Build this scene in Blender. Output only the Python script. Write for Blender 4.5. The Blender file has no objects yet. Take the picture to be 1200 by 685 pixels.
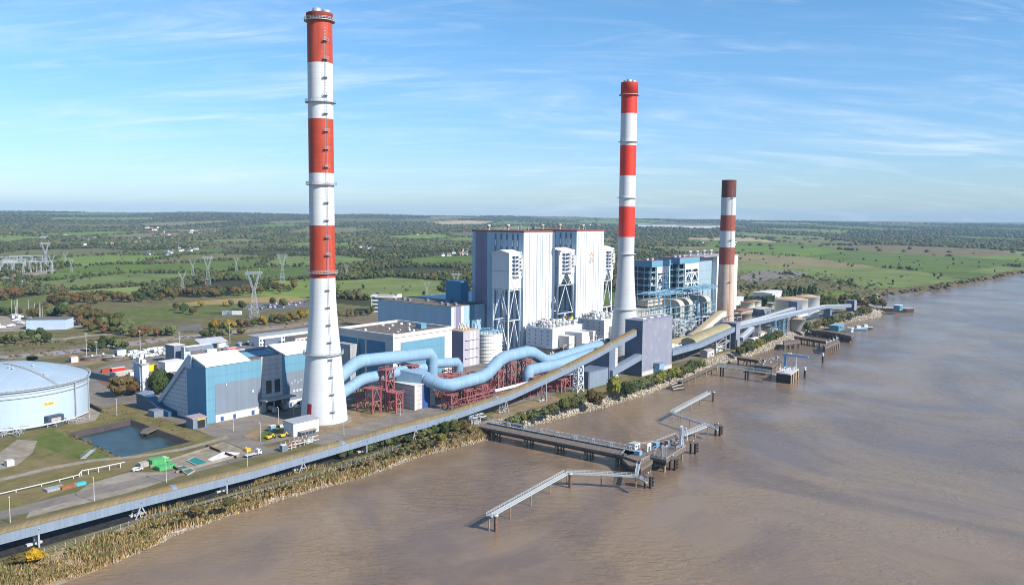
import bpy, math, random
import numpy as np
from mathutils import Vector, Matrix

random.seed(11)
rng = np.random.default_rng(11)
scene = bpy.context.scene
COL = scene.collection

# ------------------------------------------------------------------ survey: camera solved from the photograph
F, CX, CY, HC = 1000.0, 600.0, 342.5, 110.0
_p, _r = math.atan(92 / F), math.radians(0.5)
_c, _s = math.cos(_p), math.sin(_p)
FW = np.array([0, _c, -_s])
_u0, _r0 = np.array([0, _s, _c]), np.array([1.0, 0, 0])
RT = _r0 * math.cos(_r) + _u0 * math.sin(_r)
UP = _u0 * math.cos(_r) - _r0 * math.sin(_r)
CAM = np.array([0, 0, HC])
TH = math.radians(51.3)                      # axis of the plant, along the river
A = np.array([math.cos(TH), math.sin(TH), 0.0])
N = np.array([math.sin(TH), -math.cos(TH), 0.0])   # towards the river


def ray(u, v):
    return FW * F + RT * (u - CX) - UP * (v - CY)


def P(u, v, z=0.0):
    """surveyed point of the level z"""
    d = ray(u, v)
    return CAM + d * ((z - HC) / d[2])


def Q(X):
    d = np.asarray(X, float) - CAM
    k = F / d.dot(FW)
    return CX + k * d.dot(RT), CY - k * d.dot(UP)


O = P(380, 492)                              # foot of the tallest chimney: origin of plant coordinates


def w(s, t, z=0.0):
    return O + A * s + N * t + np.array([0, 0, z])


def loc(X):
    X = np.asarray(X) - O
    return X.dot(A), X.dot(N), X[2]


def G(u, v, z=0.0):
    return loc(P(u, v, z))


def T(u, v, t):                              # surveyed point of the upright plane t
    d = ray(u, v)
    return loc(CAM + d * ((t - (CAM - O).dot(N)) / d.dot(N)))


def S(u, v, s):
    d = ray(u, v)
    return loc(CAM + d * ((s - (CAM - O).dot(A)) / d.dot(A)))


def WT(u, v, t):
    return w(*T(u, v, t))


# ------------------------------------------------------------------ mesh collector
class MB:
    def __init__(self):
        self.v, self.f, self.m, self.sm = [], [], [], []

    def add(self, vs, fs, mi=0, smooth=False):
        b = len(self.v)
        self.v.extend([tuple(float(c) for c in x) for x in vs])
        for f in fs:
            self.f.append([b + i for i in f])
            self.m.append(mi)
            self.sm.append(smooth)
        return self

    def hexa(self, p, mi=0):                 # p: 4 bottom, 4 top, same winding
        return self.add(p, [(3, 2, 1, 0), (4, 5, 6, 7), (0, 1, 5, 4), (1, 2, 6, 5), (2, 3, 7, 6), (3, 0, 4, 7)], mi)

    def ob(self, s0, s1, t0, t1, z0, z1, mi=0):
        b = [(s0, t0), (s1, t0), (s1, t1), (s0, t1)]
        # plant frame (A, N, up) is left handed: reverse the order so normals point out
        b = b[::-1]
        return self.hexa([w(a, c, z0) for a, c in b] + [w(a, c, z1) for a, c in b], mi)

    def box(self, x0, x1, y0, y1, z0, z1, mi=0):
        b = [(x0, y0), (x1, y0), (x1, y1), (x0, y1)]
        return self.hexa([(a, c, z0) for a, c in b] + [(a, c, z1) for a, c in b], mi)

    def beam(self, p, q, wd=0.3, ht=None, mi=0):
        p, q = np.asarray(p, float), np.asarray(q, float)
        ht = ht or wd
        d = q - p
        L = np.linalg.norm(d)
        if L < 1e-6:
            return self
        d /= L
        up = np.array([0, 0, 1.0]) if abs(d[2]) < 0.95 else np.array([A[0], A[1], 0])
        x = np.cross(d, up); x /= np.linalg.norm(x)
        y = np.cross(x, d)
        x *= wd / 2; y *= ht / 2
        vs = [p - x - y, p + x - y, p + x + y, p - x + y, q - x - y, q + x - y, q + x + y, q - x + y]
        return self.add(vs, [(0, 1, 2, 3), (7, 6, 5, 4), (4, 5, 1, 0), (5, 6, 2, 1), (6, 7, 3, 2), (7, 4, 0, 3)], mi)

    def poly(self, pts, mi=0):
        return self.add(pts, [tuple(range(len(pts)))], mi)

    def extrude(self, pts, vec, mi=0, mside=None):
        """closed outline pts swept along vec; both ends closed"""
        pts = [np.asarray(p, float) for p in pts]
        vec = np.asarray(vec, float)
        n = len(pts)
        nr = np.zeros(3)
        for i in range(n):
            nr += np.cross(pts[i] - pts[0], pts[(i + 1) % n] - pts[0])
        if nr.dot(vec) < 0:
            pts = pts[::-1]
        vs = pts + [p + vec for p in pts]
        self.add(vs, [tuple(range(n))[::-1], tuple(range(n, 2 * n))], mi)
        return self.add(vs, [(i, (i + 1) % n, n + (i + 1) % n, n + i) for i in range(n)], mi if mside is None else mside)

    def tube(self, path, r, n=12, mi=0, smooth=True, caps=True):
        path = [np.asarray(p, float) for p in path]
        k = len(path)
        rr = r if isinstance(r, (list, tuple)) else [r] * k
        dirs = [path[i + 1] - path[i] for i in range(k - 1)]
        dirs = [d / np.linalg.norm(d) for d in dirs]
        d0 = dirs[0]
        up = np.array([0, 0, 1.0]) if abs(d0[2]) < 0.9 else np.array([1.0, 0, 0])
        x = np.cross(d0, up); x /= np.linalg.norm(x)
        y = np.cross(x, d0)
        ring = [path[0] + (x * math.cos(a) + y * math.sin(a)) * rr[0] for a in [2 * math.pi * i / n for i in range(n)]]
        vs = list(ring)
        for j in range(1, k):
            din = dirs[j - 1]
            pn = din if j == k - 1 else din + dirs[j]
            pn = pn / np.linalg.norm(pn)
            nr = []
            for q in ring:                   # slide each point along the run to the mitre plane
                tt = (path[j] - q).dot(pn) / din.dot(pn)
                nr.append(q + din * tt)
            if rr[j] != rr[j - 1]:
                nr = [path[j] + (q - path[j]) * (rr[j] / rr[j - 1]) for q in nr]
            vs += nr
            ring = nr
        fs = []
        for j in range(k - 1):
            for i in range(n):
                a, b = j * n + i, j * n + (i + 1) % n
                fs.append((a, b, b + n, a + n))
        self.add(vs, [f[::-1] for f in fs], mi, smooth)
        if caps:
            self.add(vs[:n], [tuple(range(n))], mi)
            self.add(vs[-n:], [tuple(range(n))[::-1]], mi)
        return self

    def bend(self, path, rad, steps=4):
        """round the corners of a pipe run"""
        path = [np.asarray(p, float) for p in path]
        out = [path[0]]
        for i in range(1, len(path) - 1):
            a, b, c = path[i - 1], path[i], path[i + 1]
            la, lc = np.linalg.norm(a - b), np.linalg.norm(c - b)
            q = min(rad, la * 0.45, lc * 0.45)
            p0, p1 = b + (a - b) / la * q, b + (c - b) / lc * q
            for k in range(steps + 1):
                t = k / steps
                out.append(p0 * (1 - t) ** 2 + 2 * b * t * (1 - t) + p1 * t * t)
        out.append(path[-1])
        return out

    def lathe(self, c, prof, n=32, mi=0, smooth=True, bottom=False, top=False):
        c = np.asarray(c, float)
        vs = []
        for r, z in prof:
            for i in range(n):
                a = 2 * math.pi * i / n
                vs.append((c[0] + r * math.cos(a), c[1] + r * math.sin(a), c[2] + z))
        fs = []
        for j in range(len(prof) - 1):
            for i in range(n):
                a, b = j * n + i, j * n + (i + 1) % n
                fs.append((a, b, b + n, a + n))
        self.add(vs, fs, mi, smooth)
        if bottom:
            self.add(vs[:n], [tuple(range(n))[::-1]], mi)
        if top:
            self.add(vs[-n:], [tuple(range(n))], mi)
        return self

    def build(self, name, mats, parent=None, origin=None):
        me = bpy.data.meshes.new(name)
        v = np.array(self.v, float).reshape(-1, 3)
        if parent is not None:
            o3 = origin_of(parent)
        elif origin is not None:
            o3 = np.asarray(origin, float)
        else:
            o3 = np.array([(v[:, 0].min() + v[:, 0].max()) / 2, (v[:, 1].min() + v[:, 1].max()) / 2, v[:, 2].min()])
        me.from_pydata((v - o3).tolist(), [], self.f)
        for mm in (mats if isinstance(mats, (list, tuple)) else [mats]):
            me.materials.append(mm)
        me.polygons.foreach_set('material_index', self.m)
        me.polygons.foreach_set('use_smooth', self.sm)
        me.update()
        ob = bpy.data.objects.new(name, me)
        COL.objects.link(ob)
        if parent is not None:
            ob.parent = parent
        else:
            ob.location = o3
        ORG[ob.name] = o3
        return ob


ORG = {}


def origin_of(o):
    return ORG[o.name]


def tag(o, label=None, cat=None, group=None, kind=None):
    for k, val in (('label', label), ('category', cat), ('group', group), ('kind', kind)):
        if val:
            o[k] = val
    return o


def thing(name, label, cat, at=(0, 0, 0), group=None):
    o = bpy.data.objects.new(name, None)
    o.empty_display_size = 1
    COL.objects.link(o)
    o.location = tuple(float(c) for c in at)
    ORG[o.name] = np.asarray(at, float)
    return tag(o, label, cat, group)


KIDS = {}


def dup(root, at, rz=0.0, sc=1.0, label=None, group=None):
    """a copy of a thing with copies of its parts and sub-parts"""
    if root.name not in KIDS:
        KIDS[root.name] = [(c, list(c.children)) for c in root.children]
    r = root.copy()
    COL.objects.link(r)
    r.location = tuple(float(c) for c in at)
    r.rotation_euler = (0, 0, rz)
    r.scale = sc if isinstance(sc, tuple) else (sc, sc, sc)
    if label:
        r['label'] = label
    if group:
        r['group'] = group
    for c, gs in KIDS[root.name]:
        k = c.copy(); COL.objects.link(k); k.parent = r
        for g in gs:
            h = g.copy(); COL.objects.link(h); h.parent = k
    return r


def struct(name, mb, m):
    return tag(mb.build(name, m, origin=(0, 0, 0)), kind='structure')


def first_or_dup(store, maker, at, rz=0, sc=1.0, label=None, group=None):
    """builds the thing once, then copies it"""
    if 'o' not in store:
        o = maker()
        store['o'] = o
        o.location = tuple(float(c) for c in at)
        o.rotation_euler = (0, 0, rz)
        o.scale = sc if isinstance(sc, tuple) else (sc, sc, sc)
        if label: o['label'] = label
        if group: o['group'] = group
        return o
    return dup(store['o'], at, rz, sc, label, group)


# ------------------------------------------------------------------ materials
def lin(h):
    h = h.lstrip('#')
    c = [int(h[i:i + 2], 16) / 255 for i in (0, 2, 4)]
    return tuple(x / 12.92 if x <= 0.04045 else ((x + 0.055) / 1.055) ** 2.4 for x in c)


def nd(nt, typ, **kw):
    n = nt.nodes.new(typ)
    for k, val in kw.items():
        setattr(n, k, val)
    return n


def mat(name, col, rough=0.7, var=0.14, scale=0.25, metal=0.0, seam=None, rows=None, streak=0.0, dirt=None, bump=0.0, rand=0.0, local=False, spec=0.35, attr=None, big=None):
    """procedural paint / concrete / foliage: own colour with cloudy variation, vertical run-off stains, sheet seams"""
    m = bpy.data.materials.new(name)
    m.use_nodes = True
    nt = m.node_tree
    b = nt.nodes['Principled BSDF']
    L = nt.links.new
    b.inputs['Roughness'].default_value = rough
    b.inputs['Metallic'].default_value = metal
    b.inputs['Specular IOR Level'].default_value = spec
    col = lin(col) if isinstance(col, str) else col
    if local:
        pos = nd(nt, 'ShaderNodeTexCoord').outputs['Object']
    else:
        pos = nd(nt, 'ShaderNodeNewGeometry').outputs['Position']
    nz = nd(nt, 'ShaderNodeTexNoise'); nz.inputs['Scale'].default_value = scale; nz.inputs['Detail'].default_value = 5
    nz.inputs['Roughness'].default_value = 0.62
    L(pos, nz.inputs['Vector'])
    mr = nd(nt, 'ShaderNodeMapRange'); mr.inputs['From Min'].default_value = 0.25; mr.inputs['From Max'].default_value = 0.75
    mr.inputs['To Min'].default_value = 1 - var; mr.inputs['To Max'].default_value = 1 + var
    L(nz.outputs['Fac'], mr.inputs['Value'])
    fac = mr.outputs['Result']

    def mul(a, bsock):
        q = nd(nt, 'ShaderNodeMath', operation='MULTIPLY')
        L(a, q.inputs[0])
        if isinstance(bsock, float): q.inputs[1].default_value = bsock
        else: L(bsock, q.inputs[1])
        return q.outputs[0]
    if rand:
        oi = nd(nt, 'ShaderNodeObjectInfo')
        r2 = nd(nt, 'ShaderNodeMapRange'); r2.inputs['To Min'].default_value = 1 - rand; r2.inputs['To Max'].default_value = 1 + rand
        L(oi.outputs['Random'], r2.inputs['Value'])
        fac = mul(fac, r2.outputs['Result'])
    if seam:
        per, dep = seam
        dt = nd(nt, 'ShaderNodeVectorMath', operation='DOT_PRODUCT'); L(pos, dt.inputs[0]); dt.inputs[1].default_value = tuple(A + N)
        q = mul(dt.outputs['Value'], 1.0 / per)
        fr = nd(nt, 'ShaderNodeMath', operation='FRACT'); L(q, fr.inputs[0])
        fl = nd(nt, 'ShaderNodeMath', operation='FLOOR'); L(q, fl.inputs[0])
        wn = nd(nt, 'ShaderNodeTexWhiteNoise', noise_dimensions='1D'); L(fl.outputs[0], wn.inputs['W'])
        r3 = nd(nt, 'ShaderNodeMapRange'); r3.inputs['To Min'].default_value = 1 - dep * 0.5; r3.inputs['To Max'].default_value = 1 + dep * 0.3
        L(wn.outputs['Value'], r3.inputs['Value'])
        gt = nd(nt, 'ShaderNodeMath', operation='LESS_THAN'); L(fr.outputs[0], gt.inputs[0]); gt.inputs[1].default_value = 0.14
        r4 = nd(nt, 'ShaderNodeMapRange'); r4.inputs['To Min'].default_value = 1; r4.inputs['To Max'].default_value = 1 - dep
        L(gt.outputs[0], r4.inputs['Value'])
        fac = mul(mul(fac, r3.outputs['Result']), r4.outputs['Result'])
    if rows:
        per, dep = rows
        sx = nd(nt, 'ShaderNodeSeparateXYZ'); L(pos, sx.inputs[0])
        fr = nd(nt, 'ShaderNodeMath', operation='FRACT'); L(mul(sx.outputs['Z'], 1.0 / per), fr.inputs[0])
        gt = nd(nt, 'ShaderNodeMath', operation='LESS_THAN'); L(fr.outputs[0], gt.inputs[0]); gt.inputs[1].default_value = 0.15
        r4 = nd(nt, 'ShaderNodeMapRange'); r4.inputs['To Min'].default_value = 1; r4.inputs['To Max'].default_value = 1 - dep
        L(gt.outputs[0], r4.inputs['Value'])
        fac = mul(fac, r4.outputs['Result'])
    rgb = nd(nt, 'ShaderNodeRGB'); rgb.outputs[0].default_value = (*col, 1)
    src = rgb.outputs[0]
    if attr:
        at = nd(nt, 'ShaderNodeAttribute'); at.attribute_name = attr
        src = at.outputs['Color']
    sc = nd(nt, 'ShaderNodeVectorMath', operation='SCALE')
    L(src, sc.inputs[0]); L(fac, sc.inputs['Scale'])
    out = sc.outputs[0]
    if streak or dirt:
        mp = nd(nt, 'ShaderNodeMapping'); mp.inputs['Scale'].default_value = (1, 1, 0.06 if streak else 1)
        L(pos, mp.inputs['Vector'])
        n2 = nd(nt, 'ShaderNodeTexNoise'); n2.inputs['Scale'].default_value = 0.55 if streak else scale * 2.3; n2.inputs['Detail'].default_value = 6
        L(mp.outputs['Vector'], n2.inputs['Vector'])
        r5 = nd(nt, 'ShaderNodeMapRange'); r5.inputs['From Min'].default_value = 0.5; r5.inputs['From Max'].default_value = 0.75
        r5.inputs['To Max'].default_value = streak or 0.75
        L(n2.outputs['Fac'], r5.inputs['Value'])
        mx = nd(nt, 'ShaderNodeMix', data_type='RGBA')
        L(r5.outputs['Result'], mx.inputs['Factor']); L(out, mx.inputs[6])
        dc = lin(dirt) if isinstance(dirt, str) else (dirt or (0.16, 0.12, 0.08))
        mx.inputs[7].default_value = (*dc, 1)
        out = mx.outputs[2]
    if big:                                  # wide worn patches of another colour
        n3 = nd(nt, 'ShaderNodeTexNoise'); n3.inputs['Scale'].default_value = big[0]; n3.inputs['Detail'].default_value = 8; n3.inputs['Roughness'].default_value = .65
        n3.inputs['Distortion'].default_value = .7
        L(pos, n3.inputs['Vector'])
        r6 = nd(nt, 'ShaderNodeMapRange'); r6.inputs['From Min'].default_value = 0.48; r6.inputs['From Max'].default_value = 0.64; r6.inputs['To Max'].default_value = big[2]
        L(n3.outputs['Fac'], r6.inputs['Value'])
        m3 = nd(nt, 'ShaderNodeMix', data_type='RGBA')
        L(r6.outputs['Result'], m3.inputs['Factor']); L(out, m3.inputs[6]); m3.inputs[7].default_value = (*big[1], 1)
        out = m3.outputs[2]
    L(out, b.inputs['Base Color'])
    if bump:
        bp = nd(nt, 'ShaderNodeBump'); bp.inputs['Strength'].default_value = bump; bp.inputs['Distance'].default_value = 0.3
        L(nz.outputs['Fac'], bp.inputs['Height']); L(bp.outputs['Normal'], b.inputs['Normal'])
    return m
# ------------------------------------------------------------------ camera, light, sky
cam = bpy.data.cameras.new('camera')
cam.sensor_width = 36.0
cam.lens = 36.0 * F / 1200.0
cam.clip_start = 1.0
cam.clip_end = 60000.0
camo = bpy.data.objects.new('camera', cam)
COL.objects.link(camo)
camo.matrix_world = Matrix(((RT[0], UP[0], -FW[0], CAM[0]), (RT[1], UP[1], -FW[1], CAM[1]), (RT[2], UP[2], -FW[2], CAM[2]), (0, 0, 0, 1)))
scene.camera = camo

EL = math.radians(35)
sd = A * 0.10 + N * 0.995
sd /= np.linalg.norm(sd)
SUN = np.array([sd[0] * math.cos(EL), sd[1] * math.cos(EL), math.sin(EL)])
sl = bpy.data.lights.new('sun', 'SUN')
sl.energy = 5.0
sl.angle = math.radians(0.53)
sl.color = (1.0, 0.945, 0.86)
so = bpy.data.objects.new('sun', sl)
COL.objects.link(so)
so.rotation_euler = Vector(SUN).to_track_quat('Z', 'Y').to_euler()

wd = bpy.data.worlds.new('World')
scene.world = wd
wd.use_nodes = True
nt = wd.node_tree
L = nt.links.new
bg = nt.nodes['Background']
bg.inputs['Strength'].default_value = SKY_STRENGTH = 0.085
sky = nd(nt, 'ShaderNodeTexSky', sky_type='NISHITA')
sky.sun_disc = False
sky.sun_elevation = EL
sky.sun_rotation = math.atan2(SUN[0], SUN[1])
sky.altitude = 100
sky.air_density = 1.0
sky.dust_density = 0.4
sky.ozone_density = 2.2
# high thin cirrus: noise on the plane where the clouds drift
tc = nd(nt, 'ShaderNodeTexCoord')
sx = nd(nt, 'ShaderNodeSeparateXYZ'); L(tc.outputs['Generated'], sx.inputs[0])


def wm(op, a, b=None):
    q = nd(nt, 'ShaderNodeMath', operation=op)
    for i, x in enumerate((a, b)):
        if x is None: continue
        if isinstance(x, (int, float)): q.inputs[i].default_value = x
        else: L(x, q.inputs[i])
    return q.outputs[0]


zz = wm('ADD', wm('MAXIMUM', sx.outputs['Z'], 0.0), 0.20)
cx = nd(nt, 'ShaderNodeCombineXYZ')
L(wm('DIVIDE', sx.outputs['X'], zz), cx.inputs[0]); L(wm('DIVIDE', sx.outputs['Y'], zz), cx.inputs[1])


def cloud(rot, scl, nscale, lo, hi, detail=9, dist=0.6, off=(0, 0, 0), rough=0.6):
    mp = nd(nt, 'ShaderNodeMapping'); mp.inputs['Rotation'].default_value = (0, 0, math.radians(rot)); mp.inputs['Scale'].default_value = scl
    mp.inputs['Location'].default_value = off
    L(cx.outputs[0], mp.inputs['Vector'])
    n = nd(nt, 'ShaderNodeTexNoise'); n.inputs['Scale'].default_value = nscale; n.inputs['Detail'].default_value = detail
    n.inputs['Roughness'].default_value = rough; n.inputs['Distortion'].default_value = dist
    L(mp.outputs[0], n.inputs['Vector'])
    r = nd(nt, 'ShaderNodeMapRange', interpolation_type='SMOOTHSTEP'); r.inputs['From Min'].default_value = lo; r.inputs['From Max'].default_value = hi
    L(n.outputs['Fac'], r.inputs['Value'])
    return r.outputs['Result']


c1 = cloud(30, (0.55, 2.0, 1), 1.5, 0.42, 0.82, off=(3.1, 1.7, 0), dist=1.2)
c2 = cloud(-12, (0.5, 1.0, 1), 0.75, 0.42, 0.68, off=(2.3, 3.4, 0))
c3 = cloud(40, (0.6, 2.6, 1), 3.0, 0.46, 0.86, off=(7.4, 2.2, 0), dist=1.5)
cl = wm('MULTIPLY', wm('MINIMUM', wm('ADD', wm('MULTIPLY', c1, c2), wm('MULTIPLY', c3, 0.30)), 1.0), 0.85)
tint = nd(nt, 'ShaderNodeMix', data_type='RGBA', blend_type='MULTIPLY')
tint.inputs['Factor'].default_value = 1.0
hzr = nd(nt, 'ShaderNodeMapRange', interpolation_type='SMOOTHSTEP'); hzr.inputs['From Min'].default_value = 0.0; hzr.inputs['From Max'].default_value = 0.24
L(sx.outputs['Z'], hzr.inputs['Value'])
tcol = nd(nt, 'ShaderNodeMix', data_type='RGBA'); L(hzr.outputs['Result'], tcol.inputs['Factor'])
tcol.inputs[6].default_value = (0.74, 0.95, 1.32, 1); tcol.inputs[7].default_value = (0.70, 1.06, 1.32, 1)
L(sky.outputs[0], tint.inputs[6]); L(tcol.outputs[2], tint.inputs[7])
mx = nd(nt, 'ShaderNodeMix', data_type='RGBA')
L(cl, mx.inputs['Factor']); L(tint.outputs[2], mx.inputs[6]); mx.inputs[7].default_value = (7.6, 8.5, 9.2, 1)
L(mx.outputs[2], bg.inputs['Color'])

vs = scene.view_settings
vs.view_transform = 'Standard'
vs.look = 'None'
vs.exposure = 0.6
vs.gamma = 1.0
vs.use_curve_mapping = False
scene.cycles.use_denoising = True
scene.cycles.max_bounces = 6
scene.cycles.volume_bounces = 0
scene.cycles.use_adaptive_sampling = True
scene.cycles.adaptive_threshold = 0.005
scene.cycles.filter_width = 1.0

# ------------------------------------------------------------------ river, banks, ground
ZW = -5.5
shore_px = [(70, 685), (130, 660), (230, 617), (330, 585), (420, 560), (500, 533), (568, 516), (583, 511), (600, 504), (660, 490), (740, 468), (800, 447), (836, 432), (868, 421), (920, 404), (950, 390), (985, 380), (1030, 372), (1036, 366), (1016, 356), (1045, 343), (1110, 338), (1200, 320)]
shore = [P(u, v, ZW)[:2] for u, v in shore_px]
shore = [np.array(q) for q in ((-300, -300), (-262, 0), (-205, 150))] + shore + [np.array(q) for q in ((1500., 2230.), (2600., 3050.), (6000., 5400.), (15000., 9500.))]
shore = np.array(shore)
# finer, slightly ragged waterline
fine = []
for a, b in zip(shore[:-1], shore[1:]):
    k = max(1, min(40, int(np.linalg.norm(b - a) / 9)))
    for i in range(k):
        fine.append(a + (b - a) * i / k)
fine.append(shore[-1])
shore = np.array(fine)
tan = np.gradient(shore, axis=0)
tan /= np.linalg.norm(tan, axis=1)[:, None]
inl = np.stack([-tan[:, 1], tan[:, 0]], 1)      # inland side
for _ in range(6):
    inl[1:-1] = (inl[:-2] + inl[1:-1] + inl[2:]) / 3
inl /= np.linalg.norm(inl, axis=1)[:, None]
wob = np.array([random.uniform(-.9, .9) for _ in shore])
far_k = np.clip((np.linalg.norm(shore, axis=1) - 900) / 1500, 0, 1)
shore = shore + inl * (wob * (1 + 3 * far_k))[:, None]


def bankwidth(p):
    return float(np.interp(p[1], [200, 300, 380, 430, 480, 900, 1100, 1300, 2500], [13, 12, 11, 11, 9, 12, 12, 7, 9]))


top = np.array([p + n * bankwidth(p) for p, n in zip(shore, inl)])
toe = shore - inl * 4.0

pond_px = [(78, 508), (153, 491), (224, 517), (140, 536)]
pond = np.array([P(u, v)[:2] for u, v in pond_px])
from mathutils.geometry import tessellate_polygon
outer = [(x, y) for x, y in top] + [(16000, 22000), (-16000, 22000), (-16000, -300)]
loops = [[Vector((x, y, 0)) for x, y in outer], [Vector((x, y, 0)) for x, y in pond]]
tris = tessellate_polygon(loops)
allp = [tuple(v) for l in loops for v in l]
g = MB()
for t in tris:
    a, b, c = [np.array(allp[i]) for i in t]
    if np.cross(b - a, c - a)[2] < 0:
        t = (t[0], t[2], t[1])
    g.add([allp[i] for i in t], [(0, 1, 2)])
M_ground = mat('dry_grass_earth', (0.125, 0.112, 0.050), 0.95, 0.35, 0.06, dirt=(0.17, 0.135, 0.085), spec=0.1, big=(0.025, (0.085, 0.09, 0.035), .8))
struct('ground', g, M_ground)

M_bank = mat('bank_mud', (0.20, 0.16, 0.11), 0.8, 0.25, 0.25, dirt=(0.12, 0.09, 0.06), spec=0.2)
b = MB()
n = len(shore)
b.add([(x, y, 0.0) for x, y in top] + [(x, y, ZW) for x, y in shore] + [(x, y, ZW - 1.6) for x, y in toe],
      [(i, n + i, n + i + 1, i + 1) for i in range(n - 1)] + [(n + i, 2 * n + i, 2 * n + i + 1, n + i + 1) for i in range(n - 1)])
for i_, f_ in enumerate(b.f):
    if b.v[f_[0]][1] > 1080: b.m[i_] = 1
struct('river_bank', b, [M_bank, mat('overgrown_bank', (0.085, 0.072, 0.038), 0.95, 0.4, 0.12, dirt=(0.13, 0.10, 0.06), spec=0.1)])

# silty river: brown water with small wind waves and wider slicks
mwt = bpy.data.materials.new('silty_water')
mwt.use_nodes = True
nt = mwt.node_tree
L = nt.links.new
bs = nt.nodes['Principled BSDF']
gp = nd(nt, 'ShaderNodeNewGeometry')
mp = nd(nt, 'ShaderNodeMapping'); mp.inputs['Rotation'].default_value = (0, 0, 0.5); mp.inputs['Scale'].default_value = (1, 0.7, 1)
L(gp.outputs['Position'], mp.inputs['Vector'])
na = nd(nt, 'ShaderNodeTexNoise'); na.inputs['Scale'].default_value = 0.009; na.inputs['Detail'].default_value = 13; na.inputs['Roughness'].default_value = .66; na.inputs['Distortion'].default_value = 1.2
L(mp.outputs[0], na.inputs['Vector'])
cr = nd(nt, 'ShaderNodeValToRGB')
cr.color_ramp.elements[0].position = 0.42; cr.color_ramp.elements[0].color = (0.150, 0.106, 0.076, 1)
cr.color_ramp.elements[1].position = 0.56; cr.color_ramp.elements[1].color = (0.218, 0.154, 0.097, 1)
L(na.outputs['Fac'], cr.inputs[0]); L(cr.outputs[0], bs.inputs['Base Color'])
bs.inputs['Roughness'].default_value = 0.2
bs.inputs['IOR'].default_value = 1.33
nb = nd(nt, 'ShaderNodeTexNoise'); nb.inputs['Scale'].default_value = 0.38; nb.inputs['Detail'].default_value = 4; nb.inputs['Roughness'].default_value = .6; nb.inputs['Distortion'].default_value = .8
mp2 = nd(nt, 'ShaderNodeMapping'); mp2.inputs['Rotation'].default_value = (0, 0, 0.62); mp2.inputs['Scale'].default_value = (0.42, 1.0, 1)
L(gp.outputs['Position'], mp2.inputs['Vector']); L(mp2.outputs[0], nb.inputs['Vector'])
nc = nd(nt, 'ShaderNodeTexNoise'); nc.inputs['Scale'].default_value = 0.02; nc.inputs['Detail'].default_value = 4
L(gp.outputs['Position'], nc.inputs['Vector'])
rr = nd(nt, 'ShaderNodeMapRange'); rr.inputs['From Min'].default_value = .35; rr.inputs['From Max'].default_value = .65; rr.inputs['To Min'].default_value = 0.12; rr.inputs['To Max'].default_value = 1.0
L(nc.outputs['Fac'], rr.inputs['Value'])
bp = nd(nt, 'ShaderNodeBump'); bp.inputs['Distance'].default_value = 1.05
L(rr.outputs['Result'], bp.inputs['Strength']); L(nb.outputs['Fac'], bp.inputs['Height']); L(bp.outputs['Normal'], bs.inputs['Normal'])
wt = MB()
wt.poly([(-2500, -1500, ZW), (20000, -1500, ZW), (20000, 12000, ZW), (6000, 12000, ZW), (-2500, 1200, ZW)])
struct('river_water', wt, mwt)

# pond in its basin
M_liner = mat('basin_liner', (0.055, 0.042, 0.045), 0.8, 0.3, 0.3)
pw = []
pc = pond.mean(0)
for q in pond:
    pw.append(q + (pc - q) * 0.10)
b = MB()
for i in range(4):
    j = (i + 1) % 4
    b.poly([(*pond[i], 0.0), (*pond[j], 0.0), (*(pond[j] + (pc - pond[j]) * .18), -4.0), (*(pond[i] + (pc - pond[i]) * .18), -4.0)])
struct('pond_basin', b, M_liner)
mpw = mat('pond_water_dark', (0.026, 0.042, 0.036), 0.2, 0.5, 0.12, bump=0.15, spec=0.16)
b = MB(); b.poly([(*q, -2.1) for q in pw]); struct('pond_water', b, mpw)


# ------------------------------------------------------------------ overlays: yards, roads, grass, mud
LEV = [0.0]


def sheet(name, px, m, z=None, world=False, hole=None):
    if z is None:
        LEV[0] += 0.004
        z = LEV[0]
    pts = px if world else [P(u, v, 0) for u, v in px]
    b = MB()
    loops = [[Vector((p[0], p[1], 0)) for p in pts]]
    if hole is not None:
        loops.append([Vector((p[0], p[1], 0)) for p in hole]); pts = list(pts) + list(hole)
    tr = tessellate_polygon(loops)
    for t in tr:
        a = [np.array((pts[i][0], pts[i][1], z)) for i in t]
        if np.cross(a[1] - a[0], a[2] - a[0])[2] < 0: a = [a[0], a[2], a[1]]
        b.add(a, [(0, 1, 2)])
    return struct(name, b, m)


def strip(name, px, width, m):
    pts = np.array([P(u, v, 0)[:2] for u, v in px])
    d = np.gradient(pts, axis=0); d /= np.linalg.norm(d, axis=1)[:, None]
    nn = np.stack([-d[:, 1], d[:, 0]], 1) * width / 2
    ring = list(pts + nn) + list((pts - nn)[::-1])
    return sheet(name, [(x, y, 0) for x, y in ring], m, world=True)


M_asph = mat('asphalt', (0.185, 0.165, 0.145), 0.9, 0.22, 0.12, dirt=(0.26, 0.22, 0.175), spec=0.1, big=(0.03, (0.13, 0.118, 0.108), .8))
M_asphd = mat('dark_asphalt', (0.13, 0.122, 0.118), 0.9, 0.2, 0.1, spec=0.15)
M_conc = mat('pale_concrete', (0.27, 0.235, 0.195), 0.9, 0.28, 0.12, dirt=(0.16, 0.14, 0.11), spec=0.1, big=(0.06, (0.17, 0.145, 0.095), .7))
M_dirt = mat('bare_earth', (0.23, 0.165, 0.105), 0.95, 0.3, 0.12, dirt=(0.10, 0.095, 0.05), spec=0.1)
M_grass = mat('mown_grass', (0.130, 0.118, 0.044), 0.95, 0.35, 0.10, dirt=(0.21, 0.155, 0.085), spec=0.08, big=(0.035, (0.20, 0.150, 0.085), .75))
M_grassg = mat('lush_grass', (0.092, 0.118, 0.030), 0.95, 0.35, 0.14, dirt=(0.09, 0.095, 0.04), spec=0.1, big=(0.05, (0.15, 0.13, 0.06), .7))
M_mud = mat('creek_mud', (0.165, 0.125, 0.080), 0.8, 0.3, 0.08, dirt=(0.075, 0.075, 0.035), spec=0.2)
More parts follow.
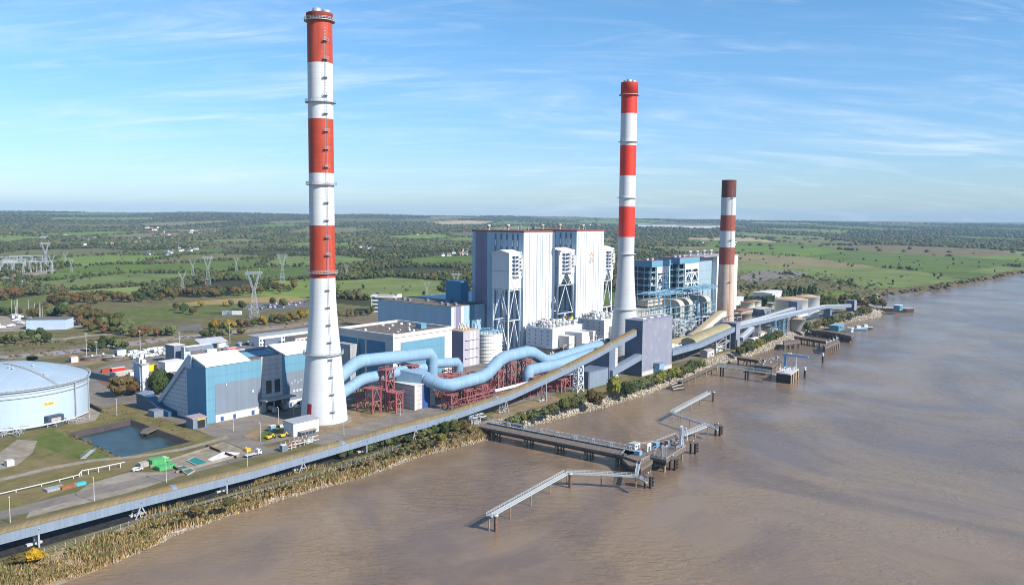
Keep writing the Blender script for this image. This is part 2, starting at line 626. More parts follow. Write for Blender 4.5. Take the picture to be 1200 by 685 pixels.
M_creek = mat('creek_water', (0.26, 0.21, 0.16), 0.35, 0.2, 0.02, spec=0.25)
M_white = mat('chalky_white', (0.62, 0.60, 0.56), 0.9, 0.2, 0.3)

# creek behind the works
sheet('creek_mud_flat', [(-60, 438), (0, 424), (60, 420), (150, 408), (230, 398), (330, 388), (420, 379), (500, 372), (540, 368), (540, 360), (480, 364), (420, 368), (370, 374), (300, 379), (240, 388), (150, 396), (60, 408), (0, 412), (-60, 418)], M_mud)
sheet('creek_water', [(-60, 432), (0, 421), (60, 416.5), (105, 411.5), (150, 406), (200, 399), (235, 394), (235, 391.5), (190, 395), (140, 402), (100, 407.5), (50, 412.5), (0, 417), (-60, 427)], M_creek)
sheet('creek_water', [(255, 392.5), (300, 388), (340, 383.5), (385, 378), (385, 374.5), (340, 379.5), (300, 384), (255, 388.5)], M_creek)
# works yard
yard = [w(-62, -170), w(-62, -60), w(-45, -20), w(-30, 45), w(60, 52), w(330, 58), w(480, 52), w(640, 62), w(640, -150), w(300, -190), w(80, -190)]
sheet('works_yard', yard, M_asph, world=True)
sheet('trailer_yard', [(100, 436), (135, 424), (155, 421), (230, 410), (330, 399), (430, 388), (430, 400), (300, 412), (230, 420), (200, 455), (150, 466), (125, 462), (102, 470)], M_asph)
sheet('earth_patch', [(105, 447), (135, 444), (160, 448), (150, 456), (118, 456)], mat('rusty_earth', (0.16, 0.085, 0.055), .95, .3, .2))
sheet('trailer_park_surface', [(60, 428), (150, 415), (151, 420), (100, 428), (62, 434)], M_dirt)
# grass and earth on the left
sheet('grass', [(104, 484), (140, 472), (165, 478), (200, 492), (250, 514), (195, 526), (120, 545), (40, 560), (0, 566), (-40, 540), (0, 522), (60, 506)], M_grass, hole=[pond.mean(0) + (q_ - pond.mean(0)) * 1.03 for q_ in pond])
sheet('grass_bank', [(44, 510), (60, 502), (74, 508), (134, 537.5), (108, 541), (70, 531), (38, 520)], M_grassg)
sheet('grass', [(-40, 577), (0, 568), (60, 553), (120, 541), (180, 534), (186, 541), (120, 560), (70, 577), (10, 600), (-40, 612)], M_grass)
sheet('earth_patch', [(40, 590), (90, 577), (105, 566), (150, 553), (195, 553), (205, 560), (150, 577), (80, 594), (30, 607)], M_conc)
sheet('earth_patch', [(0, 530), (20, 515), (44, 516), (38, 530), (20, 545), (0, 550), (-30, 560), (-30, 540)], M_conc)
sheet('service_road', [(100, 475), (118, 483), (112, 492), (92, 497), (80, 494)], M_conc)


sheet('dark_ground_strip', [w(-330, 68.2), w(-172, 66.6), w(-100, 66.4), w(-20, 65.2), w(60, 64.2), w(60, 53), w(-172, 54), w(-330, 56)], mat('near_black_ground', (0.030, 0.029, 0.030), 0.95, 0.4, 0.3, dirt=(0.075, 0.068, 0.055), spec=0.1), z=0.09, world=True)  # near-black sheet under the long conveyor, deepening the dark gap beneath it


def top_between(sa, sb):
    out = []
    for x_, y_ in top:
        s_ = (x_ - O[0]) * A[0] + (y_ - O[1]) * A[1]
        if sa <= s_ <= sb and abs(y_) < 1500: out.append((x_, y_, 0))
    return out


sheet('river_strip_grass', [w(-330, 69)] + top_between(-330, 62) + [w(62, 58), w(-30, 69.5)], M_grass, world=True)
sheet('jetty_grass', [w(62, 57)] + top_between(62, 215) + [w(215, 56)], M_grass, world=True)
sheet('earth_patch', [P(578, 491), P(640, 474), P(660, 468), P(645, 462), P(600, 476), P(575, 486)], M_dirt, world=True)
strip('service_road', [(-60, 622), (0, 604), (60, 588), (110, 576), (200, 556), (260, 541), (330, 524), (400, 505), (470, 489), (520, 476), (570, 462), (640, 444)], 9, M_asph)
strip('main_road', [(96, 432), (105, 448), (128, 462), (150, 470), (200, 488), (245, 503), (275, 515), (310, 529)], 9.5, M_asph)
strip('footpath', [(-60, 578), (0, 562), (60, 548), (110, 539), (160, 535), (215, 526), (256, 515), (270, 510)], 4.5, M_conc)
sheet('loading_yard', [(246, 500), (308, 484), (352, 471), (372, 470), (372, 497), (350, 507), (330, 517), (300, 522), (278, 517)], M_asph)
sheet('earth_island', [(285, 509), (300, 500), (330, 491), (343, 489), (341, 499), (330, 503), (322, 513), (308, 517), (292, 515)], M_dirt)
sheet('grass', [(301, 516), (309, 505), (325, 498), (331, 500), (322, 512), (310, 517.5)], M_grassg)
sheet('bare_yard', [(405, 470), (430, 466), (470, 478), (455, 487), (420, 498), (380, 507), (350, 513), (350, 505)], M_dirt)
sheet('grass', [(418, 478), (440, 470), (455, 475), (440, 484), (424, 488)], M_grass)
sheet('walled_yard', [(175, 545), (196, 540), (254, 520), (262, 517), (290, 529), (276, 536), (226, 550), (208, 552)], M_conc)
sheet('chalk_spill', [(243, 538), (262, 529), (282, 530), (276, 535), (250, 541)], M_white)
# beyond the creek
sheet('road', [(205, 383), (236, 379), (236, 385), (207, 389)], M_asphd)
strip('road', [(230, 388), (255, 379), (300, 373), (345, 366), (420, 362), (470, 360)], 6, M_asphd)
strip('service_road', [(40, 398), (75, 397), (105, 393), (150, 390)], 12, M_conc)
sheet('car_park', [(162, 366), (205, 362), (240, 358), (262, 359), (270, 364), (240, 369), (205, 373), (180, 371)], M_asphd)
sheet('car_park', [(283, 360), (300, 355), (330, 353), (360, 352), (362, 360), (320, 363), (290, 364)], M_asphd)
sheet('straw_field', [(195, 357), (240, 352), (300, 348), (330, 347), (366, 350), (345, 353.5), (290, 355), (230, 358.5)], mat('straw', (0.27, 0.20, 0.085), .95, .2, .05, spec=.1))
sheet('grass', [(118, 370), (150, 361), (195, 358.5), (280, 356), (284, 364), (240, 371.5), (180, 375), (160, 380), (140, 376)], M_grassg)
sheet('boat_yard', [(-40, 372), (0, 370), (40, 374), (78, 372), (108, 378), (98, 383), (80, 386), (30, 388), (-40, 390)], M_conc)
sheet('grass', [(-40, 352), (25, 349), (60, 344), (60, 352), (30, 358), (-40, 366)], M_grassg)
# gravel on the far right of the works
sheet('storage_yard', [(862, 325), (888, 317), (925, 316), (948, 320), (930, 326), (880, 330)], M_asph)
sheet('service_road', [(905, 372), (960, 362), (1000, 358), (1018, 357), (1000, 362), (965, 370), (920, 380)], M_conc)
# ------------------------------------------------------------------ countryside: fields and hills in one sheet
def sstep(a, b, x):
    t = np.clip((x - a) / (b - a), 0, 1)
    return t * t * (3 - 2 * t)


_ph = rng.uniform(0, 6.28, 8)


def terrain(x, y):
    x = np.asarray(x, float); y = np.asarray(y, float)
    d = np.hypot(x, y)
    u = CX + F * x / np.maximum(y, 1)
    amp = np.interp(u, [0, 300, 600, 800, 1000, 1200], [90, 88, 74, 56, 46, 40])
    st = np.interp(u, [0, 600, 900, 1200], [3300, 3800, 5000, 6500])
    roll = 10 * np.sin(x / 900 + _ph[0]) * np.sin(y / 1100 + _ph[1]) + 6 * np.sin(x / 340 + y / 700 + _ph[2]) + 4 * np.sin(x / 170 - y / 520 + _ph[3])
    r = np.clip((d - st) / (10500 - st), 0, 1)
    return r ** 0.85 * amp + roll * sstep(0.0, 0.25, r) * np.interp(u, [0, 700, 1200], [1, .8, .35]) - 40 * sstep(11000, 14000, d)


# scattered field centres, wider apart with distance
sites = []
tries = 0
cell = {}
while len(sites) < 3000 and tries < 60000:
    tries += 1
    v = 256.5 + 110 * random.random() ** 2.0
    u = random.uniform(-140, 1330)
    q = P(u, v + (u - 600) * 0.0087, 0)
    if q[1] > 13000 or q[1] < 0: continue
    d = math.hypot(q[0], q[1])
    sp = 42 + 0.055 * d
    if 850 < u < 1300 and 280 < v < 350: sp *= 1.6
    if 380 < u < 560 and 328 < v < 375: sp *= 1.35
    key = (int(q[0] // 200), int(q[1] // 200))
    ok = True
    k = int(sp * 2.2 // 200) + 1
    for i in range(-k, k + 1):
        for j in range(-k, k + 1):
            for p in cell.get((key[0] + i, key[1] + j), ()):
                if (p[0] - q[0]) ** 2 + ((p[1] - q[1]) * 0.45) ** 2 < sp * sp: ok = False; break
            if not ok: break
        if not ok: break
    if ok:
        cell.setdefault(key, []).append(q); sites.append(q[:2])
sites = np.array(sites)
spx = np.array([Q((x, y, terrain(x, y))) for x, y in sites])


def inside(px, poly):
    x, y = px; c = False
    for (x1, y1), (x2, y2) in zip(poly, poly[1:] + poly[:1]):
        if (y1 > y) != (y2 > y) and x < (x2 - x1) * (y - y1) / (y2 - y1) + x1: c = not c
    return c


MEADOW = [(855, 284), (1210, 285), (1210, 326), (1060, 336), (960, 312), (855, 309)]
GREENC = [(390, 331), (560, 331), (560, 372), (390, 372)]
GREENL = [(80, 300), (420, 305), (430, 345), (60, 350)]
GREENS = [(0.105, 0.150, 0.030), (0.130, 0.175, 0.040), (0.090, 0.125, 0.030), (0.145, 0.180, 0.058)]
DULLS = [(0.145, 0.145, 0.060), (0.175, 0.150, 0.075), (0.125, 0.120, 0.052)]
WOODF = (0.045, 0.050, 0.022)
ftype, fcol, hedge = [], [], []
for (x, y), (u, v) in zip(sites, spx):
    d = math.hypot(x, y)
    q = random.random()
    hz = v + (u - 600) * -0.0087
    if inside((u, v), MEADOW):
        ty = 'green' if q < .88 else 'dull'; hd = .45
    elif inside((u, v), GREENC):
        ty = 'green'; hd = .35
    elif inside((u, v), GREENL):
        ty = 'green' if q < .66 else ('dull' if q < .74 else 'wood'); hd = .9
    elif u > 1010 and v > 300:
        ty = 'green'; hd = .3
    elif u > 850 and v > 300:
        ty = 'dull'; hd = .4
    elif d < 2500:
        ty = 'green' if q < .36 else ('dull' if q < .52 else 'wood'); hd = .95
    else:
        ty = 'green' if q < .22 else ('dull' if q < .38 else ('tan' if q < .42 else 'wood')); hd = .9
    ftype.append(ty)
    cc = random.choice(GREENS) if ty == 'green' else random.choice(DULLS) if ty == 'dull' else (0.33, 0.25, 0.15) if ty == 'tan' else WOODF
    k = random.uniform(.85, 1.15)
    fcol.append([c * k for c in cc]); hedge.append(hd)
ftype = np.array(ftype); fcol = np.array(fcol); hedge = np.array(hedge)


def nearest2(xy):
    i1 = np.zeros(len(xy), int); i2 = i1.copy(); d1 = np.zeros(len(xy)); d2 = d1.copy()
    for k in range(0, len(xy), 2000):
        c = xy[k:k + 2000]
        dd = np.hypot(c[:, None, 0] - sites[None, :, 0], (c[:, None, 1] - sites[None, :, 1]) * .45)
        o = np.argpartition(dd, 2, axis=1)[:, :2]
        r = np.take_along_axis(dd, o, 1)
        sw = r[:, 0] > r[:, 1]
        o[sw] = o[sw][:, ::-1]; r[sw] = r[sw][:, ::-1]
        i1[k:k + 2000], i2[k:k + 2000] = o[:, 0], o[:, 1]
        d1[k:k + 2000], d2[k:k + 2000] = r[:, 0], r[:, 1]
    return i1, i2, d1, d2


SEGX, SEGY = shore[:, 0], shore[:, 1]


def landward(x, y, m=0.0):
    """metres inland of the bank (rough): compare with the shore at the same plant-axis position"""
    s = (x - O[0]) * A[0] + (y - O[1]) * A[1]
    t = (x - O[0]) * N[0] + (y - O[1]) * N[1]
    ss = (SEGX - O[0]) * A[0] + (SEGY - O[1]) * A[1]
    tt = (SEGX - O[0]) * N[0] + (SEGY - O[1]) * N[1]
    return np.interp(s, ss, tt) - t


# polar sheet: one row per half pixel of the view
rows = np.concatenate([np.arange(380, 272, -0.9), np.arange(272, 254.0, -0.22)])
dist = HC / ((rows - 250.5) / F) * 1.0
dist = np.concatenate([dist[dist < 13500], [14500.]])
us = np.arange(-200, 1400, 3.0)
dx = (us - CX) / F
X = dist[:, None] * dx[None, :]; Y = np.repeat(dist[:, None], len(us), 1)
Z = terrain(X, Y)
vert = np.stack([X, Y, Z + 0.10], 2).reshape(-1, 3)
nr, ncol = X.shape
cxm = (X[:-1, :-1] + X[1:, 1:]) / 2; cym = (Y[:-1, :-1] + Y[1:, 1:]) / 2
i1, i2, d1, d2 = nearest2(np.stack([cxm.ravel(), cym.ravel()], 1))
land = landward(cxm.ravel(), cym.ravel())
sA = (cxm.ravel() - O[0]) * A[0] + (cym.ravel() - O[1]) * A[1]
tA = (cxm.ravel() - O[0]) * N[0] + (cym.ravel() - O[1]) * N[1]
uu = CX + F * cxm.ravel() / cym.ravel()
vv = 250.5 + (uu - 600) * .0087 + 1000 * HC / cym.ravel()
keep = (land > np.where(cym.ravel() > 1300, 18, 40)) & ~((sA > -500) & (sA < 700) & (tA > -215)) & (vv < np.interp(uu, [0, 300, 560, 700], [352, 346, 372, 380]))
idx = np.arange(nr * ncol).reshape(nr, ncol)
quads = np.stack([idx[:-1, :-1].ravel(), idx[:-1, 1:].ravel(), idx[1:, 1:].ravel(), idx[1:, :-1].ravel()], 1)[keep]
colr = fcol[i1][keep]


def colour_mesh(name, verts, faces, cols, m, kind, smooth=False):
    """faces: (n,k) array, one colour per face kept in the attribute 'own_colour'"""
    me = bpy.data.meshes.new(name)
    nf, k = faces.shape
    me.vertices.add(len(verts)); me.vertices.foreach_set('co', np.asarray(verts, np.float32).ravel())
    me.loops.add(nf * k); me.loops.foreach_set('vertex_index', faces.astype(np.int32).ravel())
    me.polygons.add(nf); me.polygons.foreach_set('loop_start', np.arange(0, nf * k, k, dtype=np.int32))
    if smooth: me.polygons.foreach_set('use_smooth', np.ones(nf, bool))
    at = me.attributes.new('own_colour', 'FLOAT_COLOR', 'CORNER')
    cc = np.concatenate([np.repeat(cols, k, 0), np.ones((nf * k, 1))], 1)
    at.data.foreach_set('color', cc.astype(np.float32).ravel())
    me.materials.append(m)
    me.update(calc_edges=True); me.validate()
    ob = bpy.data.objects.new(name, me); COL.objects.link(ob)
    return tag(ob, kind=kind)


M_field = mat('field_grass', (0, 0, 0), 0.95, 0.28, 0.012, attr='own_colour', spec=0.08)
used = np.unique(quads)
remap = np.full(nr * ncol, -1); remap[used] = np.arange(len(used))
colour_mesh('fields_and_hills', vert[used], remap[quads], colr, M_field, 'structure', True)


# ------------------------------------------------------------------ foliage
def ico(sub):
    t = (1 + 5 ** .5) / 2
    v = [(-1, t, 0), (1, t, 0), (-1, -t, 0), (1, -t, 0), (0, -1, t), (0, 1, t), (0, -1, -t), (0, 1, -t), (t, 0, -1), (t, 0, 1), (-t, 0, -1), (-t, 0, 1)]
    f = [(0, 11, 5), (0, 5, 1), (0, 1, 7), (0, 7, 10), (0, 10, 11), (1, 5, 9), (5, 11, 4), (11, 10, 2), (10, 7, 6), (7, 1, 8), (3, 9, 4), (3, 4, 2), (3, 2, 6), (3, 6, 8), (3, 8, 9), (4, 9, 5), (2, 4, 11), (6, 2, 10), (8, 6, 7), (9, 8, 1)]
    v = [np.array(p) / np.linalg.norm(p) for p in v]
    for _ in range(sub):
        mid = {}
        def m(a, b):
            k = (min(a, b), max(a, b))
            if k not in mid:
                p = v[a] + v[b]; v.append(p / np.linalg.norm(p)); mid[k] = len(v) - 1
            return mid[k]
        nf = []
        for a, b, c in f:
            x, y, z = m(a, b), m(b, c), m(c, a)
            nf += [(a, x, z), (b, y, x), (c, z, y), (x, y, z)]
        f = nf
    return np.array(v), np.array(f)


ICO = [ico(0), ico(1), ico(2)]


def crown_shape(seed, lobes, leaves, tall=1.0, base=0.15, leaf=.13, cone=False):
    """a crown about 1 wide and tall high: ragged lobes with loose leaf sprays around them; returns verts, triangle faces"""
    r = np.random.default_rng(seed)
    V, Fc, n0 = [], [], 0
    cents = []
    for i in range(lobes):
        a = r.uniform(0, 6.28); h = base + (tall - base) * (0.25 + 0.55 * r.random())
        k = 1 - abs((h - base) / (tall - base) - .5) * 1.0
        if cone: k = 1.1 - (h - base) / (tall - base)
        rad = .27 * k * r.random() ** .5
        cents.append((np.array([math.cos(a) * rad, math.sin(a) * rad, h]), r.uniform(.17, .27) * (0.7 + .5 * k)))
    v, f = ICO[1]
    for c, s in cents:
        p = v * s * r.uniform(.72, 1.22, (len(v), 1)) * np.array([1, 1, .9 * min(1.5, tall)]) + c
        V.append(p); Fc.append(f + n0); n0 += len(p)
    for i in range(leaves):
        c, s = cents[r.integers(len(cents))]
        d = r.normal(size=3); d /= np.linalg.norm(d); d[2] = abs(d[2]) * .9 - .25 * (r.random() < .3)
        q = c + d * s * r.uniform(.85, 1.28) * np.array([1, 1, .9 * min(1.5, tall)])
        a = r.normal(size=3); a /= np.linalg.norm(a); b = np.cross(a, d + .01); b /= np.linalg.norm(b) + 1e-6
        L_ = leaf * r.uniform(.5, 1.2)
        V.append(np.array([q - a * L_ * .5, q + a * L_ * .5, q + b * L_])); Fc.append(np.array([[0, 1, 2]]) + n0); n0 += 3
    V = np.concatenate(V); V[:, 2] = np.maximum(V[:, 2], base * .25)
    return V, np.concatenate(Fc)


PAL = [(0.055, 0.070, 0.026), (0.075, 0.082, 0.030), (0.094, 0.086, 0.036), (0.047, 0.062, 0.028), (0.112, 0.088, 0.040), (0.088, 0.102, 0.040), (0.115, 0.078, 0.036), (0.14, 0.12, 0.036), (0.108, 0.105, 0.062)]
PALW = [.25, .21, .13, .19, .05, .08, .015, .01, .05]

# the far woods and hedges: more trees than anyone could count
nc_ = 135000
u = rng.uniform(-90, 1290, nc_)
v = 253.3 + 100 * rng.random(nc_) ** 1.5
vr = v + (u - 600) * .0087
dd = HC / ((v - 250.5) / F)
x = dd * (u - CX) / F; y = dd
jx = rng.normal(0, 1, nc_) * 4; x = x + jx
z = terrain(x, y)
# hills rise above the flat: thin the rows the slope would stretch
i1, i2, d1, d2 = nearest2(np.stack([x, y], 1))
edge = (d2 - d1) / 2
ph = ((np.minimum(i1, i2) * 7919 + np.maximum(i1, i2) * 104729) % 1000) / 1000.
land = landward(x, y)
sA = (x - O[0]) * A[0] + (y - O[1]) * A[1]; tA = (x - O[0]) * N[0] + (y - O[1]) * N[1]
hw = 3.5 + dd * 0.0028
isw = ftype[i1] == 'wood'
rr_ = rng.random(nc_)
clump = np.sin(x / 70 + _ph[4]) * np.sin(y / 110 + _ph[5]) > -.45
acc = np.where(isw, (rr_ < .60) & (clump | (dd > 3000)), np.where((edge < hw) & (ph < np.minimum(hedge[i1], hedge[i2])), rr_ < .95, rr_ < .010))
acc &= (land > 25) & ~((sA > -560) & (sA < 760) & (tA > -230)) & (dd < 12500)
acc &= ~((u > 845) & (vr > 322) & (rr_ > .25))
acc &= vr < np.interp(u, [0, 60, 90, 200, 360, 420, 560], [346, 346, 344, 343, 340, 356, 366])
sel = np.nonzero(acc)[0]
print('far trees', len(sel))
lumpA = [crown_shape(50 + i, 5, 26, 1.0, .05, .2) for i in range(4)]
V, Fa, Cc, n0 = [], [], [], 0
cr = random.Random(5)
for i in sel:
    d = dd[i]
    big = isw[i]
    if d < 2600:
        vb, fb = lumpA[cr.randrange(4)]
        wdt = cr.uniform(5.5, 11) if big else cr.uniform(3.5, 8.5)
        hgt = wdt * cr.uniform(.75, 1.1)
    else:
        vb, fb = ICO[1] if d < 4200 else ICO[0]
        wdt = cr.uniform(9, 15) * (0.6 + d / 4800) * .5
        hgt = cr.uniform(7, 11) * .55
        vb = vb + np.array([0, 0, .6])
    if d < 2600 and not big and ftype[i1[i]] == 'green' and cr.random() < .35: hgt *= .5; wdt *= .7
    a = cr.uniform(0, 6.28); ca, sa = math.cos(a) * wdt, math.sin(a) * wdt
    p = np.stack([vb[:, 0] * ca - vb[:, 1] * sa + x[i], vb[:, 0] * sa + vb[:, 1] * ca + y[i], vb[:, 2] * hgt + z[i] - .3], 1)
    if d >= 2600: p += rng.normal(0, .12, p.shape) * np.array([wdt, wdt, hgt])
    V.append(p); Fa.append(fb + n0); n0 += len(p)
    c = np.array(PAL[cr.choices(range(9), PALW)[0]]) * cr.uniform(.75, 1.25)
    Cc.append(np.repeat(c[None], len(fb), 0))
M_woods = mat('woodland_leaves', (0, 0, 0), 0.9, 0.3, 0.35, attr='own_colour', spec=0.08)
fw_ = colour_mesh('far_woodland', np.concatenate(V), np.concatenate(Fa), np.concatenate(Cc), M_woods, 'stuff')
print('far faces', len(fw_.data.polygons))
tag(fw_, 'dark green woods, copses and hedgerows spread over the distant countryside', 'woodland')
# ================================================================== the works
M_wconc = mat('white_painted_concrete', (0.56, 0.575, 0.59), 0.65, 0.05, 0.12, rows=(3.0, 0.05), streak=0.4, dirt=(0.42, 0.43, 0.42))
M_red = mat('brick_red_paint', (0.37, 0.048, 0.022), 0.6, 0.16, 0.18, rows=(3.0, 0.10), streak=0.5, dirt=(0.46, 0.12, 0.07))
M_red2 = mat('bright_red_paint', (0.60, 0.032, 0.014), 0.55, 0.10, 0.18, rows=(3.0, 0.06), streak=.35, dirt=(.50, .06, .03))
M_redold = mat('faded_red_paint', (0.24, 0.062, 0.040), 0.8, 0.2, 0.22, streak=0.6, dirt=(0.13, 0.045, 0.032))
M_soot = mat('sooty_red', (0.12, 0.040, 0.030), 0.85, 0.25, 0.3, streak=0.5, dirt=(0.05, 0.03, 0.028))
M_oldconc = mat('rust_streaked_concrete', (0.47, 0.36, 0.29), 0.85, 0.14, 0.15, streak=0.8, dirt=(0.30, 0.135, 0.075))
M_greyw = mat('grey_white_concrete', (0.45, 0.465, 0.475), 0.7, 0.07, 0.12, rows=(3.0, 0.06), streak=0.25, dirt=(0.42, 0.42, 0.41))
M_steel = mat('galvanised_steel', (0.36, 0.38, 0.40), 0.55, 0.1, 0.4, metal=0.3)
M_dark = mat('dark_opening', (0.018, 0.020, 0.026), 0.5, 0.2, 0.3)
M_rooft = mat('roof_felt', (0.115, 0.095, 0.080), 0.95, 0.3, 0.2, dirt=(0.20, 0.17, 0.14))
M_sky = mat('sky_blue_cladding', (0.120, 0.265, 0.360), 0.5, 0.04, 0.1, seam=(1.0, 0.10), rows=(6.0, 0.08))
M_deep = mat('deep_blue_cladding', (0.045, 0.185, 0.31), 0.5, 0.05, 0.1, seam=(1.2, 0.08))
M_panel = mat('slate_grey_cladding', (0.165, 0.200, 0.250), 0.6, 0.06, 0.1, seam=(1.0, 0.12), rows=(1.3, 0.10))
M_cream = mat('warm_white_render', (0.53, 0.50, 0.465), 0.8, 0.07, 0.2, streak=0.25, dirt=(0.45, 0.42, 0.38))
M_creamroof = mat('white_sheet_roof', (0.60, 0.58, 0.54), 0.6, 0.05, 0.15, seam=(0.9, 0.06))
M_lined = mat('ribbed_grey_cladding', (0.42, 0.47, 0.53), 0.65, 0.08, 0.2, rows=(2.4, 0.45))
M_pconc = mat('precast_concrete', (0.46, 0.44, 0.43), 0.8, 0.1, 0.3, rows=(2.6, 0.3), streak=0.35, dirt=(0.24, 0.22, 0.21))
M_white = mat('white_cladding', (0.57, 0.585, 0.60), 0.5, 0.04, 0.1, seam=(1.2, 0.07))
M_groove = mat('shadow_gap_grey', (0.27, 0.31, 0.35), 0.6, 0.1, 0.3)
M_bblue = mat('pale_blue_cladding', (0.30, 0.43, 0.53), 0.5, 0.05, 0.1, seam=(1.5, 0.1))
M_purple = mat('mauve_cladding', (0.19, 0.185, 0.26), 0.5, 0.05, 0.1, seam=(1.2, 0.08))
M_lilac = mat('lilac_cladding', (0.37, 0.35, 0.41), 0.5, 0.05, 0.1, seam=(0.9, 0.09))
M_duct = mat('pale_blue_duct', (0.20, 0.315, 0.43), 0.66, 0.10, 0.16, seam=(3.1, 0.07), streak=0.35, dirt=(0.15, 0.24, 0.33), spec=.22)
M_rsteel = mat('red_oxide_steel', (0.31, 0.105, 0.102), 0.6, 0.2, 0.6)
M_bsteel = mat('light_blue_steel', (0.19, 0.345, 0.44), 0.55, 0.12, 0.5)
M_wsteel = mat('white_steel', (0.62, 0.65, 0.68), 0.55, 0.08, 0.4)
M_beige = mat('beige_lagging', (0.42, 0.38, 0.32), 0.75, 0.12, 0.3, seam=(2.2, 0.15))
M_conv = mat('pale_blue_sheeting', (0.178, 0.222, 0.285), 0.55, 0.08, 0.2, seam=(1.5, 0.12), streak=.4, dirt=(0.15, 0.165, 0.19))
M_convroof = mat('ochre_corrugated_roof', (0.180, 0.138, 0.070), 0.85, 0.2, 0.06, seam=(2.0, 0.28), dirt=(0.15, 0.135, 0.085), big=(0.02, (0.20, 0.132, 0.055), .6))
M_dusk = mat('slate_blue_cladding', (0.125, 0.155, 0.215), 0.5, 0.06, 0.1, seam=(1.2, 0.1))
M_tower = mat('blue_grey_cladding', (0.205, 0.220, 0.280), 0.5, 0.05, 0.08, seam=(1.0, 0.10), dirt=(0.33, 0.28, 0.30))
M_blue = mat('royal_blue_door', (0.03, 0.085, 0.26), 0.5, 0.1, 0.4)
M_logo_o = mat('orange_emblem', (0.60, 0.16, 0.03), 0.5, 0.05)
M_logo_b = mat('blue_emblem', (0.15, 0.27, 0.52), 0.5, 0.05)
M_yel = mat('yellow_paint', (0.70, 0.42, 0.03), 0.5, 0.15, 0.5)
M_green = mat('green_paint', (0.075, 0.33, 0.115), 0.5, 0.12, 0.5)
M_rust = mat('rust', (0.26, 0.11, 0.055), 0.9, 0.3, 0.5, dirt=(0.12, 0.06, 0.035))
M_timber = mat('dark_timber', (0.055, 0.042, 0.034), 0.9, 0.3, 0.6)
M_deck = mat('weathered_deck', (0.145, 0.112, 0.092), 0.9, 0.25, 0.4, dirt=(0.11, 0.085, 0.07))
M_pile = mat('tide_stained_pile', (0.27, 0.21, 0.14), 0.9, 0.3, 0.6, dirt=(0.09, 0.065, 0.05))
M_rail = mat('pale_rail', (0.43, 0.445, 0.45), 0.6, 0.1, 0.5)
M_tank = mat('pale_blue_tank', (0.375, 0.46, 0.54), 0.55, 0.05, 0.05, rows=(2.5, .035), streak=0.4, dirt=(0.30, 0.36, 0.42))
M_tankroof = mat('pale_blue_tank_roof', (0.29, 0.375, 0.455), 0.6, 0.07, 0.08, seam=(4.0, .05), big=(.05, (.25, .31, .37), .5))
M_oldtank = mat('weathered_white_tank', (0.66, 0.66, 0.62), 0.7, 0.1, 0.1, streak=0.22, dirt=(0.44, 0.40, 0.32))
M_tanrust = mat('sandy_rusted_roof', (0.44, 0.30, 0.19), 0.9, 0.2, 0.12)
M_gtank = mat('grey_tank', (0.36, 0.34, 0.31), 0.8, 0.12, 0.2, streak=0.4)
M_glass = mat('window_glass', (0.03, 0.045, 0.06), 0.12, 0.2, 0.3, spec=.6)


def rad_at(prof, z):
    return float(np.interp(z, [p[1] for p in prof], [p[0] for p in prof]))


def piece(prof, z0, z1):
    zs = [z0] + [p[1] for p in prof if z0 < p[1] < z1] + [z1]
    return [(rad_at(prof, z), z) for z in zs]


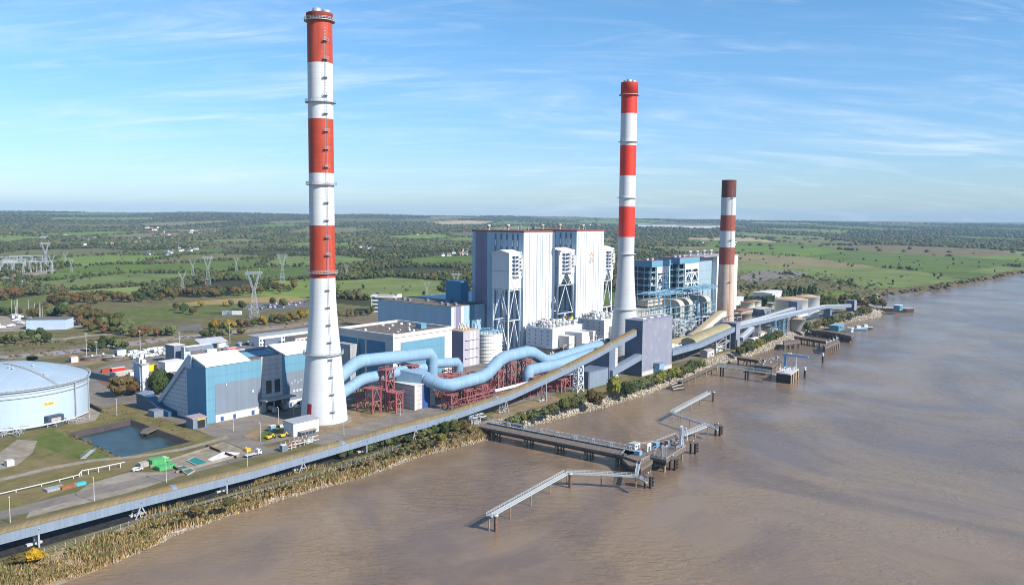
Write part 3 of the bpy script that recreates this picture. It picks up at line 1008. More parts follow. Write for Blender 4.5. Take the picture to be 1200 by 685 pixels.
def chimney(at, label, prof, bands, rings, mats_ring, laz, ladder=(4, 200), step=9.0, flues=True, railing=True):
    at = np.array([at[0], at[1], 0.0])
    t = thing('tall_chimney', label, 'chimney', at)
    for nm, z0, z1, m in bands:
        MB().lathe(at, piece(prof, z0, z1), 48).build(nm, m, t)
    ztop = prof[-1][1]
    rt = prof[-1][0]
    MB().lathe(at, [(rt, ztop), (rt - .5, ztop + .05), (rt - .6, ztop - 2.5), (0.01, ztop - 2.6)], 48, smooth=False).build('rim', M_dark, t)
    if flues:
        for a in (0.3, 2.4, 4.5):
            c = at + np.array([math.cos(a) * rt * .48, math.sin(a) * rt * .48, ztop - 1])
            MB().lathe(c, [(2.1, 0), (2.1, 3.0), (1.8, 3.05), (1.75, 1.0)], 20).build('flue', M_steel, t)
    for z in rings:
        r = rad_at(prof, z)
        gl = MB().lathe(at, [(r - .05, z - .35), (r + 1.5, z - .35), (r + 1.5, z), (r - .05, z)], 48, smooth=False).build('gallery', mats_ring, t)
        if railing:
            q = MB()
            for k in range(32):
                a = 2 * math.pi * k / 32
                d = np.array([math.cos(a), math.sin(a), 0]) * (r + 1.42)
                q.beam(at + d + [0, 0, z], at + d + [0, 0, z + 1.2], .12)
            for zz_ in (z + .6, z + 1.2):
                q.lathe(at, [(r + 1.36, zz_), (r + 1.5, zz_), (r + 1.5, zz_ + .14), (r + 1.36, zz_ + .14), (r + 1.36, zz_)], 40, smooth=False)
            q.build('railing', M_steel, gl)
    if ladder:
        v = CAM - at; v[2] = 0; v /= np.linalg.norm(v)
        rv = np.array([-v[1], v[0], 0])
        d = v * math.cos(laz) + rv * math.sin(laz)
        sd_ = np.cross(d, [0, 0, 1.0])
        q = MB()
        zs = np.arange(ladder[0], ladder[1], 6.0)
        for za, zb in zip(zs[:-1], zs[1:]):
            for sg in (-.35, .35):
                q.beam(at + d * (rad_at(prof, za) + .25) + sd_ * sg + [0, 0, za], at + d * (rad_at(prof, zb) + .25) + sd_ * sg + [0, 0, zb], .12)
        for z in np.arange(ladder[0], ladder[1], 1.5):
            q.beam(at + d * (rad_at(prof, z) + .25) + sd_ * .4 + [0, 0, z], at + d * (rad_at(prof, z) + .25) - sd_ * .4 + [0, 0, z], .1)
        ld = q.build('ladder', M_steel, t)
        for z in np.arange(ladder[0] + 4, ladder[1], step):
            r = rad_at(prof, z)
            c = at + d * (r + .8) + [0, 0, z]
            q = MB()
            q.hexa([c + d * a + sd_ * b + [0, 0, h] for h in (0, .12) for a, b in ((-.75, -1.3), (-.75, 1.3), (.9, 1.3), (.9, -1.3))][0:8])
            for b in (-1.25, 0, 1.25):
                q.beam(c + d * .85 + sd_ * b, c + d * .85 + sd_ * b + [0, 0, 1.2], .1)
            q.beam(c + d * .85 - sd_ * 1.25 + [0, 0, 1.2], c + d * .85 + sd_ * 1.25 + [0, 0, 1.2], .1)
            for b in (-1.25, 1.25):
                q.beam(c - d * .7 + sd_ * b + [0, 0, 1.2], c + d * .85 + sd_ * b + [0, 0, 1.2], .1)
            q.build('landing', M_steel, ld)
    return t


M_redtop = mat('smoky_brick_red', (0.25, 0.042, 0.024), 0.7, 0.2, 0.3, streak=.7, dirt=(.13, .04, .03))
M_red2top = mat('smoky_bright_red', (0.46, 0.030, 0.016), 0.6, 0.15, 0.3, streak=.6, dirt=(.26, .04, .03))
PROF = [(12.3, 0), (11.7, 8), (10.7, 18), (9.1, 36.2), (7.8, 50), (6.85, 64), (6.5, 78), (6.42, 120), (6.35, 207), (6.75, 207.05), (6.75, 210.4)]
c1 = chimney(w(0, 0), 'tallest red and white chimney, nearest the small white building and pale blue ducts', PROF,
             [('white_band', 0, 76, M_wconc), ('red_band', 76, 103.2, M_red), ('white_band', 103.2, 130, M_wconc), ('red_band', 130, 157.5, M_red), ('white_band', 157.5, 185.5, M_wconc), ('red_band', 185.5, 206.3, M_red), ('sooty_band', 206.3, 210.4, M_redtop)],
             [36.2, 78.7, 124.3, 166.1, 206.8], M_steel, .40, (3, 204))
q = MB()                                     # tall red door in the foot
base = w(0, 0)
v = CAM - base; v[2] = 0; v /= np.linalg.norm(v); rv = np.array([-v[1], v[0], 0])
for a0 in (-.82, -.74, -.66):
    d0 = v * math.cos(a0) + rv * math.sin(a0); d1_ = v * math.cos(a0 + .08) + rv * math.sin(a0 + .08)
    q.hexa([base + d0 * 11.5, base + d1_ * 11.5, base + d1_ * 12.42, base + d0 * 12.42] + [base + d0 * 10.2 + [0, 0, 11], base + d1_ * 10.2 + [0, 0, 11], base + d1_ * 11.58 + [0, 0, 11], base + d0 * 11.58 + [0, 0, 11]])
q.build('door', mat('crimson_door', (0.30, 0.012, 0.018), .5, .1), c1)
b = MB().lathe(w(0, 0), [(14.8, 0.0), (14.8, .3), (12.0, .3)], 48, smooth=False).build('footing', M_conc, c1)
PROF2 = [(12.2, 0), (11.6, 8), (10.4, 20), (9.0, 35.8), (7.7, 50), (6.8, 64), (6.4, 79), (6.3, 200), (6.3, 203), (6.7, 203.05), (6.7, 212.4)]
chimney(w(299.3, 3), 'second chimney with bright red bands, behind the lilac conveyor tower', PROF2,
        [('white_band', 0, 92.7, M_greyw), ('red_band', 92.7, 116.5, M_red2), ('white_band', 116.5, 140.7, M_wconc), ('red_band', 140.7, 164.1, M_red2), ('white_band', 164.1, 188.6, M_wconc), ('red_band', 188.6, 203.0, M_red2), ('sooty_band', 203.0, 212.4, M_red2top)],
        [35.8, 79.4, 123.5, 167.1, 203.1], M_greyw, -.9, None, flues=True, railing=False)
PROF3 = [(8.6, 0), (8.3, 12), (7.6, 45), (7.1, 90), (6.8, 143.9)]
chimney(w(485, 3.4), 'shortest chimney, rusty with a sooty top and faded red bands', PROF3,
        [('concrete_shaft', 0, 63.5, M_oldconc), ('red_band', 63.5, 79.9, M_redold), ('white_band', 79.9, 95.5, M_greyw), ('red_band', 95.5, 110.6, M_redold), ('white_band', 110.6, 127.2, M_greyw), ('red_band', 127.2, 143.9, M_soot)],
        [], M_steel, .5, (3, 140), 40, flues=False)

# ---------------------------------------------------------------- blue A-frame hall beside the tallest chimney
s0, s1, tf = -45.3, 26.0, -38.5
b1 = thing('blue_hall', 'light blue hall with white sloped roof and grey panels beside the tallest chimney', 'industrial hall', w(-10, -60))
MB().extrude([w(s0, tf), w(s0, tf, 30.0), w(s0, -52, 32.6), w(s0, -56.6, 29.2), w(s0, -56.6, 0)], A * (s1 - s0)).build('wall', M_sky, b1)
MB().extrude([w(s0 + .3, -56.62), w(s0 + .3, -56.62, 29.2), w(s0 + .3, -88, 2.5), w(s0 + .3, -91, 0)], A * (s1 - s0 - .6)).build('lean_to', M_lined, b1)
for a, c in ((s0 - .4, -18.9), (2.5, s1 + .3)):
    MB().extrude([w(a, tf + .5, 29.95), w(a, tf + .5, 30.6), w(a, -52, 34.9), w(a, -58.5, 29.6), w(a, -58.5, 28.9), w(a, -52, 33.6)], A * (c - a)).build('roof', M_creamroof, b1)
MB().ob(-18.9, 2.5, -51.5, tf - .02, 30.02, 31.0).build('flat_roof', M_rooft, b1)
MB().extrude([w(s0 - .9, -50.5, 34.4), w(s0 - .9, -53.2, 35.2), w(s0 - .9, -92.5, 0.2), w(s0 - .9, -89, 0.2), w(s0 - .9, -57.6, 28.2), w(s0 - .9, -51.6, 27.6)], A * .85).build('verge', mat('pale_blue_grey_edge', (.40, .46, .54), .6, .05), b1)
MB().extrude([w(s0 + .1, -52.6, 33.6), w(s0 + .1, -91.5, 0.15), w(s0 + .1, -92.6, .15), w(s0 + .1, -53.4, 34.2)], A * (s1 - s0 - .4)).build('rear_roof', M_lined, b1)
MB().ob(s0 - .05, s0 + .02, -56.5, tf - .03, 0, 29.5).build('end_cladding', mat('strong_blue_cladding', (0.045, 0.190, 0.325), .5, .05, .1, seam=(1.2, .08)), b1)
for a, c in ((-40.2, -12.0), (4.2, s1 - 1)):
    MB().ob(a, c, tf + .0, tf + .12, 4.0, 20.3).build('cladding_panel', M_panel, b1)
    pl = MB().ob(a, c, tf + .0, tf + .10, 0, 3.98).build('plinth', M_cream, b1)
    for k, f_ in enumerate((.10, .36, .77)):
        x_ = a + (c - a) * f_
        MB().ob(x_, x_ + 1.8, tf + .08, tf + .18, .2, 2.6).build('door', M_blue, pl)
MB().ob(-11.9, 1.6, tf + .0, tf + .35, 0, 31.3).build('loading_bay_wall', M_pconc, b1)
for a in (-9.2, -3.6):
    MB().ob(a, a + 3.6, tf + .3, tf + .45, 10.2, 17.5).build('window', M_glass, b1)
    MB().ob(a, a + 4.2, tf + .3, tf + .45, 0.1, 6.2).build('loading_door', M_dark, b1)
MB().ob(-13.5, 7.0, tf + .3, tf + 6.5, 7.3, 8.0).build('canopy', M_pconc, b1)
for k in range(4):
    MB().ob(9 + k * 2.2, 10.3 + k * 2.2, tf + .10, tf + .17, 8.4, 9.6).build('window', M_creamroof, b1)
    MB().ob(7.5 + k * 2.2, 8.6 + k * 2.2, tf + .10, tf + .17, 13 + (k % 2), 14.4 + (k % 2)).build('window', M_groove, b1)
MB().ob(-34, -33.4, tf + .10, tf + .5, 18.6, 19.8).build('lamp', M_creamroof, b1)
MB().ob(-18.0, -17, tf + .10, tf + .5, 12.6, 13.8).build('vent', M_creamroof, b1)

# grey kiosk at its corner
k_ = thing('gate_kiosk', 'small slate grey kiosk with an open doorway at the blue hall corner', 'kiosk', w(-50, -36))
MB().ob(-55.5, -48.0, -41, -34.5, 0, 5.0).build('wall', M_panel, k_)
MB().extrude([w(-55.9, -41.3, 5.0), w(-55.9, -34.2, 5.0), w(-55.9, -34.2, 5.5), w(-55.9, -41.3, 6.0)], A * 8.3).build('roof', mat('mauve_sheet_roof', (.30, .25, .28), .7, .1, .2), k_)
MB().ob(-53.0, -48.9, -34.55, -34.40, .1, 4.1).build('doorway', M_dark, k_)
MB().ob(-53.0, -48.9, -34.5, -34.35, 4.15, 4.8).build('yellow_lintel', M_yel, k_)

# low blue belt house running to the kiosk corner
bh = thing('belt_house', 'low blue sloping belt house between the silo and the blue hall', 'belt house', w(-47, -85))
MB().extrude([w(-50, -101.5, 0), w(-50, -101.5, 8.2), w(-50, -94, 8.2), w(-50, -90, 7.0), w(-50, -80, 4.0), w(-50, -68, 2.6), w(-50, -68, 0)], A * 6).build('wall', mat('shaded_blue_cladding', (.035, .095, .155), .5, .08, .2, seam=(1, .1)), bh)  # shade on its walls put into the colour: blue darkened to navy
MB().ob(-50.4, -43.6, -102, -93.6, 8.22, 8.6).build('roof', M_conv, bh)
MB().ob(-50.15, -50.0, -73.2, -70.6, .1, 2.2).build('door', M_blue, bh)
MB().ob(-55.5, -50.2, -79, -72.5, 0, 3.4).build('annexe', M_panel, bh)

# silo tower
st = thing('silo_tower', 'slim white and blue silo tower between the dark trees', 'silo tower', w(-29, -135))
MB().ob(-32.0, -27.2, -138.5, -131.5, 0, 18.6).build('shaft', mat('blue_white_sheet', (.36, .47, .62), .5, .05, .2, seam=(1, .06)), st)
MB().ob(-31.4, -27.4, -131.45, -129.6, 0, 18.2).build('stair_shaft', M_white, st)
MB().ob(-32.4, -26.8, -138.9, -129.3, 18.6, 19.2).build('platform', M_steel, st)
q = MB()
q.ob(-31.2, -28.5, -137, -133.5, 19.2, 22.5).ob(-30.5, -28, -133.4, -131, 19.2, 21.2).ob(-29.9, -28.2, -136, -134, 22.5, 24)
q.build('head_house', M_cream, st)
for a, c in ((-139.5, -145), (-128.5, -123)):
    MB().ob(-34, -28, min(a, c), max(a, c), 0, 3.6).build('plant_box', M_purple, st)

# ---------------------------------------------------------------- flat-roofed workshop
b2 = thing('workshop', 'white framed workshop with brown flat roof right of the tallest chimney', 'industrial hall', w(100, -50))
MB().ob(73.6, 126.7, -76.7, -25, 0, 33.5).build('wall', M_cream, b2)
for a in ((73.1, 127.2, -25.9, -24.5), (73.1, 127.2, -77.2, -75.8), (73.1, 74.5, -75.8, -25.9), (125.8, 127.2, -75.8, -25.9)):
    MB().ob(*a, 33.5, 35.6).build('parapet', M_cream, b2)
MB().ob(74.5, 125.8, -75.8, -25.9, 33.5, 34.1).build('roof', M_rooft, b2)
MB().ob(80.0, 119.5, -25.05, -24.8, 0, 30.0).build('blue_panel', M_sky, b2)
for a, c in ((-32, -49), (-51, -57), (-58, -75)):
    MB().ob(73.4, 73.65, c, a, 0, 30.3).build('blue_panel', M_deep, b2)
MB().ob(66, 73.5, -70, -56, 0, 27).build('louvre_box', mat('grey_louvres', (.33, .34, .34), .7, .1, .2, seam=(.8, .3)), b2)
for k in range(16):
    a, c = random.uniform(78, 122), random.uniform(-72, -30)
    MB().ob(a, a + random.uniform(.8, 2.2), c, c + random.uniform(.8, 2.2), 34.1, 34.1 + random.uniform(.5, 1.5)).build('roof_vent', M_white, b2)
MB().ob(112, 117, -44, -39, 34.1, 37.3).build('roof_plant', M_sky, b2)

# ---------------------------------------------------------------- turbine hall, boiler blocks
th = thing('turbine_hall', 'low blue turbine hall left of the tall boiler blocks', 'industrial hall', w(230, -130))
MB().ob(207, 247.8, -185, -100, 0, 36.0).build('wall', M_bblue, th)
MB().ob(247.8, 420, -200, -115, 0, 34).build('rear_wall', M_bblue, th)
MB().ob(207.4, 247.6, -184.5, -100.4, 36.0, 36.5).build('roof', M_rooft, th)
MB().ob(206.9, 207.02, -184.8, -100.2, 0, 35.6).build('end_cladding', M_bblue, th)
x_ = 207.1
for wd_, m_ in ((3.4, M_white), (2.0, M_lilac), (5.8, M_purple), (3.5, M_white), (7, M_bblue), (6, M_sky), (6, M_bblue), (6, M_bblue)):
    MB().ob(x_, x_ + wd_ - .1, -100, -99.85, 0, 36.2).build('facade_stripe', m_, th)
    x_ += wd_
MB().ob(238, 247.7, -135, -118, 36.5, 54).build('stair_block', M_deep, th)
for k in range(12):
    a, c = random.uniform(210, 240), random.uniform(-175, -106)
    MB().ob(a, a + 2.5, c, c + 2.5, 36.5, 37.6 + random.random()).build('roof_vent', M_panel, th)


def stripe_front(parent, sa, sb, t, z, gs):
    for g_ in gs:
        a = sa + (sb - sa) * g_[0]
        MB().ob(a, a + g_[1], t - .05, t + .12, g_[2] if len(g_) > 2 else 3, z - 1.2).build('groove', M_groove, parent)


for bi, (sa, sb) in enumerate(((248.0, 290.3), (322.0, 365.0))):
    bb = thing('boiler_block', ('tall white ribbed boiler block nearest the turbine hall' if bi == 0 else 'tall white ribbed boiler block bearing an orange and blue emblem'), 'boiler house', w((sa + sb) / 2, -86))
    MB().ob(sa, sb, -114, -60, 0, 95.4).build('wall', M_white, bb)
    MB().ob(sa - .4, sb + .4, -114.4, -59.6, 95.4, 96.6).build('roof', mat('rusty_parapet', (.20, .075, .06), .8, .2, .3), bb)
    stripe_front(bb, sa, sb, -60, 95.4, [(.06, .5), (.17, .9), (.31, .5), (.40, 1.3), (.52, .5), (.58, .9), (.70, .6), (.80, 1.1), (.90, .6)] if bi == 0 else [(.05, .5), (.14, 1.0), (.26, .6), (.33, .9), (.61, .9), (.70, .6), (.80, 1.0), (.90, .6)])
    # shaded end: coloured upright stripes and slit windows
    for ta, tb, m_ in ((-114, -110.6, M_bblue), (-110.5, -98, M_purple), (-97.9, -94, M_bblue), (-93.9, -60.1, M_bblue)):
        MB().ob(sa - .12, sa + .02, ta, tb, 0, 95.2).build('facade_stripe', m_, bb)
    for tt_ in (-89, -83, -77, -71, -66):
        MB().ob(sa - .2, sa - .1, tt_ - 1.0, tt_ + 1.0, 70, 94).build('slit_window', M_dusk, bb)
        MB().ob(sa - .2, sa - .1, tt_ - .8, tt_ + .8, 3, 52).build('slit_window', M_dusk, bb)
        MB().ob(sa - .28, sa - .18, tt_ - .5, tt_ + .5, 84, 89).build('window', M_white, bb)
    MB().ob(sa - .2, sa - .1, -104, -103.2, 2, 95).build('groove', M_dusk, bb)
    for a, c, r_, h_ in ((.10, -100, 1.6, 4.2), (.55, -95, 1.7, 4.5), (.9, -80, 1.5, 4)):
        o_ = w(sa + (sb - sa) * a, c, 96.6)
        MB().lathe(o_, [(r_ * .6, 0), (r_ * .6, h_ * .6), (r_, h_ * .65), (r_, h_), (.1, h_ + .4)], 14).build('roof_ventilator', M_beige, bb)
    q = MB()
    for k in range(9):
        a, c = random.uniform(sa + 2, sb - 2), random.uniform(-110, -64)
        q = MB().beam(w(a, c, 96.6), w(a, c, 96.6 + random.uniform(1.5, 4)), .5)
        q.build('roof_pipe', M_steel, bb)
    if bi == 1:                              # emblem: ring of orange petals over small blue letters
        ec = np.array(T(692.9, 299.6, -60))
        for k in range(5):
            a = math.radians(90 + 72 * k)
            c = np.array([ec[0] + 2.35 * math.cos(a), 0, ec[2] + 2.35 * math.sin(a)])
            dr = np.array([math.cos(a), 0, math.sin(a)]); pr = np.array([-math.sin(a), 0, math.cos(a)])
            pts = [c - dr * 1.3, c + pr * .95, c + dr * 1.1, c - pr * .95]
            MB().extrude([w(p_[0], -59.99, p_[2]) for p_ in pts], N * .14).build('emblem_petal', M_logo_o, bb)
        cu = bpy.data.curves.new('letters', 'FONT'); cu.body = 'eDF'; cu.size = 4.6; cu.extrude = .08; cu.align_x = 'CENTER'
        tmp = bpy.data.objects.new('tmp', cu); COL.objects.link(tmp)
        bpy.context.view_layer.update()
        me = bpy.data.meshes.new_from_object(tmp); bpy.data.objects.remove(tmp)
        me.materials.clear(); me.materials.append(M_logo_b)
        lo_ = bpy.data.objects.new('emblem_letters', me); COL.objects.link(lo_); lo_.parent = bb
        pos = w(T(692.7, 308, -60)[0], -59.9, T(692.7, 308, -60)[2]) - origin_of(bb)
        lo_.matrix_local = Matrix(((A[0], 0, N[0], pos[0]), (A[1], 0, N[1], pos[1]), (0, 1, 0, pos[2]), (0, 0, 0, 1)))
rb = thing('link_block', 'recessed blue bay between the two white boiler blocks', 'boiler house', w(306, -100))
MB().ob(290.5, 321.8, -114, -92, 0, 93).build('wall', M_bblue, rb)
for k in range(4):
    MB().ob(294 + k * 7, 296 + k * 7, -92.05, -91.9, 4, 92).build('slit_window', M_dusk, rb)


def lattice(q, b4, t4, n, wd_, cross=True, mi=0):
    b4 = [np.asarray(p, float) for p in b4]; t4 = [np.asarray(p, float) for p in t4]
    k = len(b4)
    for i in range(k):
        q.beam(b4[i], t4[i], wd_ * 1.25, mi=mi)
    for j in range(n):
        f0, f1 = j / n, (j + 1) / n
        for i in range(k):
            i2 = (i + 1) % k
            p0, p1 = b4[i] + (t4[i] - b4[i]) * f0, b4[i2] + (t4[i2] - b4[i2]) * f0
            r0, r1 = b4[i] + (t4[i] - b4[i]) * f1, b4[i2] + (t4[i2] - b4[i2]) * f1
            q.beam(r0, r1, wd_, mi=mi)
            if (i + j) % 2 or cross: q.beam(p0, r1, wd_ * .8, mi=mi)
            if cross: q.beam(p1, r0, wd_ * .8, mi=mi)
    return q


# ---------------------------------------------------------------- three bunker boxes on braced legs
bun = ((T(596.7, 297, -62)[0], 16, 'white bunker box on braced legs, left of both boiler blocks'), (306 - 8.2, T(673.7, 297, -62)[0] - 306 + 8.2, 'white bunker box on braced legs, between the two boiler blocks'), (368.5, 16, 'white bunker box on braced legs, right of both boiler blocks'))
for bk, (sa, wd2, lab) in enumerate(bun):
    sb, ta, tb = sa + wd2, -79.5, -62
    z0, z1 = 51, 78.6
    t = thing('bunker_tower', lab, 'bunker tower', w((sa + sb) / 2, (ta + tb) / 2))
    n_ = (sb - sa)
    out = [w(sa, tb, z0), w(sa, tb, z1), w(sb, tb, z1), w(sb, tb, z0)]
    if bk: out += [w(sa + n_ * .82, tb, z0), w(sa + n_ * .5, tb, z0 + 11), w(sa + n_ * .18, tb, z0)]
    MB().extrude(out, -N * (tb - ta)).build('box', M_white, t)
    MB().extrude([w(sa - .8, ta - .6, z1 + .02), w(sa - .8, tb + .6, z1 + .02), w(sa - .8, tb + .6, z1 + .9), w(sa - .8, (ta + tb) / 2, z1 + 3.2), w(sa - .8, ta - .6, z1 + .9)], A * (n_ + 1.6)).build('roof', M_creamroof, t)
    MB().ob(sa - .06, sa + .02, ta, tb, 64.9, 65.4).build('groove', M_groove, t)
    MB().ob(sa + n_ * .30, sa + n_ * .72, tb, tb + .15, 62, 77).build('stair_recess', M_dusk, t)
    q = MB()
    for zz_ in np.arange(61, 78, 3.2):
        q.ob(sa + n_ * .24, sa + n_ * .8, tb + .1, tb + 3.0, zz_, zz_ + .22)
        q.beam(w(sa + n_ * .26, tb + 2.6, zz_), w(sa + n_ * .78, tb + 2.6, zz_ + 3.2), .4)
    for f_ in (.24, .52, .8):
        q.beam(w(sa + n_ * f_, tb + 2.9, 60.5), w(sa + n_ * f_, tb + 2.9, 78), .35)
    q.beam(w(sa + n_ * .5, tb + 1.5, 50), w(sa + n_ * .9, tb + 1.5, 61), .3).beam(w(sa + n_ * .1, tb + 1.5, 61), w(sa + n_ * .5, tb + 1.5, 50), .3)
    q.build('stair_tower', M_wsteel, t)
    MB().ob(sa + n_ * .82, sa + n_ * 1.06, tb - 4, tb + 1.6, 66, 75).build('lift_cabin', M_beige, t)
    cs = [(sa + 1, ta + 1), (sb - 1, ta + 1), (sb - 1, tb - 1), (sa + 1, tb - 1)]
    for (a, c) in cs:
        MB().beam(w(a + (a - (sa + sb) / 2) * .12, c, 0), w(a, c, z0 + .1), 1.0).build('leg', M_wsteel, t)
    q = MB()
    for z_a, z_b in ((2, 26), (26, 50)):
        for i in range(4):
            a, c = cs[i], cs[(i + 1) % 4]
            q.beam(w(*a, z_b), w(*c, z_b), .6)
            q.beam(w(*a, z_a), w((a[0] + c[0]) / 2, (a[1] + c[1]) / 2, z_b), .5)
            q.beam(w(*c, z_a), w((a[0] + c[0]) / 2, (a[1] + c[1]) / 2, z_b), .5)
    q.build('bracing', M_wsteel, t)

# ---------------------------------------------------------------- dust collectors in front of the boilers
for ei, (sa, lab) in enumerate(((247, 'white dust collector block with rooftop gear below the first boiler block'), (321, 'white dust collector block with rooftop gear beside the second chimney'))):
    sb = sa + 44
    t = thing('dust_collector', lab, 'dust collector', w((sa + sb) / 2, -43))
    MB().ob(sa, sb, -56, -30, 6.2, 21.3).build('casing', M_white, t)
    MB().ob(sa - .05, sa + .02, -55.9, -30.1, 6.4, 21).build('end_cladding', mat('shadow_white', (.55, .60, .66), .6, .05, .2), t)
    for i in range(4):
        for j in range(4):
            MB().ob(sa - .2, sa - .02, -53 + i * 6, -51.9 + i * 6, 8.4 + j * 3.2, 9.5 + j * 3.2).build('hatch', M_panel, t)
    q = MB()
    for i in range(5):
        for j in range(3):
            q.beam(w(sa + 1 + i * 10.4, -55 + j * 12, 0), w(sa + 1 + i * 10.4, -55 + j * 12, 6.2), .6)
    q.ob(sa - 1.5, sb, -57.5, -28.5, 5.7, 6.18)
    q.build('support_frame', M_steel, t)
    MB().ob(sa + 1, sb, -54, -33, 0, 5.0).build('base_wall', M_gtank, t)
    for i in range(9):
        for j in range(4):
            a, c = sa + 2.5 + i * 4.7 + random.uniform(-.6, .6), -54 + j * 6.4 + random.uniform(-.8, .8)
            if random.random() < .6:
                r_ = random.uniform(1.1, 1.8); h_ = random.uniform(2.0, 3.6)
                MB().lathe(w(a, c, 21.3), [(r_ * .6, 0), (r_ * .6, h_ * .5), (r_, h_ * .55), (r_, h_), (r_ * .75, h_ + .35), (.05, h_ + .5)], 10).build('roof_insulator', random.choice([M_greyw, M_wsteel, M_gtank]), t)
            else:
                MB().ob(a - 1.1, a + 1.1, c - .9, c + .9, 21.3, 21.3 + random.uniform(1.8, 3.8)).build('roof_cabinet', random.choice([M_greyw, M_wsteel, M_gtank, M_cream, M_panel]), t)
    for a, c in ((.06, -46), (.35, -52)):
        q = MB()
        lattice(q, [w(sa + 44 * a + i * 3, c + j * 3, 21.3) for i, j in ((0, 0), (1, 0), (1, 1), (0, 1))], [w(sa + 44 * a + i * 3, c + j * 3, 26) for i, j in ((0, 0), (1, 0), (1, 1), (0, 1))], 1, .3)
        q.ob(sa + 44 * a - 1, sa + 44 * a + 4.5, c - 1, c + 4.5, 26, 26.6)
        q.build('roof_gantry', M_greyw, t)
    for a, c, d0, d1_, za, zb in ((8, 15.5, -29.9, -20, 6, 15.5), (17, 27, -29.9, -14, 7, 18), (28.5, 36, -29.9, -19, 5, 13), (37.5, 43, -29.9, -17, 6, 17), (16, 20, -13.9, -8, 3, 10), (30, 35, -18.9, -10, 2, 9)):
        MB().ob(sa + a, sa + c, d0, d1_, za, zb).build('outlet_box', random.choice([M_cream, M_white, M_cream]), t)
    for k in range(10):
        a, c = sa + random.uniform(4, 42), random.uniform(-27, -2)
        MB().ob(a, a + random.uniform(1, 3), c, c + random.uniform(1, 3), 0, random.uniform(2, 8)).build('plant_cabinet', random.choice([M_gtank, M_steel, M_cream, M_panel]), t)
    q = MB()
    for k in range(26):
        a, c = sa + random.uniform(0, 44), random.uniform(-28, 2)
        z_ = random.uniform(2, 14)
        q.beam(w(a, c, z_), w(a + random.uniform(3, 10), c, z_), .35)
        q.beam(w(a, c, 0), w(a, c, z_ + 1), .3)
    q.build('pipework', M_wsteel, t)
oc = thing('yard_crane', 'ochre yellow crane beam on the roof between the dust collectors', 'crane', w(300, -50))
MB().ob(296, 304, -52, -50, 22, 24.5).build('beam', M_yel, oc)
MB().ob(296, 297, -52, -50, 0, 22).build('leg', M_yel, oc); MB().ob(303, 304, -52, -50, 0, 22).build('leg', M_yel, oc)

# lilac control tower block and ribbed white tank below the turbine hall
lb = thing('pump_block', 'lilac block with white strips beside the ribbed white tank', 'industrial building', w(160, -55))
r0 = T(543, 389, -50)
sL, sR = T(543, 389, -50)[0], T(562, 389, -50)[0]
zt = r0[2]
MB().ob(sL, sR, -66, -50, 0, zt).build('wall', M_lilac, lb)
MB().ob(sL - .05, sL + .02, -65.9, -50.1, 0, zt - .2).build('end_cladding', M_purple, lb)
for f_ in (.42, .62):
    MB().ob(sL + (sR - sL) * f_, sL + (sR - sL) * (f_ + .12), -50, -49.85, 0, zt - .3).build('white_strip', M_white, lb)
for k in range(3):
    MB().ob(sL + 2, sR - 1, -49.9, -49.0, 6 + k * 6.5, 6.4 + k * 6.5).build('walkway', M_beige, lb)
MB().ob(sL + .2, sR - .2, -65.8, -50.2, zt, zt + .5).build('roof', M_tanrust, lb)
for k in range(4):
    c = w(sL + 5 + 3.4 * (k % 2), -60 + 5 * (k // 2), zt + .5)
    MB().beam(c, c + A * 1.6 + [0, 0, 5], .6).beam(c + A * 3.2, c + A * 1.6 + [0, 0, 5], .6).build('roof_frame', M_cream, lb)
rt_ = thing('ribbed_tank', 'white round tank with brown ribs and a pale blue top frame', 'tank', w(190, -50))
pc_ = np.array(T(578.5, 415, -46)); rc = w(pc_[0] + 2, -52, 0)
ztk = T(578.5, 391.5, -46)[2]
prof = []
for k in range(8):
    z_ = ztk * k / 8
    prof += [(9.6, z_), (9.6, z_ + ztk / 8 * .80), (9.95, z_ + ztk / 8 * .82), (9.95, z_ + ztk / 8 * .98)]
MB().lathe(rc, prof, 32, smooth=False, top=True).build('shell', M_oldtank, rt_)
q = MB()
for k in range(16):
    a = k * math.pi / 8
    d = np.array([math.cos(a), math.sin(a), 0]) * 9.4
    q.beam(rc + d + [0, 0, ztk], rc + d + [0, 0, ztk + 2.6], .4)
    d2_ = np.array([math.cos(a + .39), math.sin(a + .39), 0]) * 9.4
    q.beam(rc + d + [0, 0, ztk + 2.6], rc + d2_ + [0, 0, ztk + 2.6], .45)
    q.beam(rc + d + [0, 0, ztk + 1.8], rc + d * .2 + [0, 0, ztk + 1.8], .35)
q.build('top_frame', M_bsteel, rt_)
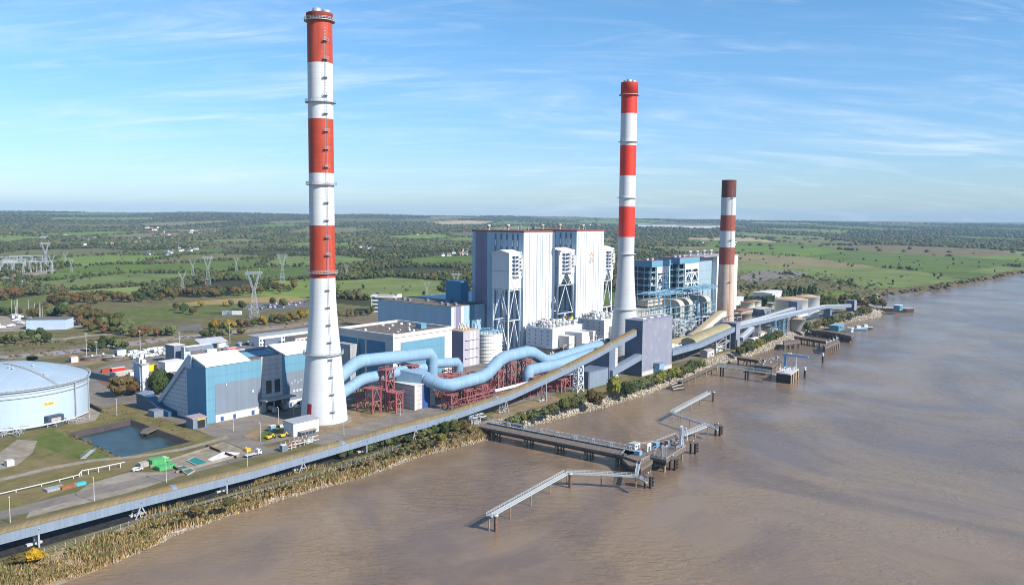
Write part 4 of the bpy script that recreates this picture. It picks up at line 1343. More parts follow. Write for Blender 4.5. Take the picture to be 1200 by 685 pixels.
# ================================================================== conveyors
def gallery_path(pts, wd_, ht, label, name='conveyor_gallery', arch=1.5, roof=None, caps=(), wallm=None, group=None):
    """enclosed belt gallery: pts are (s, t, z of the floor) along its river side; body lies on the inland side"""
    pts = [np.array(p, float) for p in pts]
    t = thing(name, label, 'conveyor', w(*(sum(pts) / len(pts))[:2], 0), group)
    wallb, roofb = MB(), MB()
    for a, c in zip(pts[:-1], pts[1:]):
        wallb.hexa([w(a[0], a[1] - wd_, a[2]), w(a[0], a[1], a[2]), w(c[0], c[1], c[2]), w(c[0], c[1] - wd_, c[2])][::-1] +
                   [w(a[0], a[1] - wd_, a[2] + ht), w(a[0], a[1], a[2] + ht), w(c[0], c[1], c[2] + ht), w(c[0], c[1] - wd_, c[2] + ht)][::-1])
    k = 10
    rows_ = []
    L0 = 0
    for i, a in enumerate(pts):
        ring = []
        for j in range(k + 1):
            ang = math.pi * j / k
            ring.append(w(a[0], a[1] + .25 - (wd_ + .5) * (1 - math.cos(ang)) / 2, a[2] + ht + .02 + arch * math.sin(ang)))
        rows_.append(ring)
    vs_ = [p for r in rows_ for p in r]
    fs_ = []
    for i in range(len(pts) - 1):
        for j in range(k):
            q0 = i * (k + 1) + j
            fs_.append((q0, q0 + 1, q0 + k + 2, q0 + k + 1)[::-1])
    roofb.add(vs_, fs_, 0, True)
    roofb.add(rows_[0], [tuple(range(k + 1))]); roofb.add(rows_[-1], [tuple(range(k + 1))[::-1]])
    wallb.build('wall', wallm or M_conv, t)
    rf = roofb.build('roof', roof or M_convroof, t)
    for s_ in caps:                          # grey lights across the roof
        for a, c in zip(pts[:-1], pts[1:]):
            if a[0] <= s_ < c[0]:
                f_ = (s_ - a[0]) / (c[0] - a[0]); p = a + (c - a) * f_
                q = MB(); r0_, r1_ = [], []
                for ds, rr_2 in ((0, r0_), (2.0, r1_)):
                    for j in range(k + 1):
                        ang = math.pi * j / k
                        rr_2.append(w(p[0] + ds, p[1] + .32 - (wd_ + .64) * (1 - math.cos(ang)) / 2, p[2] + (c[2] - a[2]) / (c[0] - a[0]) * ds + ht + .06 + (arch + .06) * math.sin(ang)))
                q.add(r0_ + r1_, [(j, j + 1, j + k + 2, j + k + 1)[::-1] for j in range(k)], 0, True)
                q.build('roof_light', M_panel, rf)
    return t


def river_z(u, v, s_t=(-169, 67, 219.8, 62.0)):
    for _ in range(3):
        r = T(u, v, 66); tt_ = np.interp(r[0], [s_t[0], s_t[2]], [s_t[1], s_t[3]]); r = T(u, v, tt_)
    return (r[0], tt_, r[2])


main = [(-300., 67.8, 4.2)]
for u_, v_ in ((0, 637.7), (150, 598), (300, 559.5), (460, 512), (530, 492.5), (600, 468), (660, 440), (700, 419.5), (746, 393.5)):
    main.append(river_z(u_, v_))
print('main conveyor', [tuple(round(float(c), 1) for c in p) for p in main])
mc = gallery_path(main, 4.3, 3.4, 'long pale blue conveyor gallery with ochre roof along the river bank', arch=1.25, caps=(-124, -43, 66, 128, 184))


def floor_z(s_):
    return float(np.interp(s_, [p[0] for p in main], [p[2] for p in main])), float(np.interp(s_, [p[0] for p in main], [p[1] for p in main]))


for i, s_ in enumerate((-171, -136, -101, -64, -28, 4, 34, 75, 113)):
    z_, t_ = floor_z(s_)
    if i % 2 == 1:
        q = MB()
        for tt_ in (t_ - .3, t_ - 3.9):
            q.beam(w(s_ - 2.2, tt_, 0), w(s_ - .3, tt_, z_), .4).beam(w(s_ + 2.2, tt_, 0), w(s_ + .3, tt_, z_), .4)
            q.beam(w(s_ - 1.4, tt_, z_ * .45), w(s_ + 1.4, tt_, z_ * .45), .3)
        q.beam(w(s_, t_ - .3, 0), w(s_, t_ - 3.9, z_), .3).beam(w(s_, t_ - .3, z_), w(s_, t_ - 3.9, 0), .3)
    else:
        q = MB()
        for tt_ in (t_ - .3, t_ - 3.9):
            q.beam(w(s_, tt_, 0), w(s_, tt_, z_ + (1.2 if tt_ > t_ - 1 else 0)), .55)
        q.beam(w(s_, t_ - .3, .3), w(s_, t_ - 3.9, z_ - .2), .3).beam(w(s_, t_ - .3, z_ - .2), w(s_, t_ - 3.9, .3), .3)
    tr = q.build('trestle', M_steel, mc)
    MB().ob(s_ - 2.4, s_ + 2.4, t_ - 4.7, t_ - 3.3, 0, .8).build('footing', M_pconc, tr)
    MB().beam(w(s_, t_ + .05, z_ + 1.6), w(s_, t_ + .9, z_ + 2.2), .22).build('lamp', M_steel, mc)
z_, t_ = floor_z(150)
q = MB(); lattice(q, [w(146, t_ - 3.9, 0), w(153, t_ - 3.9, 0), w(153, t_ - .3, 0), w(146, t_ - .3, 0)], [w(147, t_ - 3.9, z_), w(152, t_ - 3.9, z_), w(152, t_ - .3, z_), w(147, t_ - .3, z_)], 3, .4)
q.build('trestle', M_wsteel, mc)
z_, t_ = floor_z(188)
MB().ob(183, 190, t_ - 12, t_ - .2, 0, z_ - .3).build('pier', M_dusk, mc)
MB().ob(190.02, 193.2, t_ - 6.5, t_ - .15, 0, z_ + .2).build('pier', M_pconc, mc)

tw = thing('transfer_tower', 'blue grey conveyor transfer tower in front of the second chimney', 'conveyor tower', w(241, 59))
MB().ob(219.8, 262.0, 51.5, 65.4, 0, 37.8).build('wall', M_tower, tw)
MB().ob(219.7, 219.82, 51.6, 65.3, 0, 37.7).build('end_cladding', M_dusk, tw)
MB().ob(219.5, 262.3, 51.2, 65.7, 37.8, 38.5).build('roof', M_tower, tw)
for a in (226, 236, 246, 255):
    MB().ob(a, a + 4.5, 54, 62, 38.5, 39.2).build('roof_light', M_creamroof, tw)
MB().ob(219.9, 262.2, 65.4, 65.55, 0, 3.2).build('plinth', M_pconc, tw)
ck = thing('blue_cabin', 'small blue cabin against the foot of the transfer tower', 'cabin', w(240, 68))
MB().ob(236, 243, 65.8, 70, 0, 7).build('wall', mat('cabin_blue', (.20, .33, .46), .5, .06, .3, seam=(1, .1)), ck)
MB().ob(235.7, 243.3, 65.7, 70.3, 7, 7.4).build('roof', M_conv, ck)
MB().ob(238, 239.4, 70, 70.08, .1, 2.3).build('door', M_dusk, ck)
lh = thing('belt_house', 'low slate blue belt house at the foot of the rising conveyor', 'belt house', w(158, 55))
sA_, tA_ = G(693, 456)[:2]
MB().ob(160, 183, 42, 61.5, 0, 10.5).build('wall', M_dusk, lh)
MB().ob(161, 184, 61.5, 61.65, .2, 10.4).build('river_cladding', M_conv, lh)
MB().ob(159.7, 184.3, 41.7, 61.9, 10.5, 11.1).build('roof', M_dusk, lh)
gallery_path([(184, 64.5, 5.0), (219.6, 65.2, 11.5)], 5.5, 3.6, 'short low gallery climbing from the belt house to the transfer tower', arch=.4, roof=M_conv)
# second stretch, arched hood and second tower
gallery_path([(262.3, 66, 9.0), (308, 66, 9.6), (340, 65, 12.2), (374, 63.6, 15.0)], 5.5, 3.4, 'pale blue conveyor gallery right of the transfer tower, flat roofed', arch=.35, roof=M_conv)
gallery_path([(306, 62, 10.6), (340, 61.5, 13.6), (372, 61, 15.6)], 12, 2.6, 'wide belt gallery under an arched ochre hood by the second tower', name='hooded_gallery', arch=3.2, roof=mat('straw_arch_roof', (.27, .235, .135), .7, .08, .1, seam=(2.0, .12)))
t2 = thing('transfer_tower', 'slim pale conveyor tower on the bank, right of the arched hood', 'conveyor tower', w(379, 58))
MB().ob(375, 383, 50, 64.0, 0, 21.5).build('wall', M_tower, t2)
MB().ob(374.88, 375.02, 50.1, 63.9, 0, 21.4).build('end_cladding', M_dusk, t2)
MB().ob(374.6, 383.4, 49.6, 64.4, 21.5, 22).build('roof', M_tower, t2)
MB().ob(375.2, 378, 64.0, 64.1, .1, 8).build('opening', M_dark, t2)
q = MB(); lattice(q, [w(346, 50, 0), w(372, 50, 0), w(372, 60, 0), w(346, 60, 0)], [w(346, 50, 13), w(372, 50, 15), w(372, 60, 15), w(346, 60, 13)], 2, .6)
q.build('support_frame', M_steel, t2)
MB().ob(364, 366, 48, 60, 0, 15).build('pier', M_conv, t2)
# far galleries
far_roof = mat('pale_flat_roof', (.42, .44, .47), .7, .08, .2)
gallery_path([(383.6, 62, 15.5), (480, 62, 15.8), (T(968, 361.5, 58)[0], 58, T(968, 361.5, 58)[2]), (T(998, 360, 48)[0], 48, T(998, 360, 48)[2])], 5, 3.3, 'long pale gallery running to the far end house by the trees', arch=.4, roof=far_roof)
e = T(1000, 360, 48)
eh = thing('end_house', 'small slate blue house ending the far conveyor gallery', 'conveyor tower', w(e[0], 46))
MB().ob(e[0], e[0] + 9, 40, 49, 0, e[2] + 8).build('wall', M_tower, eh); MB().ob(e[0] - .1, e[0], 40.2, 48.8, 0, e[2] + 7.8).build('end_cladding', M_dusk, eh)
gallery_path([(383.6, 50, 13), (T(896, 377, 40)[0], 40, 11.0), (T(933, 364, 38)[0], 38, T(933, 364, 38)[2])], 5, 3.3, 'second pale gallery rising to the slate house by the white tanks', arch=.4, roof=far_roof)
e2 = T(930, 366, 36)
eh = thing('end_house', 'slate blue house in front of the two big white tanks', 'conveyor tower', w(e2[0] + 6, 36))
MB().ob(e2[0] + 1, e2[0] + 16, 30, 39, e2[2] - 1, e2[2] + 11).build('wall', M_dusk, eh); MB().ob(e2[0] + 5, e2[0] + 11, 32, 37, 0, e2[2] - 1).build('pier', M_steel, eh)
gallery_path([(383.6, 66.5, 6.0), (T(884, 386, 66)[0], 66, 12.5)], 4.5, 3.0, 'lowest short gallery under the long far gallery', arch=.35, roof=far_roof)
for i, (u_, v_) in enumerate(((878, 399), (898, 394), (906, 391), (925, 391))):
    g_ = G(u_, v_)
    t = thing('gallery_trestle', ('steel trestle under the far gallery nearest the slim tower', 'blue steel trestle under the far gallery, second from the slim tower', 'blue steel trestle under the far gallery, third from the slim tower', 'slender steel trestle under the far gallery beside the small grey tank')[i], 'trestle', w(g_[0], 58))
    q = MB(); zz_ = 15.3
    lattice(q, [w(g_[0] - 3, 56, 0), w(g_[0] + 3, 56, 0), w(g_[0] + 3, 61, 0), w(g_[0] - 3, 61, 0)], [w(g_[0] - 1.5, 57, zz_), w(g_[0] + 1.5, 57, zz_), w(g_[0] + 1.5, 61, zz_), w(g_[0] - 1.5, 61, zz_)], 3, .32)
    q.build('frame', (M_bsteel if i in (1, 2) else M_steel), t)
    MB().ob(g_[0] - 4, g_[0] + 4, 55, 62, 0, .5).build('footing', M_pconc, t)
g_ = G(971, 374)
t = thing('gallery_trestle', 'grey pier carrying the far gallery near its end house', 'trestle', w(g_[0], 50))
MB().ob(g_[0] - 3, g_[0] + 3, 47, 54, 0, 13.5).build('column', M_dusk, t)
# beige gallery beside the rusty chimney
bg_ = gallery_path([(378, 24, 3.0), (388, 24, 4.0), (T(847, 368, 24)[0], 24, 18.0), (T(847, 368, 24)[0] + 8, 24, 18.2)], 6, 5.0, 'beige belt gallery climbing to the foot of the rusty chimney', arch=.4, roof=mat('tan_roof', (.40, .31, .20), .8, .12, .2), wallm=mat('beige_sheeting', (.50, .47, .42), .7, .06, .2, seam=(2, .08)))
for s_ in (400, 418, 436):
    q = MB(); lattice(q, [w(s_ - 2, 18, 0), w(s_ + 2, 18, 0), w(s_ + 2, 23.5, 0), w(s_ - 2, 23.5, 0)], [w(s_ - 2, 18.5, 3 + (s_ - 385) * .26), w(s_ + 2, 18.5, 3 + (s_ - 385) * .26), w(s_ + 2, 23.5, 3 + (s_ - 385) * .26), w(s_ - 2, 23.5, 3 + (s_ - 385) * .26)], 2, .5)
    q.build('trestle', M_steel, bg_)
sl_ = thing('ash_shed', 'long dark shed with a sandy ridge roof behind the transfer tower', 'shed', w(330, 25))
MB().ob(272, 372, 22, 40, 0, 8).build('wall', M_dusk, sl_)
MB().extrude([w(271.5, 21.4, 8), w(271.5, 31, 10.4), w(271.5, 40.6, 8)], A * 101).build('roof', mat('sandy_roof', (.33, .26, .15), .85, .15, .15), sl_)
for k in range(7):                           # pipe bundle and pale troughs in front of it
    t_ = 43 + k * 1.5
    if k == 0: pb = thing('pipe_rack', 'rack of pale pipes between the transfer tower and the hood', 'pipe rack', w(285, 48))
    MB().tube([w(262.5, t_, 9.6 + (k % 2)), w(306, t_, 9.6 + (k % 2))], .55, 8).build('pipe', random.choice([M_wsteel, M_greyw, M_steel]), pb)
for s_ in (265, 275, 285, 295, 304):
    q = MB(); q.beam(w(s_, 42, 0), w(s_, 42, 9), .5).beam(w(s_, 53, 0), w(s_, 53, 9), .5).beam(w(s_, 42, 8.8), w(s_, 53, 8.8), .5).beam(w(s_, 42, 4), w(s_, 53, 8.8), .35).beam(w(s_, 42, 4.5), w(s_, 53, 4.5), .35)
    q.build('frame', M_rsteel, pb)

# ================================================================== flue ducts and their red steel
def duct(label, path, r, rad=7.0, flanges=True, cap=None):
    path = [np.asarray(p, float) for p in path]
    t = thing('flue_duct', label, 'duct', (np.mean([p[0] for p in path]), np.mean([p[1] for p in path]), 0))
    pp = MB().bend(path, rad * .55, 1)
    MB().tube(pp, r, 28).build('pipe', M_duct, t)
    if flanges:
        L_ = 0
        for a, c in zip(path[:-1], path[1:]):
            d = c - a; ln = np.linalg.norm(d); d = d / ln
            k = int(ln // 17)
            for j in range(k + 1):
                o_ = a + d * (ln * (j + .5) / (k + 1))
                MB().tube([o_ - d * .2, o_ + d * .2], r + .09, 28).build('flange', M_bsteel, t)
    return t


td = 4
A0, A1, A2, A3, A4 = T(403, 437, td), T(419, 423, td), T(468, 417, td), T(506, 413.5, td), T(505, 436, td)
duct('upper pale blue duct leaving the tallest chimney and turning down', [w(A0[0] - 12, td, A0[2] - 6.5), w(*A0), w(A1[0], td, A1[2]), w(A3[0], td, A3[2]), w(A3[0], td, A4[2] - 3)], 3.5, 5)
B0, B1, B2, B3 = T(404, 458, td - 1), T(424, 444, td - 1), T(463, 436, td - 1), T(490, 431.5, td - 1)
duct('lower pale blue duct leaving the tallest chimney', [w(B0[0] - 12, td - 1, B0[2] - 5), w(*B0), w(B1[0], td - 1, B1[2]), w(B2[0], td - 1, B2[2]), w(B3[0], td - 1, B3[2]), w(B3[0] + 5, td - 1, B3[2] - .5)], 3.1, 4)
C0, C1, C2 = T(508, 425.5, 1), T(537, 424, 1), T(537, 438, 1)
duct('short pale blue duct with a downward elbow, in front of the workshop', [w(C0[0], 1, C0[2]), w(C1[0], 1, C1[2]), w(C2[0], 1, C2[2] - 4)], 2.9, 3.5)
tD = 33
pd_ = [w(58, 19, 15.5)] + [w(*T(u_, v_, tD)) for u_, v_ in ((524, 452.5), (568, 441), (588, 419), (621, 411), (641, 423.5), (690, 408), (706, 404))]
duct('largest pale blue duct, zigzagging from the fan house towards the dust collectors', pd_, 3.75, 6)
tL = 41
e0 = T(619, 434, tL)
duct('pale blue duct half hidden behind the rising conveyor', [w(e0[0], tL, e0[2] - 8), w(e0[0], tL, e0[2]), w(*T(655, 426.5, tL)), w(*T(700, 412, tL))], 3.5, 3.5)
duct('stub of pale blue duct right of the transfer tower', [w(250, 42, 17), w(276, 42, 17.3)], 3.6)
# fan house: rectangular hood narrowing into the round duct
fh = thing('fan_house', 'pale blue fan hood on top of the concrete duct house', 'fan housing', w(56, 8))
MB().extrude([w(49, -6, 14.05), w(49, -6, 16.5), w(49, -4, 19), w(49, -1, 20.6), w(49, 3, 21.2), w(49, 4, 21.2), w(49, 4, 14.05)], A * 16).build('casing', mat('fan_blue', (.10, .29, .44), .5, .08, .2), fh)
q = MB()
ring0 = [w(49.3, 4.1, 14.2), w(65, 4.1, 14.2), w(65, 4.1, 21.2), w(49.3, 4.1, 21.2)]
ring1 = [w(54.5, 19, 12), w(61.5, 19, 12), w(61.5, 19, 19), w(54.5, 19, 19)]
q.hexa([ring0[0], ring0[1], ring1[1], ring1[0]] + [ring0[3], ring0[2], ring1[2], ring1[3]])
q.build('transition', M_duct, fh)
dh = thing('duct_house', 'low precast concrete duct house with a teal panel below the fan hood', 'industrial building', w(55, 0))
MB().ob(47.5, 64, -21, 20, 0, 13.9).build('wall', M_pconc, dh)
MB().ob(47.38, 47.52, -5, 3.5, 0, 13.6).build('teal_panel', mat('teal_cladding', (.02, .12, .19), .5, .08, .2), dh)
MB().ob(47.2, 64.2, -21.2, 20.2, 13.9, 14.04).build('roof', M_creamroof, dh)
MB().ob(47.3, 48.8, 20, 20.15, 0, 13.8).build('corner_strip', M_cream, dh)
MB().ob(53.5, 59.5, 20, 20.2, 0, 13.6).build('blue_panel', M_blue, dh)
MB().ob(47.25, 47.36, -3, -1.2, .1, 2.3).build('door', M_blue, dh)


def red_trestle(s_, t0, t1, z, lab, ds=4.0, z0=0, deck=True):
    t = thing('red_trestle', lab, 'steel support', w(s_, (t0 + t1) / 2, z0), 'red steel supports under the flue ducts')
    c4 = [(s_ - ds / 2, t0), (s_ + ds / 2, t0), (s_ + ds / 2, t1), (s_ - ds / 2, t1)]
    for a, c in c4:
        MB().beam(w(a, c, z0), w(a, c, z), .62).build('leg', M_rsteel, t)
    q = MB()
    nn_ = max(1, int(round((z - z0) / 5.5)))
    for j in range(nn_):
        za, zb = z0 + (z - z0) * j / nn_, z0 + (z - z0) * (j + 1) / nn_
        for i in range(4):
            a, c = c4[i], c4[(i + 1) % 4]
            q.beam(w(*a, zb), w(*c, zb), .5)
            q.beam(w(*a, za), w((a[0] + c[0]) / 2, (a[1] + c[1]) / 2, zb), .34).beam(w(*c, za), w((a[0] + c[0]) / 2, (a[1] + c[1]) / 2, zb), .34)
    q.build('bracing', M_rsteel, t)
    if deck:
        q = MB().ob(s_ - ds / 2 - .8, s_ + ds / 2 + .8, t0 - .8, t1 + .8, z, z + .35)
        for a in np.linspace(s_ - ds / 2 - .7, s_ + ds / 2 + .7, 4):
            for c in (t0 - .7, t1 + .7): q.beam(w(a, c, z), w(a, c, z + 1.5), .2)
        for c in (t0 - .7, t1 + .7): q.beam(w(s_ - ds / 2 - .7, c, z + 1.4), w(s_ + ds / 2 + .7, c, z + 1.4), .22)
        q.build('platform', M_rsteel, t)
    return t


zA = lambda s_: float(np.interp(s_, [A0[0], A1[0], A3[0]], [A0[2], A1[2], A3[2]]))
red_trestle(29, -4, 9, 13.4, 'red steel trestle nearest the tallest chimney, under the lower duct', 6)
red_trestle(37.5, 6.2, 10.5, 23, 'tall red steel trestle with platforms beside the two chimney ducts', 6)
red_trestle(37.5, 12, 18, 11, 'red steel landing frame standing right of the chimney foot', 5)
red_trestle(60, -3.5, 8, 22.0, 'red steel frame between upper and lower chimney ducts, above the duct house', 5, 14.2)
for i, (s_, lab) in enumerate(((78, 'red steel frame under the downward bend of the upper duct'), (88, 'red steel frame left of the short elbowed duct'), (99, 'red steel frame under the elbow of the short duct'))):
    red_trestle(s_, -4, 10, 11.5 if i < 2 else 10.5, lab, 7)
zz_ = lambda s_: float(np.interp(s_, [58, 93, 108, 136, 153, 203], [9.5, 11, 20.5, 20.5, 12, 14.2])) - 1.3
for s_, lab in ((62, 'red steel leg frame under the corner of the largest duct'), (75, 'red steel trestle under the largest duct, just right of its corner'), (88, 'red steel trestle under the low run of the largest duct'), (103, 'red steel trestle where the largest duct starts to climb'), (115, 'tall red steel trestle under the raised run of the largest duct'), (130, 'tall red steel trestle at the right end of the raised run'), (152, 'red steel trestle where the two ducts meet'), (172, 'red steel trestle behind the rising conveyor, left of the belt house'), (192, 'red steel trestle behind the rising conveyor, above the belt house')):
    red_trestle(s_, tD - 3.4, tD + 3.4, zz_(s_), lab, 4.5)
red_trestle(127, 37, 46, 10.5, 'broad red steel frame under the end of the half hidden duct', 9)
red_trestle(143, 38.5, 44, 10.8, 'red steel frame under the half hidden duct behind the conveyor', 4)
red_trestle(140, 52, 56, 8, 'isolated red steel stand in front of the rising conveyor', 4)
# low pipe rack running in front of the largest duct
pr = thing('pipe_rack', 'long red pipe rack carrying a pale pipe in front of the largest duct', 'pipe rack', w(100, 46))
for s_ in np.arange(60, 200, 7.0):
    q = MB()
    for t_ in (43, 49): q.beam(w(s_, t_, 0), w(s_, t_, 7.6), .5)
    q.beam(w(s_, 43, 7.4), w(s_, 49, 7.4), .5).beam(w(s_, 43, 4), w(s_, 49, 4), .4)
    if int(s_) % 2: q.beam(w(s_, 49, 0), w(s_ + 7, 49, 7.4), .3).beam(w(s_ + 7, 49, 0), w(s_, 49, 7.4), .3)
    q.build('frame', M_rsteel, pr)
for t_, z_ in ((43, 7.7), (49, 7.7), (43, 4.2), (49, 4.2)):
    MB().beam(w(59, t_, z_), w(200, t_, z_), .4).build('beam', M_rsteel, pr)
for t_, z_, r_, m_ in ((47.6, 9.0, .95, M_wsteel), (45.4, 8.4, .5, M_greyw), (44.2, 8.2, .35, M_rsteel), (46, 5, .5, M_steel)):
    MB().tube([w(84, t_, z_), w(200, t_, z_)], r_, 10).build('pipe', m_, pr)
MB().ob(150, 176, 49.5, 51, 8.6, 9.8).build('cable_tray', M_wsteel, pr)

t = thing('duct_walkways', 'tangle of red walkways, stairs and brackets under the largest duct', 'walkway', w(110, 38))
q = MB(); r = random.Random(17)
for k in range(110):
    s_, t_ = r.uniform(62, 205), r.uniform(24, 50)
    z_ = r.choice([4, 6.5, 9])
    if k % 5 == 0: q.ob(s_, s_ + r.uniform(4, 9), t_, t_ + 1.4, z_, z_ + .2)
    d = r.choice([A, A, N]) * r.uniform(2, 7)
    q.beam(w(s_, t_, z_), w(s_, t_, z_) + d, .32).beam(w(s_, t_, 0), w(s_, t_, z_ + 1.3), .26)
    if k % 3 == 0: q.beam(w(s_, t_, 0), w(s_, t_, z_) + d, .26)
q.build('frames', M_rsteel, t)
t = thing('duct_walkways', 'tangle of red walkways around the short elbowed duct', 'walkway', w(90, 4))
q = MB()
for k in range(60):
    s_, t_ = r.uniform(66, 108), r.uniform(-8, 16)
    z_ = r.choice([7, 10, 12.5])
    if k % 4 == 0: q.ob(s_, s_ + r.uniform(3, 7), t_, t_ + 1.4, z_, z_ + .2)
    d = r.choice([A, A, N]) * r.uniform(2, 6)
    q.beam(w(s_, t_, z_), w(s_, t_, z_) + d, .32).beam(w(s_, t_, 0), w(s_, t_, z_ + 1.3), .26)
q.build('frames', M_rsteel, t)

# ================================================================== older units: open blue frames, ducts, grey boiler house
def open_frame(sa, sb, ta, tb, z, lab, seed):
    r = random.Random(seed)
    t = thing('steel_boiler_frame', lab, 'boiler frame', w((sa + sb) / 2, (ta + tb) / 2))
    q = MB()
    ss = np.linspace(sa, sb, 5); ts = np.linspace(ta, tb, 4)
    for a in ss:
        for c in ts: q.beam(w(a, c, 0), w(a, c, z), .6)
    q.build('columns', M_bsteel, t)
    for zz_2 in np.arange(8, z - 4, 6.5):
        q = MB()
        for c in ts: q.beam(w(sa, c, zz_2), w(sb, c, zz_2), .4)
        for a in ss: q.beam(w(a, ta, zz_2), w(a, tb, zz_2), .4)
        q.ob(sa, sb, tb - 1.4, tb + .8, zz_2 - .25, zz_2).ob(sa - .8, sa + 1, ta, tb, zz_2 - .25, zz_2)
        fl_ = q.build('floor_frame', M_bsteel, t)
        q = MB()
        for zr in (.6, 1.2):
            q.beam(w(sa, tb + .7, zz_2 + zr), w(sb, tb + .7, zz_2 + zr), .14).beam(w(sa - .7, ta, zz_2 + zr), w(sa - .7, tb, zz_2 + zr), .14)
        q.build('railing', M_wsteel, fl_)
    MB().ob(sa + 3, sb - 3, ta + 2, tb - 4, 2, z - 6).build('boiler_casing', mat('dark_boiler_casing', (.045, .06, .08), .7, .3, .3), t)
    q = MB()
    for k in range(16):                      # gear between the floors
        a = r.uniform(sa + 1, sb - 2); z_ = r.choice(list(np.arange(8, z - 8, 6.5)))
        q.ob(a, a + r.uniform(1, 4), tb - 3.9, tb - 1.5 - r.uniform(0, 1), z_, z_ + r.uniform(1.5, 4))
    q.build('machinery', M_gtank, t)
    mx_, m2 = sa + (sb - sa) * .28, sb - (sb - sa) * .04
    q = MB()
    for a in (mx_, (mx_ + m2) / 2, m2): q.beam(w(a, tb + .9, 4), w(a, tb + .9, z - 6), 1.3)
    for z_ in np.arange(8, z - 8, 11):
        for a, c in ((mx_, (mx_ + m2) / 2), ((mx_ + m2) / 2, m2)):
            mid = (a + c) / 2
            q.beam(w(a, tb + .9, z_), w(mid, tb + .9, z_ + 8.5), .9).beam(w(c, tb + .9, z_), w(mid, tb + .9, z_ + 8.5), .9)
        q.beam(w(mx_, tb + .9, z_ + 9), w(m2, tb + .9, z_ + 9), 1.1)
    q.build('white_bracing', M_wsteel, t)
    MB().ob(mx_ - .6, m2 + .6, tb + .2, tb + 1.4, z - 12.5, z - 6.2).build('white_fascia', M_white, t)
    MB().ob(sa - 1, sb + 1, ta - 1, tb + 1.6, z - 6, z).build('roof_fascia', M_sky, t)
    MB().ob(sa - .6, sb + .6, ta - .6, tb + 1.2, z, z + .4).build('roof', mat('red_brown_roof', (.19, .10, .095), .8, .2, .2), t)
    for k in range(3):
        MB().ob(sa + 4 + k * 10, sa + 8 + k * 10, (ta + tb) / 2, (ta + tb) / 2 + 4, z + .4, z + 2.2).build('roof_unit', M_lilac, t)
    return t


open_frame(451, 488, -82, -60, 65, 'open blue steel boiler frame nearest the second chimney', 1)
open_frame(508.5, 552, -82, -60, 66, 'open blue steel boiler frame beside the grey boiler house', 2)
q = thing('link_bay', 'dark blue link bay between the two open boiler frames', 'boiler frame', w(498, -70))
MB().ob(489.2, 507.3, -80, -68, 2, 64).build('casing', mat('dark_link', (.05, .10, .15), .6, .1, .2), q)
for z_ in np.arange(8, 62, 6.5):
    MB().ob(489.2, 507.3, -67.9, -66, z_, z_ + .5).build('floor_frame', M_bsteel, q)
gb = thing('grey_boiler_house', 'blue grey boiler house with a white river front left of the rusty chimney', 'boiler house', w(590, -75))
MB().ob(553.6, 586, -92, -60, 0, 65).build('wall', mat('dull_blue_cladding', (.25, .34, .40), .6, .05, .1, seam=(1.6, .08), rows=(10, .1)), gb)
MB().ob(586.2, 640, -92, -54, 0, 65.5).build('white_wall', M_white, gb)
MB().ob(553, 641, -92.5, -53.5, 65.5, 66.2).build('roof', mat('dull_roof', (.30, .27, .27), .8, .15, .2), gb)
for k in range(4):
    MB().lathe(w(562 + k * 17, -75, 66.2), [(1.6, 0), (1.6, 3.5), (2.2, 3.6), (2.2, 5), (.1, 5.6)], 14).build('roof_ventilator', M_greyw, gb)
# pale blue pipe bridge over the duct field and beige box ducts
br = thing('pipe_bridge', 'pale blue steel pipe bridge spanning above the beige ducts', 'pipe bridge', w(470, -40))
for t_ in (-56, -48, -40, -33):
    MB().beam(w(418, t_, 35), w(560, t_, 35), .6).build('beam', M_bsteel, br)
for s_ in np.arange(419, 561, 11.5):
    q = MB()
    q.beam(w(s_, -56, 35), w(s_, -33, 35), .5)
    for t_ in (-56, -33): q.beam(w(s_, t_, 0), w(s_, t_, 36.9), .55)
    q.beam(w(s_, -56, 36.8), w(s_, -33, 36.8), .3).beam(w(s_, -56, 35), w(s_ + 11.5, -33, 35), .35)
    q.beam(w(s_, -33, 18), w(s_ + 11.5, -33, 18), .6)
    q.build('frame', M_bsteel, br)
for t_, z_ in ((-52, 36.1), (-45, 36.1), (-37, 35.9)):
    MB().tube([w(419, t_, z_), w(560, t_, z_)], .7, 8).build('pipe', random.choice([M_bsteel, M_wsteel]), br)
for (sa, sb, ta, tb, za, zb, lab) in ((391, 460, -53, -40, 14.5, 22.5, 'long beige box duct left of the elbow ducts'), (418, 452, -56, -44, 24, 30, 'upper beige box duct under the blue pipe bridge')):
    t = thing('box_duct', lab, 'duct', w((sa + sb) / 2, (ta + tb) / 2))
    MB().ob(sa, sb, ta, tb, za, zb).build('casing', M_beige, t)
    for a in np.arange(sa + 4, sb, 9): MB().ob(a, a + .4, tb, tb + .3, za - .2, zb + .2).build('stiffener', M_bsteel, t)
    q = MB()
    for a in np.arange(sa + 3, sb, 12):
        for c in (ta + 1, tb - 1): q.beam(w(a, c, 0), w(a, c, za), .7)
    q.build('legs', M_bsteel, t)
